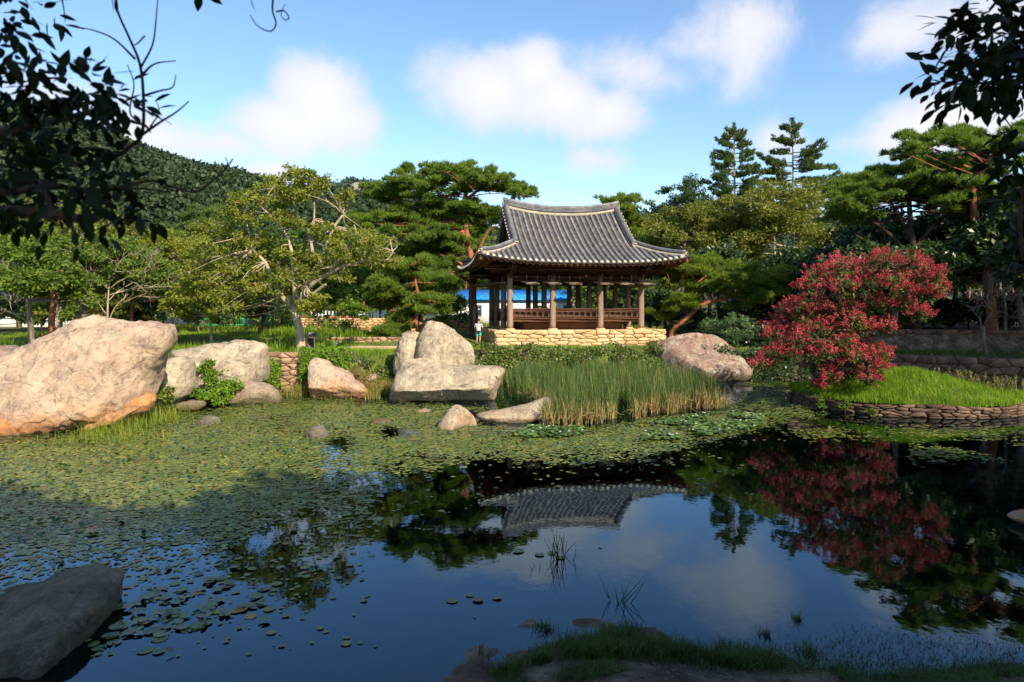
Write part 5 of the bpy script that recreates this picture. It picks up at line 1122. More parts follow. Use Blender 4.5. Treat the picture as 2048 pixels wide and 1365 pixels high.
# ------------------------------------------------------------------ grasses, reeds, lily mat, creepers
def blades(mb, P, h, w, lean, r, seg=3, curl=1.0):
    n = len(P); a = r.uniform(0, 2*np.pi, n); d = np.stack([np.cos(a), np.sin(a), 0*a], -1); sd = np.stack([-np.sin(a+r.uniform(-.9, .9, n)), np.cos(a), 0*a], -1)
    h = h*np.ones(n); w = w*np.ones(n); L = lean*r.uniform(.2, 1.4, n)*h; V = []
    for k in range(seg+1):
        t = k/seg; c = P+np.c_[0*h, 0*h, h*t*(1-.12*t*curl*np.minimum(1, L/h*2))]+d*(L*t**2)[:, None]; ww = w*(1-t**1.6)
        if k < seg: V += [c-sd*ww[:, None]/2, c+sd*ww[:, None]/2]
        else: V.append(c)
    V = np.stack(V, 1); m = V.shape[1]; b = np.arange(n)[:, None]*m
    q = [np.concatenate([b+2*k, b+2*k+1, b+2*k+3, b+2*k+2], 1) for k in range(seg-1)]; t3 = np.concatenate([b+2*seg-2, b+2*seg-1, b+2*seg], 1)
    return mb.add(V.reshape(-1, 3), np.concatenate(q) if q else np.zeros((0, 4)), t3)
def scatter(poly, n, r, zf=None):
    poly = np.array(poly, float); lo, hi = poly.min(0), poly.max(0); out = np.zeros((0, 2))
    while len(out) < n:
        p = r.uniform(lo, hi, (n*2, 2)); out = np.concatenate([out, p[in_poly(p[:, 0], p[:, 1], poly)]])
    out = out[:n]; z = np.zeros(n) if zf is None else zf(out[:, 0], out[:, 1]); return np.c_[out, z]
gzs = lambda x, y: gz(x, y)-.01
def stuff(mb, name, label, cat, mat): return tag(mb.build(name, MT[mat]), label, cat, kind='stuff')
# lawn and bank grass on the left
r = rng(201); mb = MB()
lawn = [(-30, 31), (-14, 30), (-9, 31), (-5.5, 34), (-3.4, 37), (-3.2, 46), (-10, 48.5), (-17, 48.5), (-34, 50)]
P = scatter(lawn, 26000, r, gzs); keep = (np.hypot((P[:, 0]+7.6)/2.1, (P[:, 1]-36.3)/1.6) > 1); P = P[keep]
hh = .13+.42*sstep(.0, .5, fbm(P*np.array((.35, .35, 0)), 3, 2))*(P[:, 0] < -9); blades(mb, P, hh*r.uniform(.6, 1.3, len(P)), .028, .35, r, 2)
stuff(mb, 'grass', 'uneven green lawn grass on the bank left of the pavilion', 'grass', 'grass')
r = rng(202); mb = MB(); P = scatter([(-1.5, 36.3), (9, 36.8), (11, 38.0), (8, 38.6), (-2, 37.6), (-4.5, 37)], 2600, r, gzs); blades(mb, P, .16*r.uniform(.5, 1.3, len(P)), .025, .4, r, 2)
P = scatter([(-7.4, 30.6), (-2.4, 34.9), (-1.8, 37.4), (-5, 36.2), (-5.6, 34.6), (-9.0, 34.2), (-9, 30)], 6500, r, gzs); P = P[P[:, 2] > 1.0]; blades(mb, P, np.where(P[:, 1] > 33.2, .09, .24)*r.uniform(.5, 1.5, len(P)), .024, .5, r, 2)
P = scatter([(-34, 50), (-3, 50.4), (14, 56), (14, 80), (-40, 80)], 9000, r, gzs); blades(mb, P, .35*r.uniform(.5, 1.3, len(P)), .06, .4, r, 2)
stuff(mb, 'grass', 'grass around the pavilion and beyond the garden wall', 'grass', 'grass')
r = rng(2020); mb = MB(); P = scatter([(14.2, 35), (17.6, 31.6), (19.6, 29.3), (21.6, 28.5), (26, 26.5), (27, 32), (22, 33), (18, 33.9)], 3600, r, gzs); P = P[P[:, 2] > 1.0]; P = P[fbm(P*np.array((.7, .7, 0)), 3, 3) > -.1]; blades(mb, P, .22*r.uniform(.4, 1.5, len(P)), .03, .6, r, 2)
stuff(mb, 'undergrowth', 'dark low undergrowth on the terrace between the two stone walls', 'undergrowth', 'grass_dark')
mb = MB(); P = scatter([(14.2, 35), (17.6, 31.6), (19.6, 29.3), (21.6, 28.5), (26, 26.5), (27, 32), (22, 33), (18, 33.9)], 1500, r, lambda x, y: gz(x, y)+.015); P = P[P[:, 2] > 1.0]; quads(mb, P, nrm(np.c_[r.normal(size=(len(P), 2)), .2*r.normal(size=len(P))]), nrm(np.c_[.3*r.normal(size=(len(P), 2)), np.ones(len(P))]), .12, .07)
stuff(mb, 'leaf_litter', 'brown fallen leaves on the terrace under the trees', 'leaf litter', 'brown_bush')
# islet grass
r = rng(203); mb = MB(); P = scatter(isl(np.linspace(0, 2*np.pi, 60), .985), 30000, r, lambda x, y: iz(x, y)-.02); tall = fbm(P*np.array((.8, .8, 0)), 3, 7)
blades(mb, P, (.22+.14*tall)*r.uniform(.6, 1.4, len(P)), .019, .55, r, 3); me = mb.mesh('grass', MT['grass']); o = tag(link('grass', me), 'long fresh green grass covering the islet', 'grass', kind='stuff')
mb = MB(); a = r.uniform(R(-25), R(95), 150); P = isl(a)*1.0; P = IC+(P-IC)*r.uniform(.75, .97, (150, 1)); P = np.c_[P, iz(P[:, 0], P[:, 1])]; hs = r.uniform(.3, .75, 150)
blades(mb, P, hs, .02, .15, r, 3)
for p, h_ in zip(P, hs):
    k = 14; blades(mb, p+np.c_[r.normal(0, .02, (k, 2)), h_*r.uniform(.6, 1.0, k)], .07, .03, .8, r, 2)
stuff(mb, 'weeds', 'tall seeding weeds along the back edge of the islet', 'weeds', 'grass_dry')
# emergent grass by the huge boulder and at the water edge
r = rng(204); mb = MB()
for px, py, n, s, h_ in [(205, 868, 240, .55, .5), (260, 860, 260, .6, .55), (300, 845, 300, .6, .6), (335, 835, 300, .5, .55), (175, 880, 120, .4, .4), (235, 885, 130, .5, .4), (130, 885, 90, .5, .35), (290, 880, 110, .6, .35), (40, 895, 60, .5, .3)]:
    c = wat(px, py); n = int(n*.7); P = c+np.c_[r.normal(0, s*.75, n), r.normal(0, s*.6, n), np.full(n, -.05)]; blades(mb, P, h_*r.uniform(.35, 1.3, n), .016, .55, r, 3)
stuff(mb, 'water_grass', 'bright green grass standing in the water below the huge boulder', 'grass', 'water_grass')
r = rng(205); mb = MB()
edge = [(-6.9, 29.4), (-3.9, 28.2), (-4.2, 30.5), (-4.4, 32.6), (-6.2, 31.6)]
P = scatter(edge, 2600, r, lambda x, y: np.maximum(gz(x, y), -.05)); blades(mb, P, .55*r.uniform(.5, 1.4, len(P)), .022, .35, r, 3)
P = scatter([(-9.6, 28.2), (-6.6, 27.0), (-5.2, 27.4), (-6.5, 29.5), (-9, 29.2)], 2000, r, lambda x, y: np.maximum(gz(x, y), -.05)); P = P[~((P[:, 0] > -8.3) & (P[:, 0] < -5.9) & (P[:, 1] < 28.9) & (r.random(len(P)) < .9))]; blades(mb, P, .6*r.uniform(.5, 1.4, len(P)), .022, .35, r, 3)
stuff(mb, 'water_grass', 'yellowish grass fringing the bank between the rounded boulder and the broad low boulder', 'grass', 'grass_dry')
r = rng(206); mb = MB(); P = scatter([(-4.4, 28.6), (-.6, 27.4), (-.4, 34.5), (-4.2, 34)], 1600, r, lambda x, y: np.maximum(gz(x, y), -.05)); blades(mb, P, .85*r.uniform(.5, 1.3, len(P)), .025, .3, r, 3)
stuff(mb, 'water_grass', 'green sedge between the stacked boulders and the bank', 'grass', 'reed')
# reed bed
r = rng(207); reedpoly = [(.85, 21.2), (1.6, 20.9), (2.6, 21.4), (3.4, 21.5), (4.4, 22.7), (5.4, 23.4), (6.4, 24.2), (8.0, 25.0), (8.3, 27.5), (7.4, 31), (5, 33.6), (1.2, 34), (-.3, 31), (-.1, 27.6), (.9, 25.2), (1.2, 23.2)]
P = scatter(reedpoly, 11500, r); P[:, 2] = -.1
cl = vnoise(P*np.array((1.6, 1.6, 0)), 4); P = P[cl > -.28]; fr = poly_dist(P[:, 0], P[:, 1], np.array(reedpoly))
mb = MB(); hR = 1.62*r.uniform(.6, 1.12, len(P))*(.72+.28*sstep(0, .8, fr)); blades(mb, P, hR, .026, .24, r, 4)
q = r.integers(0, len(P), 3200); Pq = P[q]+np.c_[r.normal(0, .03, (3200, 2)), np.zeros(3200)]; blades(mb, Pq, hR[q]*.8, .022, .45, r, 4)
stuff(mb, 'reeds', 'dense bed of green reeds standing in the pond in front of the ivy bank', 'reeds', 'reed')
mb = MB(); front = (fr < .8) & (P[:, 1] < 26.5); Pf = P[front]; Pf = Pf[r.integers(0, len(Pf), 2600)]; blades(mb, Pf, r.uniform(.35, 1.0, len(Pf)), .026, .32, r, 3)
k = 160; Pk = Pf[r.integers(0, len(Pf), k)]; a = r.uniform(0, 6.3, k); e = Pk+np.c_[np.cos(a)*.5, np.sin(a)*.5-.1, r.uniform(.05, .4, k)]+np.array((0, 0, .1))
for p, q_ in zip(Pk, e): tube(mb, [p+np.array((0, 0, .5*r.random())), (p+q_)/2+np.array((0, 0, .25)), q_], [.012, .01, .005], 4)
stuff(mb, 'dry_reeds', 'tan dead reed blades along the front foot of the reed bed', 'reeds', 'reed_dry')
# cover of creepers on the bank in front of the pavilion
def creeper(name, label, line, zt, zb, n, mat, seed, ln=.13, wd=.09, thick=.28, cat='creeper'):
    r = rng(seed); line = np.array(line, float); S = np.concatenate([[0], np.cumsum(np.linalg.norm(np.diff(line, axis=0), axis=1))]); s = r.uniform(0, S[-1], n)
    xy = np.stack([np.interp(s, S, line[:, i]) for i in (0, 1)], -1); tg = np.stack([np.interp(s+.2, S, line[:, i])-np.interp(s-.2, S, line[:, i]) for i in (0, 1)], -1); tg = nrm(tg); no = np.stack([tg[:, 1], -tg[:, 0]], -1)
    f = r.random(n); top = zt+.16*fbm(np.stack([s*.9, 0*s, 0*s], -1), 3, seed); z = zb+(top-zb)*f**.8; bul = thick*(.6+.7*fbm(np.stack([s*1.1, z*1.6, 0*s], -1), 3, seed+1)); back = (f > .85)*r.uniform(0, .9, n)
    P = np.c_[xy+no*(bul+r.normal(0, .06, n)-back+.25*(1-f))[:, None], z]; Nn = nrm(np.c_[no, np.full(n, .5)]+.55*r.normal(size=(n, 3))); D = nrm(r.normal(size=(n, 3))-np.array((0, 0, .5)))
    keep = fbm(np.stack([s*1.3, z*2, 0*s], -1), 3, seed+2) > -.42; mb = MB(); quads(mb, P[keep], D[keep], Nn[keep], ln*r.uniform(.6, 1.3, keep.sum()), wd*r.uniform(.6, 1.3, keep.sum()))
    st = MB()
    for k in range(30):
        q = r.integers(n); a = np.r_[xy[q]+no[q]*.1, zb]; b = np.r_[xy[q]+no[q]*.2+tg[q]*r.normal(0, .4), zt-.1]; limb(st, [a, (a+b)/2+np.r_[no[q]*.1, 0], b], .02, .008, 4, 2)
    loc = (float(line[0, 0]), float(line[0, 1]), zb); root = thing(name, label, cat, loc); fin(root, st, 'stems', MT['bark_dark']); o = fin(root, mb, 'foliage', MT[mat]); return root
creeper('ivy', 'thick ivy covering the bank in front of the stone platform', [(-2.4, 34.6), (-.5, 35.0), (4, 35.15), (7.5, 35.6), (9.4, 36)], 1.74, .1, 19000, 'ivy_leaf', 211)
creeper('ivy', 'mixed creepers hanging over the bank between the leaning rock and the shaded boulder', [(-7.4, 29.9), (-6.2, 31.2), (-5, 32.3), (-3.4, 33.4), (-2.4, 34.4)], 1.62, .05, 9000, 'ivy_leaf', 212)
creeper('creeper', 'bright green creeper spilling down the retaining wall behind the leaning rock', [(-9.0, 28.95), (-8.4, 29.1), (-7.6, 29.3), (-6.9, 29.8)], 1.9, .3, 3800, 'fresh_leaf', 213)
creeper('creeper', 'small green creeper at the left end of the retaining wall', [(-11.0, 29.0), (-10.2, 28.9), (-9.7, 28.85)], 1.6, .2, 1900, 'fresh_leaf', 214)
creeper('creeper', 'thin creeper climbing the sunlit garden wall', [(-14.6, 49.0), (-13, 48.85), (-11.5, 48.8)], 3.0, 1.9, 1100, 'fresh_leaf', 215, thick=.06)
creeper('moss_fringe', 'dark ferny growth along the water under the red flowering tree', [(9.6, 35.9), (12, 35.6), (14.8, 33.6)], 1.7, .0, 5000, 'dark_leaf', 216, .16, .08, .4, 'undergrowth')
def bush(name, label, blobs, mat, seed, n=700, ln=.14, wd=.07, cat='bush'):
    r = rng(seed); c0 = np.array(blobs[0][:3]); root = thing(name, label, cat, (c0[0], c0[1], min(b[2]-b[3]*.8 for b in blobs))); mb = MB(); st = MB()
    for x, y, z, rad in blobs:
        L = spray(mb, (x, y, z), rad, rad*.8, rad*.8, int(n*rad*rad*3)+60, r, ln, wd, .6)
        for l in L[:8]: limb(st, [(x, y, root.location.z), (np.array((x, y, z))+l)/2, l], .015, .006, 4, 2)
    fin(root, st, 'stems', MT['bark_dark']); fin(root, mb, 'foliage', MT[mat]); return root
A3 = lambda px, py, Y, rad: (*at(px, py, Y), rad)
bush('bush', 'bright green leafy bush in front of the long flat boulder', [A3(420, 752, 26.2, .55), A3(440, 778, 25.6, .6), A3(465, 770, 25.8, .45), A3(405, 785, 25.4, .45), A3(418, 730, 26.4, .35), A3(445, 795, 25.0, .4)], 'fresh_leaf', 221)
bush('bush', 'small dark green bush between the huge boulder and the pale block', [A3(318, 775, 23.4, .32), A3(330, 790, 23.2, .35), A3(312, 792, 23.0, .3)], 'green_leaf', 222)
bush('bush', 'brown withered bush beside the leaning rock', [A3(715, 742, 29.0, .40), A3(735, 755, 28.8, .4), A3(745, 768, 28.6, .38), A3(722, 765, 28.7, .35)], 'brown_bush', 223, 900, .16, .02)
bush('bush', 'small weed bush at the foot of the information board', [A3(607, 706, 33.0, .35), A3(640, 695, 34.0, .4), A3(655, 690, 35, .4)], 'fresh_leaf', 224)
bush('bush', 'green weeds between the pavilion platform and the domed boulder', [A3(1308, 692, 37.2, .35), A3(1325, 700, 36.6, .3), A3(1290, 700, 37.0, .35)], 'green_leaf', 225)
bush('bush', 'green creeping weeds on the stones at the left of the islet edge', [A3(1748, 826, 22.75, .18), A3(1690, 812, 23.1, .2), A3(1640, 805, 24.4, .25)], 'green_leaf', 226, 1500, .08, .04)

# lily mat
r = rng(231)
matpx = [(-250, 900), (0, 885), (160, 872), (300, 850), (360, 818), (460, 815), (600, 802), (700, 798), (1000, 818), (960, 852), (1080, 858), (1240, 850), (1300, 836), (1455, 822), (1470, 768), (1640, 752), (1600, 800), (1640, 838), (1540, 852), (1430, 882), (1290, 915), (1150, 932), (1000, 916), (930, 925), (850, 945), (740, 990), (680, 1030), (560, 1110), (460, 1160), (330, 1215), (220, 1230), (0, 1200), (-300, 1200)]
N = 300000; X = r.uniform(-16, 15, N); Y = r.uniform(7, 36, N); P = np.c_[X, Y, 0*X]
pxx, pyy = pxl(X, Y, np.zeros(N)); inside = in_poly(pxx, pyy, matpx) & in_poly(X, Y, POND)
mw = np.array([wat(a, b)[:2] for a, b in matpx]); dd = poly_dist(X, Y, mw); dens = np.where(inside, .35+.65*sstep(0, 2.2, dd), .30*np.exp(-dd/1.0)*np.where(pxx < 760, 1, .12))
n1 = fbm(np.stack([X*.55, Y*.35, 0*X], -1), 4, 3); dens *= sstep(-.75, -.1, n1+.35*np.where(inside, sstep(0, 3, dd), 0))
gap = np.exp(-(((pxx-675)/38)**2+((pyy-890)/28)**2))+np.exp(-(((pxx-655)/60)**2+((pyy-955)/40)**2))*.7+np.exp(-(((pxx-1500)/90)**2+((pyy-820)/22)**2))*.6; dens *= np.clip(1-gap, 0, 1)*(1-.5*sstep(985, 1130, pyy)*(1-.7*sstep(.0, .5, n1)))
strip = np.exp(-((pyy-905)/16)**2)*(pxx > 1820)*.30*sstep(-.2, .3, n1)+np.exp(-((pyy-868)/9)**2)*((pxx > 1560) & (pxx < 2100))*.35*sstep(-.1, .4, n1); dens = np.maximum(dens, strip)
dens *= ~in_poly(X, Y, isl(np.linspace(0, 2*np.pi, 40), 1.03)) & in_poly(X, Y, POND)
P = P[(r.random(N) < dens)]; n = len(P)
def pads(mb, P, rad, r, tilt=.10, k=7):
    n = len(P); a = np.linspace(0, 2*np.pi, k, endpoint=False)+.3; rot = r.uniform(0, 6.3, n); s = rad*r.uniform(.6, 1.3, n)
    tx, ty = r.normal(0, tilt, (2, n)); x = s[:, None]*np.cos(a+rot[:, None]); y = s[:, None]*np.sin(a+rot[:, None]); rim = .006*r.random((n, k))
    V = np.stack([P[:, :1]+x, P[:, 1:2]+y, P[:, 2:3]+.008+tx[:, None]*x+ty[:, None]*y+rim+.3*np.abs(tx)[:, None]*s[:, None]], -1)
    return mb.add(V.reshape(-1, 3), np.arange(n*k).reshape(-1, k))
mb = MB(); far = P[:, 1] > 0; pads(mb, P, .030*np.exp(r.normal(0, .35, len(P))), r, .04, 6); stuff(mb, 'lily_mat', 'dense mat of small green floating lily pads covering the far half of the pond', 'lily pads', 'pad')
mb = MB(); q = P+np.c_[r.normal(0, .05, (n, 2)), np.full(n, -.006)]; q = q[(r.random(n) < .85) & (q[:, 1] > 9.5+1.5*r.random(n))]; pads(mb, q, .045, r, .0, 5); stuff(mb, 'pond_weed', 'olive floating pond weed filling the gaps between the lily pads', 'pond weed', 'pad_film')
mb = MB(); q = P[r.integers(0, n, 2600)]+np.c_[r.normal(0, .05, (2600, 2)), r.uniform(.01, .05, 2600)]; pads(mb, q, .04, r, .4, 6); stuff(mb, 'lily_leaves', 'darker upturned leaves standing out of the lily mat', 'lily pads', 'pad_dark')
lp_ = [(.6, 20.6), (2, 20.5), (3.6, 21), (5, 22), (7, 23.5), (8.5, 23), (7.5, 20.5), (4.5, 18.6), (1.5, 18), (-.5, 18.6)]
mb = MB(); q = scatter(lp_, 5200, r); q[:, 2] = r.uniform(.02, .10, len(q)); q = q[fbm(q*np.array((.7, .5, 0)), 3, 4) > -.15]; pads(mb, q, .062, r, .22, 7); stuff(mb, 'lily_leaves', 'taller green lily leaves in front of the reed bed', 'lily pads', 'pad_fresh')
fl = P[(P[:, 1] > 14) & (P[:, 1] < 28) & (P[:, 0] > -11)]; fl = fl[r.integers(0, len(fl), 430)]; mb = MB()
cl_ = fbm(fl*np.array((.5, .4, 0)), 3, 14) > -.1; fl = fl[cl_]
for p in fl:
    k = 5; a = np.linspace(0, 6.28, k, endpoint=False); c = p+np.array((0, 0, .06)); V = [c]+[c+.023*np.array((math.cos(b), math.sin(b), .5)) for b in a]; mb.add(V, np.array([(0, 1+i, 1+(i+1) % k) for i in range(k)])); 
stuff(mb, 'water_flowers', 'tiny yellow flowers dotted over the lily mat', 'flowers', 'yellow_flower')
mb = MB(); fw = q[r.integers(0, len(q), 46)]+np.array((0, 0, .05))
for p in fw:
    a = np.linspace(0, 6.28, 6, endpoint=False); V = [p]+[p+.036*np.array((math.cos(b), math.sin(b), .8)) for b in a]; mb.add(V, np.array([(0, 1+i, 1+(i+1) % 6) for i in range(6)]))
stuff(mb, 'water_flowers', 'a few small white flowers among the taller lily leaves', 'flowers', 'white_flower')
# separate lily plants near the foreground rock: every pad a part
k = 12; a = np.linspace(.25, 2*np.pi-.25, k); ring = np.c_[np.cos(a), np.sin(a), .05+.02*np.sin(3*a)]; lm = MB().add(np.concatenate([[[0, 0, 0]], ring*.55*np.array((1, 1, .6)), ring]), np.array([(1+i, 1+k+i, 2+k+i, 2+i) for i in range(k-1)]), np.array([(0, 1+i, 2+i) for i in range(k-1)]))
padg = lm.mesh('leaf', MT['pad_front'], True); pado = lm.mesh('leaf', MT['pad_old'], True); r = rng(241)
for lab, px, py, n_, s in [('lily plant of overlapping pads touching the right side of the foreground rock', 262, 1222, 12, .30), ('lily plant with a yellow pad below the rock corner', 245, 1262, 9, .26), ('group of three pads floating farthest right of the foreground rock base', 320, 1250, 7, .24), ('pair of lily pads floating alone nearest the bottom edge left', 292, 1300, 3, .20),
        ('crescent of lily pads right of the foreground rock', 385, 1246, 9, .34), ('lily plant with orange pads above the crescent of pads', 372, 1226, 8, .28), ('isolated small lily plant with one orange pad in the open blue water', 512, 1226, 12, .26), ('lily plant at the ragged edge of the mat above the rock', 330, 1198, 12, .34), ('small lily plant alone in the open water left of the upright stems', 950, 1196, 4, .16), ('few lily pads floating beside the upright water stems', 1060, 1115, 4, .22), ('lily plant nearest the edge of the mat in blue water', 440, 1165, 10, .34)]:
    c = wat(px, py); root = thing('lily_plant', lab, 'water plant', tuple(c))
    for i in range(n_):
        old = ('orange' in lab and i < 3) or ('yellow' in lab and i < 1)
        o = link('leaf', pado if old else padg, root, (r.normal(0, s*1.0), r.normal(0, s*.8), .006+.003*i), (r.normal(0, .05), r.normal(0, .05), r.uniform(0, 6.3))); sc = r.uniform(.055, .09); o.scale = (sc, sc, sc)
        if old: o['label'] = 'orange withered pad'
# upright stems in open water and tufts by the near bank
def stems(label, px, py, n_, h_, s, seed, lean=.12, mat='grass_dark', name='water_stems', cat='water plant', w=.012):
    r = rng(seed); c = wat(px, py); root = thing(name, label, cat, tuple(c)); mb = MB()
    for i in range(n_):
        b = np.array((r.normal(0, s), r.normal(0, s*.6), -.1)); hh_ = h_*r.uniform(.5, 1.1); tp_ = b+np.array((r.normal(0, lean)*h_*2, r.normal(0, lean)*h_, hh_+.1)); tube(mb, [b, (b+tp_)/2+r.normal(0, .012, 3), tp_], [w*.5, w*.42, w*.15], 5)
    link('stem', mb.mesh('stem', MT[mat]), root)
    return root
stems('clump of thin dark upright stems in the middle of the open water', 1121, 1119, 17, .42, .09, 251)
stems('bent dark leafless stems in the water nearest the muddy point', 1237, 1208, 9, .30, .05, 252, .35)
stems('short stem clump in the water left of the muddy point', 962, 1313, 10, .13, .035, 253, .25)
stems('single snapped stem lying on the water left of the upright clump', 1080, 1132, 3, .10, .05, 254, .8)
def tuft(label, pts, seed, mat='grass_dark', h_=.10, n_=120, s=.10):
    r = rng(seed); mb = MB()
    for px, py, k in pts:
        c = wat(px, py); P = c+np.c_[r.normal(0, s*k, (n_, 1)), r.normal(0, s*.7*k, (n_, 1)), np.zeros((n_, 1))]; P[:, 2] = np.maximum(gz(P[:, 0], P[:, 1]), -.02)-.01; blades(mb, P, h_*r.uniform(.4, 1.6, n_), .010, .9, r, 3)
    return stuff(mb, 'bank_grass', label, 'grass', mat)
tuft('dark green grass tufts on the muddy point of the near bank', [(1130, 1318, 1.3), (1210, 1330, 1.2), (1250, 1350, 1.2), (1340, 1352, 1.3), (1480, 1358, 1.3), (1180, 1300, 1.2), (1220, 1292, 1), (1290, 1318, 1.1), (1330, 1322, 1.3), (1380, 1330, 1.4), (1430, 1330, 1.4), (1480, 1330, 1.3), (1530, 1325, 1), (1360, 1345, 1.2), (1300, 1340, .8), (1150, 1345, .7), (1190, 1355, .7), (1080, 1350, .5), (1450, 1350, 1.2), (1520, 1345, 1), (1260, 1300, .6), (1010, 1362, .7)], 261, h_=.12, n_=260)
tuft('sparse grass tufts standing in the shallow water off the near bank', [(1085, 1256, .5), (1100, 1262, .3), (1215, 1265, .5), (1250, 1262, .5), (1275, 1272, .5), (1450, 1290, .6), (1480, 1298, .6), (1530, 1270, .3), (1610, 1300, .5), (1500, 1320, .8), (1625, 1310, .4), (1595, 1240, .25)], 262, h_=.10, n_=60)
tuft('reddish brown matted weeds in the shallows at the lower right', [(px, py, 1.5) for px, py in [(1700, 1280), (1760, 1275), (1820, 1285), (1880, 1290), (1940, 1295), (2000, 1300), (1720, 1310), (1790, 1318), (1860, 1325), (1930, 1330), (2010, 1335), (1660, 1295), (1980, 1355), (1880, 1350), (1780, 1345), (2060, 1310)]], 263, 'brown_weed', .045, 260, .15)
tuft('dark low weeds on the mud at the bottom right', [(px, py, 1.6) for px, py in [(1560, 1345), (1640, 1350), (1720, 1352), (1830, 1345), (1920, 1348), (1990, 1340), (1690, 1330), (1600, 1318), (2040, 1345), (1100, 1330), (1230, 1345), (1420, 1355)]], 264, 'grass_dark', .07, 300, .13)
r = rng(266); P = scatter([(-.3, 6.1), (.1, 6.9), (.5, 7.25), (1.2, 7.3), (2.0, 6.95), (2.9, 6.7), (4.5, 6.6), (6, 6.8), (6, 6.0)], 26000, r); nn_ = fbm(P*np.array((1.5, 2.2, 0)), 4, 8); P = P[nn_ > .22+.45*np.exp(-((P[:, 0]-.35)/.45)**2)]; P[:, 2] = gz(P[:, 0], P[:, 1])-.01
mb = MB(); blades(mb, P, .07*r.uniform(.3, 1.5, len(P)), .009, 1.3, r, 3); stuff(mb, 'bank_grass', 'low patchy grass spread over the muddy near bank', 'grass', 'grass_dark')
P = scatter([(-.4, 6.0), (.0, 6.9), (.5, 7.45), (1.3, 7.6), (3, 7.1), (6, 7.1), (6, 6.0)], 900, r); P[:, 2] = gz(P[:, 0], P[:, 1]); mb = MB()
oc = np.array([(1, 0, 0), (0, 1, 0), (-1, 0, 0), (0, -1, 0), (0, 0, .7), (0, 0, -.7)]); of = np.array([(0, 1, 4), (1, 2, 4), (2, 3, 4), (3, 0, 4), (1, 0, 5), (2, 1, 5), (3, 2, 5), (0, 3, 5)])
for p in P: mb.add(p+oc*r.uniform(.4, 1.2, (6, 1))*r.uniform(.008, .035)*np.array((1.3, 1, .7)), of)
tag(mb.build('pebbles', MT['mud_clod'], None), 'pebbles and clods of mud on the near bank', 'pebbles', kind='stuff')
# fallen leaves on the mud
fm = MB(); quads(fm, np.zeros((1, 3)), np.array([[1., 0, .1]]), np.array([[0, 0, 1.]]), np.array([.05]), np.array([.028])); fm = fm.mesh('fallen_leaf', MT['pad_old'])
c = wat(1655, 1333); tag(link('fallen_leaf', fm, None, (c[0], c[1], float(gz(c[0], c[1]))+.03), (0, 0, .3), (1.2, 1.2, 1.2)), 'fallen reddish leaf lying on the mud of the near bank', 'leaf')

# ------------------------------------------------------------------ foreground trees with dark leaves
k = 5; u = np.linspace(0, 1, k); wl = np.sin(np.pi*u**.8)*.5; wl[0] = .04; wl[-1] = 0
V = np.concatenate([np.c_[u, -wl*.5, -.10*u*u+.06*wl], np.c_[u, 0*u, -.10*u*u], np.c_[u, wl*.5, -.10*u*u+.06*wl]])
lq = [(i, i+1, k+i+1, k+i) for i in range(k-1)]+[(k+i, k+i+1, 2*k+i+1, 2*k+i) for i in range(k-1)]
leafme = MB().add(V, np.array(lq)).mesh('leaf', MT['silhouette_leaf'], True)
def near_tree(label, base, trunk, branches, twigs, clumps, single, seed, ln, per=9, spread=26, Y0=3.0, droop=.5, dy=.35):
    r = rng(seed); root = thing('evergreen_tree', label, 'tree', base); tb = MB(); limb(tb, [np.array(base)-np.array((0, 0, .2))]+[np.array(p) for p in trunk], .13, .07, 10, 5); fin(root, tb, 'trunk', MT['bark_dark'], True)
    for lst, nm in ((branches, 'branch'), (twigs, 'twig')):
        for r0, r1, pts in lst:
            mb = MB(); P = [np.array(p[1:]) if p[0] == 'w' else at(p[0], p[1], Y0+(p[2] if len(p) > 2 else 0)) for p in pts]; limb(mb, P, r0, r1, 6, 5); fin(root, mb, nm, MT['bark_dark'], True)
    lst = []
    for px, py, *o in clumps:
        nn = o[0] if o else per; yy = Y0+r.normal(0, dy); c = at(px, py, yy)
        a0 = r.uniform(0, 6.3); mb = MB()
        for i in range(int(nn*2.3)):
            off = r.normal(0, spread/F*Y0, 3)*np.array((1, .8, .8)); d = nrm(off*2.0/np.linalg.norm(off)+r.normal(0, .5, 3)+np.array((0, 0, -droop))); lst.append((c+off, d, ln*r.uniform(.65, 1.2)))
    for px, py, dx, dz in single: lst.append((at(px, py, Y0), nrm(np.array((dx, r.normal(0, .2), dz))), ln*1.1))
    order = np.argsort([np.hypot(pxl(*p)[0]-PX0, pxl(*p)[1]-682) for p, d, l in lst]); mass = MB()
    for q, i in enumerate(order):
        p, d, l = lst[i]; up = nrm(np.array((r.normal(0, .45), r.normal(0, .6)-.2, 1.))); X_ = d; Y_ = nrm(np.cross(up, X_)); Z_ = np.cross(X_, Y_)
        if q < 285:
            o = bpy.data.objects.new('leaf', leafme); C.objects.link(o); o.parent = root
            M_ = np.eye(4); M_[:3, 0] = X_*l; M_[:3, 1] = Y_*l*.95; M_[:3, 2] = Z_*l; M_[:3, 3] = p-np.array(base); o.matrix_local = Matrix(M_.tolist())
        else: mass.add(p+V[:, :1]*l*X_+V[:, 1:2]*l*Y_*.95+V[:, 2:3]*l*Z_, np.array(lq))
    if mass.n:
        o = fin(root, mass, 'leaf_mass', MT['silhouette_leaf'], True); o['kind'] = 'stuff'
    return root
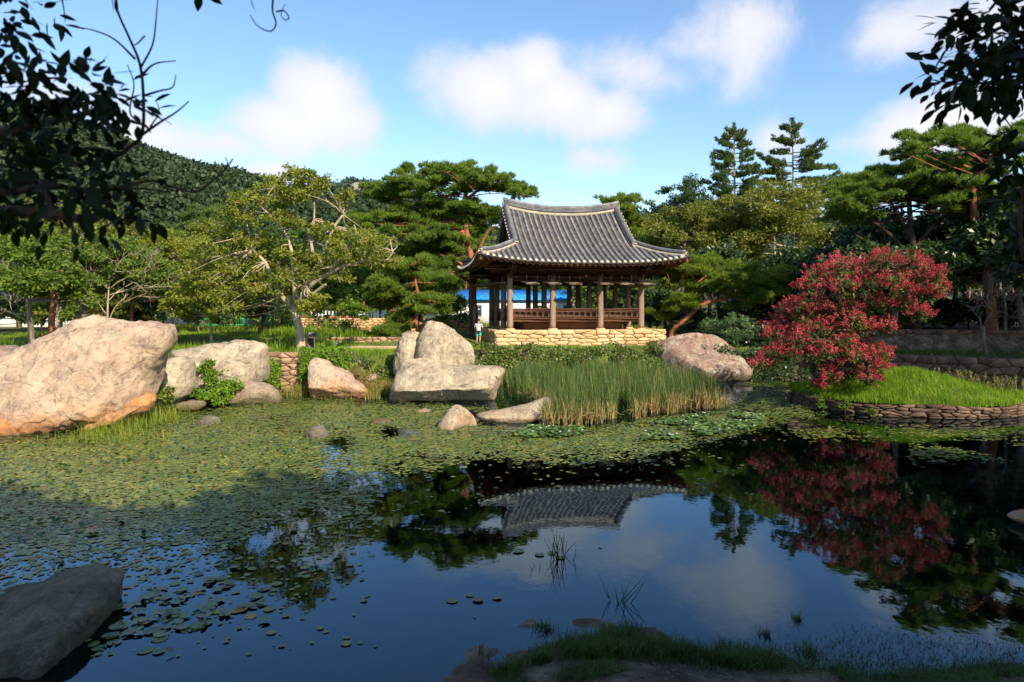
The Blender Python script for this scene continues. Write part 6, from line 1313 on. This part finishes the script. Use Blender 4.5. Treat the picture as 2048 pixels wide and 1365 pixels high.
lc = [(40, 5), (15, 30), (70, 20, 5), (25, 100, 4), (70, 135, 6), (20, 190, 8), (55, 175, 8), (110, 175, 9), (150, 165, 10), (180, 168, 10), (215, 190, 10), (250, 210, 10), (275, 218, 6), (145, 205, 11), (95, 225, 12), (40, 250, 14), (60, 290, 14), (110, 270, 14), (190, 240, 12), (175, 220, 10), (20, 330, 16), (75, 340, 14), (145, 320, 12), (195, 290, 10), (225, 320, 8), (100, 390, 12), (30, 410, 16), (60, 430, 12), (125, 425, 10), (165, 380, 9), (230, 390, 8), (285, 425, 7), (255, 440, 5), (180, 445, 5), (140, 440, 5), (215, 430, 6), (10, 430, 8), (205, 350, 9), (130, 365, 10), (-20, 250, 16), (-30, 350, 16), (15, 290, 14), (60, 385, 12), (45, 215, 10), (240, 300, 6), (280, 395, 4), (-20, 120, 10), (-15, 40, 10)]
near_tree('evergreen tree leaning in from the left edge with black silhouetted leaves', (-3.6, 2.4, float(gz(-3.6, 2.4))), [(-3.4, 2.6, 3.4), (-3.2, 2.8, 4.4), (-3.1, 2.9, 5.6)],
  [(.035, .016, [('w', -3.3, 2.7, 3.9), (-40, 425), (60, 424), (130, 432), (180, 440), (215, 420)]), (.030, .010, [('w', -3.2, 2.8, 4.5), (-40, 260), (60, 250), (140, 235), (220, 215)]), (.028, .008, [('w', -3.2, 2.8, 4.2), (-30, 380), (80, 370), (170, 380), (245, 378)]), (.02, .008, [(85, 360), (95, 400), (110, 428)])],
  [(.010, .004, [(150, 330), (220, 318), (262, 292), (284, 268), (287, 200), (280, 130), (258, 75), (236, 25), (228, -20)]), (.007, .0025, [(284, 270), (320, 245), (352, 225), (378, 203)]), (.006, .002, [(287, 192), (320, 182), (345, 175), (352, 150)]), (.006, .002, [(284, 150), (310, 128), (352, 122)]), (.006, .002, [(270, 118), (230, 80), (190, 62), (140, 52)]), (.005, .002, [(282, 135), (305, 90), (312, 40), (316, -10)]), (.005, .002, [(285, 250), (260, 225), (268, 170), (255, 130)]), (.004, .0015, [(300, 255), (318, 225), (312, 200)]), (.004, .0015, [(290, 72), (270, 90), (258, 78)]),
   (.009, .003, [(230, 378), (270, 368), (310, 362), (350, 376), (392, 384), (425, 362), (450, 340), (466, 318)]), (.006, .003, [(246, 380), (290, 378), (335, 384), (372, 376)]), (.004, .0015, [(452, 338), (455, 325), (450, 315)]), (.005, .002, [(548, -20), (545, 20), (552, 48), (540, 63), (515, 52), (500, 30)]), (.004, .0015, [(552, 24), (568, 22), (578, 36), (570, 40), (562, 30), (570, 8)]), (.004, .0015, [(120, -20), (128, 20), (130, 45)]), (.004, .0015, [(225, 255), (245, 285), (262, 294)])],
  lc, [(222, -5, .25, -1), (232, -4, .1, -1), (380, -12, .6, -.6), (398, -10, .0, -1), (412, -12, .8, -.4), (500, -12, .2, -1), (95, 45, -.1, -1), (122, 50, .1, -1), (130, 50, .9, -.1), (40, 85, .2, -1), (75, 112, -.3, -1)], 271, .072)
rc = [(1912, 45, 4), (1935, 35, 3), (1900, 62, 5), (1945, 95, 9), (1905, 85, 6), (1965, 60, 9), (2010, 25, 12), (2040, 70, 14), (1990, 105, 12), (1962, 138, 10), (1935, 160, 7), (1905, 150, 6), (1858, 160, 3), (1888, 175, 4), (1940, 185, 6), (1980, 170, 10), (2020, 140, 14), (2045, 180, 14), (2000, 195, 8), (2015, 60, 12), (1985, 15, 10), (1925, 205, 4), (2055, 110, 14), (1930, 125, 8), (2030, 100, 14), (2000, 140, 12), (1960, 165, 8),
      (2030, 255, 4), (2005, 262, 3), (2045, 240, 5), (2045, 330, 8), (2015, 320, 5), (2035, 375, 9), (2050, 430, 10), (2020, 400, 7), (1990, 345, 4), (2000, 430, 5), (2040, 480, 9), (2055, 540, 9), (2030, 520, 6), (2060, 290, 8), (1900, 330, 3), (1960, 420, 3), (1985, 300, 2)]
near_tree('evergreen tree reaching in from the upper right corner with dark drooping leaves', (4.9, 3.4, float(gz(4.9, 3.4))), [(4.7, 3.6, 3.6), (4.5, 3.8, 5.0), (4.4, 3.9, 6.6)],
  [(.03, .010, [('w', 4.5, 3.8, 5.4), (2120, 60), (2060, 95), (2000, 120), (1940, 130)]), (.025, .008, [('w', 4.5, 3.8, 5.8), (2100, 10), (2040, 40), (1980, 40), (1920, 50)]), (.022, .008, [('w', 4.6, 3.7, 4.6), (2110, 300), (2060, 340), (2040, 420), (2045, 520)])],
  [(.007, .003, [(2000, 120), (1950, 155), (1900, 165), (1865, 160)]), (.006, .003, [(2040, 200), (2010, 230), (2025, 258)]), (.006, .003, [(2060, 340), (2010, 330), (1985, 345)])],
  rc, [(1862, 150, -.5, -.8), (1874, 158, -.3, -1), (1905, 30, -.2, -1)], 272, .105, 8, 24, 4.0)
# ------------------------------------------------------------------ buildings, board, fences
def house(name, label, loc, rz, L, W, hw, hr, roofm, seed=0, wins=4, gable_win=True):
    root = thing(name, label, 'building', loc, rz); mb = MB(); box(mb, (0, 0, hw/2-.3), (L, W, hw+.6)); mb.build('wall', MT['white_wall'], root)
    for s in (-1, 1):
        x = s*(L/2-.003); V = [(x-s*.2, -W/2, hw), (x-s*.2, W/2, hw), (x-s*.2, 0, hw+hr), (x, -W/2, hw), (x, W/2, hw), (x, 0, hw+hr)]; MB().add(V, np.array([[0, 2, 1], [3, 4, 5]]), np.array([[0, 3, 5, 2], [1, 2, 5, 4]])).build('gable', MT['white_wall'], root)
    sl_ = math.hypot(W/2+.5, hr*(W/2+.5)/(W/2)); an = math.atan2(hr, W/2); rf = None
    for s in (-1, 1):
        mb = MB(); box(mb, (0, 0, 0), (L+.8, sl_, .12)); o = link('roof', mb.mesh('roof', MT[roofm]), root, (0, s*(W/2+.5)/2, hw+hr-(hr*(W/2+.5)/(W/2))/2+.08), (-s*an, 0, 0))
        sm = MB(); box(sm, (0, 0, .085), (.05, sl_, .05)); sm = sm.mesh('seam', MT[roofm])
        for k in range(int(L/.6)): link('seam', sm, o, (-L/2+.3+k*.6, 0, 0))
    def win(x, y, a, w=1.1, h=1.2):
        mb = MB(); bbox(mb, (0, 0, 0), (w, .12, h), .01); f = link('window', mb.mesh('window', MT['white_wall']), root, (x, y, hw*.55), (0, 0, a)); mb = MB(); box(mb, (-w*.23, -.065, 0), (w*.4, .02, h*.84)); box(mb, (w*.23, -.065, 0), (w*.4, .02, h*.84)); link('pane', mb.mesh('pane', MT['glass']), f)
    for k in range(wins): win(-L/2+L*(k+.5)/wins, -W/2, 0)
    if gable_win: win(-L/2, -W*.12, -math.pi/2, .9)
    return root
c = at(1010, 640, 74); house('house', 'white house with a bright blue metal roof seen behind the pavilion', (c[0]+1.2, 76, float(gz(c[0], 74))), R(14), 13.5, 6.0, 2.75, .95, 'blue_roof')
c = at(395, 630, 66); house('house', 'low white building with a grey roof glimpsed under the trees on the left', (c[0], 66, float(gz(c[0], 66))), R(-6), 12, 5, 2.0, .9, 'grey_board', wins=5)
c = at(60, 640, 60); house('house', 'small pale building glimpsed beyond the reddish trunks at the far left', (c[0], 60, float(gz(c[0], 60))), R(10), 7, 4, 2.2, .8, 'grey_board', wins=3)
# green mesh fence beyond the lawn
root = thing('fence', 'green painted fence beyond the lawn on the left', 'fence', (-26, 56, float(gz(-26, 56))))
pm = MB(); box(pm, (0, 0, .7), (.08, .08, 1.8)); pm = pm.mesh('post', MT['green_paint'])
for k in range(10):
    link('post', pm, root, (k*2.0, 0, 0))
    if k < 9:
        mb = MB()
        for z in (.25, .75, 1.3): box(mb, (1.0, 0, z), (1.9, .04, .05))
        for q in range(12): box(mb, (.13+q*.158, .003, .75), (.025, .025, 1.3))
        o = link('panel', mb.mesh('panel', MT['green_paint']), root, (k*2.0, 0, 0))
root = thing('fence', 'grey white picket fence above the garden wall behind the round shrub', 'fence', (-15.5, 52.5, float(gz(-15.5, 52.5))))
mb = MB(); box(mb, (6.5, 0, .45), (13, .04, .08)); box(mb, (6.5, 0, 1.15), (13, .04, .08)); mb.build('rail', MT['white_wall'], root)
pk = MB(); box(pk, (0, -.035, .75), (.10, .025, 1.4)); V_ = pk.V; pk = pk.mesh('picket', MT['white_wall'])
for k in range(48): link('picket', pk, root, (.1+k*.27, 0, 0))
mb = MB(); box(mb, (0, 0, .0), (4.6, .12, .12)); box(mb, (-2.2, 0, -.45), (.12, .1, .8)); box(mb, (0, 0, -.45), (.12, .1, .8)); box(mb, (2.2, 0, -.45), (.12, .1, .8))
tag(link('bench', mb.mesh('bench', MT['red_paint']), None, (-13.8, 51.2, float(gz(-13.8, 51.2))+1.05)), 'long red brown rail on posts above the sunlit garden wall', 'rail')
# information board
b = np.array(gp(622, 34.2)); root = thing('information_board', 'grey lectern style information board with a dark slanted panel beside the lawn tree', 'sign', tuple(b), R(8))
mb = MB(); bbox(mb, (0, -.08, .32), (.38, .22, .74), .01); mb.build('post', MT['grey_board'], root)
mb = MB(); bbox(mb, (0, 0, 0), (.46, .42, .04), .008); o = link('panel', mb.mesh('panel', MT['dark_board']), root, (.05, .08, .83), (R(32), 0, 0)); mb = MB(); bbox(mb, (0, 0, .023), (.40, .36, .006), .001); link('print_sheet', mb.mesh('print_sheet', MT['grey_board']), o)
c = gp(671, 38.8); mb = MB(); tube(mb, [(0, 0, 0), (0, 0, .14)], [.07, .07], 8); tube(mb, [(0, .06, .2), (0, -.1, .2)], [.09, .11], 10); tag(link('garden_lamp', mb.mesh('garden_lamp', MT['white_wall']), None, c), 'small white garden spotlight on the lawn above the stone edging', 'lamp')

# ------------------------------------------------------------------ the two people
def skin_body(root, name, J, E, mat, sub=2):
    keys = list(J); me = bpy.data.meshes.new(name); me.from_pydata([J[k][0] for k in keys], [(keys.index(a), keys.index(b)) for a, b in E], []); me.materials.append(mat)
    o = link(name, me, root); md = o.modifiers.new('skin', 'SKIN'); md.use_smooth_shade = True
    for i, k in enumerate(keys):
        v = me.skin_vertices[0].data[i]; v.radius = (J[k][1], J[k][2] if len(J[k]) > 2 else J[k][1]); v.use_root = (i == 0)
    s = o.modifiers.new('smooth', 'SUBSURF'); s.levels = sub; s.render_levels = sub; return o
def striped():
    m, N, out, ramp, mix, noise, mr, mt = nodes('striped_cloth'); z = N('ShaderNodeSeparateXYZ', {0: N('ShaderNodeTexCoord').outputs['Object']}).outputs[2]
    f = mt('FRACT', mt('MULTIPLY', z, 9.5)); c = mix(mt('GREATER_THAN', f, .58), (.72, .72, .74), (.06, .08, .22)); out(N('ShaderNodeBsdfPrincipled', {'Base Color': c, 'Roughness': .9}).outputs[0]); return m
def cloth(n, c): return simple(n, [(0, tuple(x*.85 for x in c)), (1, c)], 9, .9)
skin = cloth('skin', (.42, .24, .16)); hair = cloth('hair', (.025, .018, .014))
def person(label, loc, rz, H, armL, armR, top, bottom, shorts, bag=None, headtilt=.0, lean=0., tunic=False):
    root = thing('person', label, 'person', loc, rz); h = H; J = {
     'pel': ((0, 0, .53*h), .085*h, .062*h), 'ab': ((0, lean*.3, .61*h), .075*h, .055*h), 'ch': ((0, lean*.7, .73*h), .092*h, .060*h), 'nk0': ((0, lean*.95, .82*h), .045*h, .04*h), 'nk': ((0, lean+.004, .855*h), .030*h), 'hd0': ((0, lean-.005+headtilt, .895*h), .052*h, .058*h), 'hd': ((0, lean-.01+headtilt*1.4, .94*h), .056*h, .062*h), 'hd2': ((0, lean+headtilt*1.4, .975*h), .036*h, .04*h)}
    E = [('pel', 'ab'), ('ab', 'ch'), ('ch', 'nk0'), ('nk0', 'nk'), ('nk', 'hd0'), ('hd0', 'hd'), ('hd', 'hd2')]
    for s, n in ((-1, 'l'), (1, 'r')):
        el, wr = (armL, armR)[s > 0]
        J['sh'+n] = ((s*.105*h, lean*.85, .80*h), .036*h); J['el'+n] = (el, .027*h); J['wr'+n] = (wr, .019*h); E += [('ch', 'sh'+n), ('sh'+n, 'el'+n), ('el'+n, 'wr'+n)]
        J['hp'+n] = ((s*.052*h, 0, .48*h), .055*h); J['kn'+n] = ((s*.058*h, -.012*h, .275*h), .037*h); J['cf'+n] = ((s*.058*h, .008*h, .19*h), .034*h); J['an'+n] = ((s*.060*h, .01*h, .045*h), .022*h); J['to'+n] = ((s*.066*h, -.095*h, .018*h), .020*h)
        E += [('pel', 'hp'+n), ('hp'+n, 'kn'+n), ('kn'+n, 'cf'+n), ('cf'+n, 'an'+n), ('an'+n, 'to'+n)]
    body = skin_body(root, 'body', J, E, skin)
    for s, n in ((-1, 'l'), (1, 'r')):                      # palm, four fingers of unequal length and a thumb
        wr = np.array(J['wr'+n][0]); el = np.array(J['el'+n][0]); d = nrm(wr-el); sd = nrm(np.cross(d, np.array((s*1., .3, 0.)))); up = np.cross(d, sd); mb = MB()
        tube(mb, [wr-d*.02*h, wr+d*.02*h, wr+d*.055*h], [.018*h, .022*h, .017*h], 8)
        for q, (o_, l_) in enumerate(((-.013, .040), (-.0045, .046), (.0045, .043), (.013, .034))):
            a_ = wr+d*.05*h+sd*o_*h; tube(mb, [a_, a_+d*l_*.55*h, a_+d*l_*.85*h-up*s*.012*h], [.0055*h, .005*h, .0038*h], 6)
        a_ = wr+d*.02*h-sd*.018*h; tube(mb, [a_, a_-sd*.014*h+d*.018*h, a_-sd*.013*h+d*.036*h], [.0065*h, .006*h, .0045*h], 6)
        mb.build('hand', skin, root, True)
    hc = np.array(J['hd'][0]); mb = MB(); a = np.linspace(0, 2*np.pi, 18, endpoint=False)
    rings = []
    for f in np.linspace(0, 1, 8):
        z = math.cos(f*1.75); rr = math.sin(max(f*1.75, .02)); rings.append(hc+np.c_[np.cos(a)*rr*.064*h, np.sin(a)*rr*.072*h+.012*h, np.full(18, z*.062*h+.006*h)+(np.sin(a) < -.35)*f*.045*h])
    V_ = np.concatenate(rings); i = np.arange(7)[:, None]*18; j = np.arange(18)[None]; j2 = (j+1) % 18; mb.add(V_, np.stack([i+j, i+18+j, i+18+j2, i+j2], -1).reshape(-1, 4)); mb.build('hair', hair, root, True)
    mb = MB(); ey = MB()
    tube(mb, [hc+np.array((0, -.058*h, .004*h)), hc+np.array((0, -.073*h, -.016*h))], [.006*h, .010*h], 6)
    for s in (-1, 1): tube(mb, [hc+np.array((s*.056*h, .01*h, .012*h)), hc+np.array((s*.064*h, .014*h, -.012*h))], [.009*h, .007*h], 6); tube(ey, [hc+np.array((s*.022*h, -.055*h, .004*h)), hc+np.array((s*.022*h, -.0625*h, .004*h))], [.007*h, .005*h], 6)
    tube(ey, [hc+np.array((-.016*h, -.0585*h, -.034*h)), hc+np.array((.016*h, -.0585*h, -.034*h))], [.004*h, .004*h], 5)
    mb.build('ears_and_nose', skin, root, True); ey.build('eyes_and_mouth', hair, root, True)
    g = 1.16; zb = .36 if tunic else .50                                                                      # shirt with sleeves
    JS = {'ch': ((0, lean*.7, .73*h), .098*h, .068*h), 'ab': ((0, lean*.3, .61*h), .090*h, .070*h), 'pel': ((0, 0, .54*h), .098*h, .076*h), 'hem': ((0, 0, zb*h), .100*h, .078*h), 'nk0': ((0, lean*.95, .815*h), .058*h, .05*h)}; ES = [('ch', 'ab'), ('ab', 'pel'), ('pel', 'hem'), ('ch', 'nk0')]
    for s, n in ((-1, 'l'), (1, 'r')):
        el = np.array((armL, armR)[s > 0][0]); sh = np.array(J['sh'+n][0]); JS['sh'+n] = (tuple(sh), .046*h); JS['sl'+n] = (tuple(sh+(el-sh)*.7), .040*h); ES += [('ch', 'sh'+n), ('sh'+n, 'sl'+n)]
    skin_body(root, 'shirt', JS, ES, top)
    JT = {'w': ((0, 0, .55*h), .093*h, .07*h)}; ET = []
    for s, n in ((-1, 'l'), (1, 'r')):
        e = .33 if shorts else .06; JT['hp'+n] = ((s*.053*h, 0, .47*h), .062*h); JT['kn'+n] = ((s*.060*h, -.006*h, (.40 if shorts else .27)*h), .056*h if shorts else .045*h); JT['hm'+n] = ((s*.061*h, .004*h, e*h), .055*h if shorts else .04*h); ET += [('w', 'hp'+n), ('hp'+n, 'kn'+n), ('kn'+n, 'hm'+n)]
    skin_body(root, 'shorts' if shorts else 'trousers', JT, ET, bottom)
    mb = MB()
    for s in (-1, 1): bbox(mb, (s*.064*h, -.035*h, .018*h), (.052*h, .155*h, .036*h), .012)
    mb.build('shoes', hair, root)
    if bag is not None:
        mb = MB(); bbox(mb, (-.02*h, .095*h, .515*h), (.15*h, .06*h, .085*h), .02); o = mb.build('waist_bag', bag, root); mb = MB(); a = np.linspace(0, 2*np.pi, 25); tube(mb, np.c_[np.cos(a)*.107*h, np.sin(a)*.086*h, np.full(25, .545*h)], .008, 5, False); link('strap', mb.mesh('strap', bag), o)
    return root
H = 1.50; c = at(957, 696, 39.8); z_ = float(gz(c[0], 39.8))
person('child in a blue striped white shirt and turquoise shorts standing below the platform corner', (c[0], 39.8, z_), R(170), H, ((-.16*H, -.02, .66*H), (-.10*H, -.13, .60*H)), ((.16*H, -.02, .66*H), (.11*H, -.12, .60*H)), striped(), cloth('turquoise', (.05, .42, .42)), True, cloth('bag', (.10, .07, .055)), -.01)
H = 1.66; c = at(949, 656, 45.2)
person('person in grey clothes and red neckerchief on the platform against the pine trunk', (c[0], 45.2, PT-.03), R(75), H, ((-.15*H, -.06, .67*H), (-.13*H, -.30, .66*H)), ((.14*H, -.03, .66*H), (.15*H, -.14, .56*H)), cloth('grey_cloth', (.36, .36, .38)), cloth('grey_cloth2', (.30, .30, .33)), False, None, -.03, -.03)
p2 = bpy.context.scene.objects.get('person.001')
sc_ = MB(); a = np.linspace(0, 2*np.pi, 20); tube(sc_, np.c_[np.cos(a)*.095, np.sin(a)*.085-.03, np.full(20, .825*H)], .045, 8, False); box(sc_, (0, -.12, .77*H), (.16, .03, .14)); sc_.build('neckerchief', cloth('red_cloth', (.55, .04, .03)), p2, True)
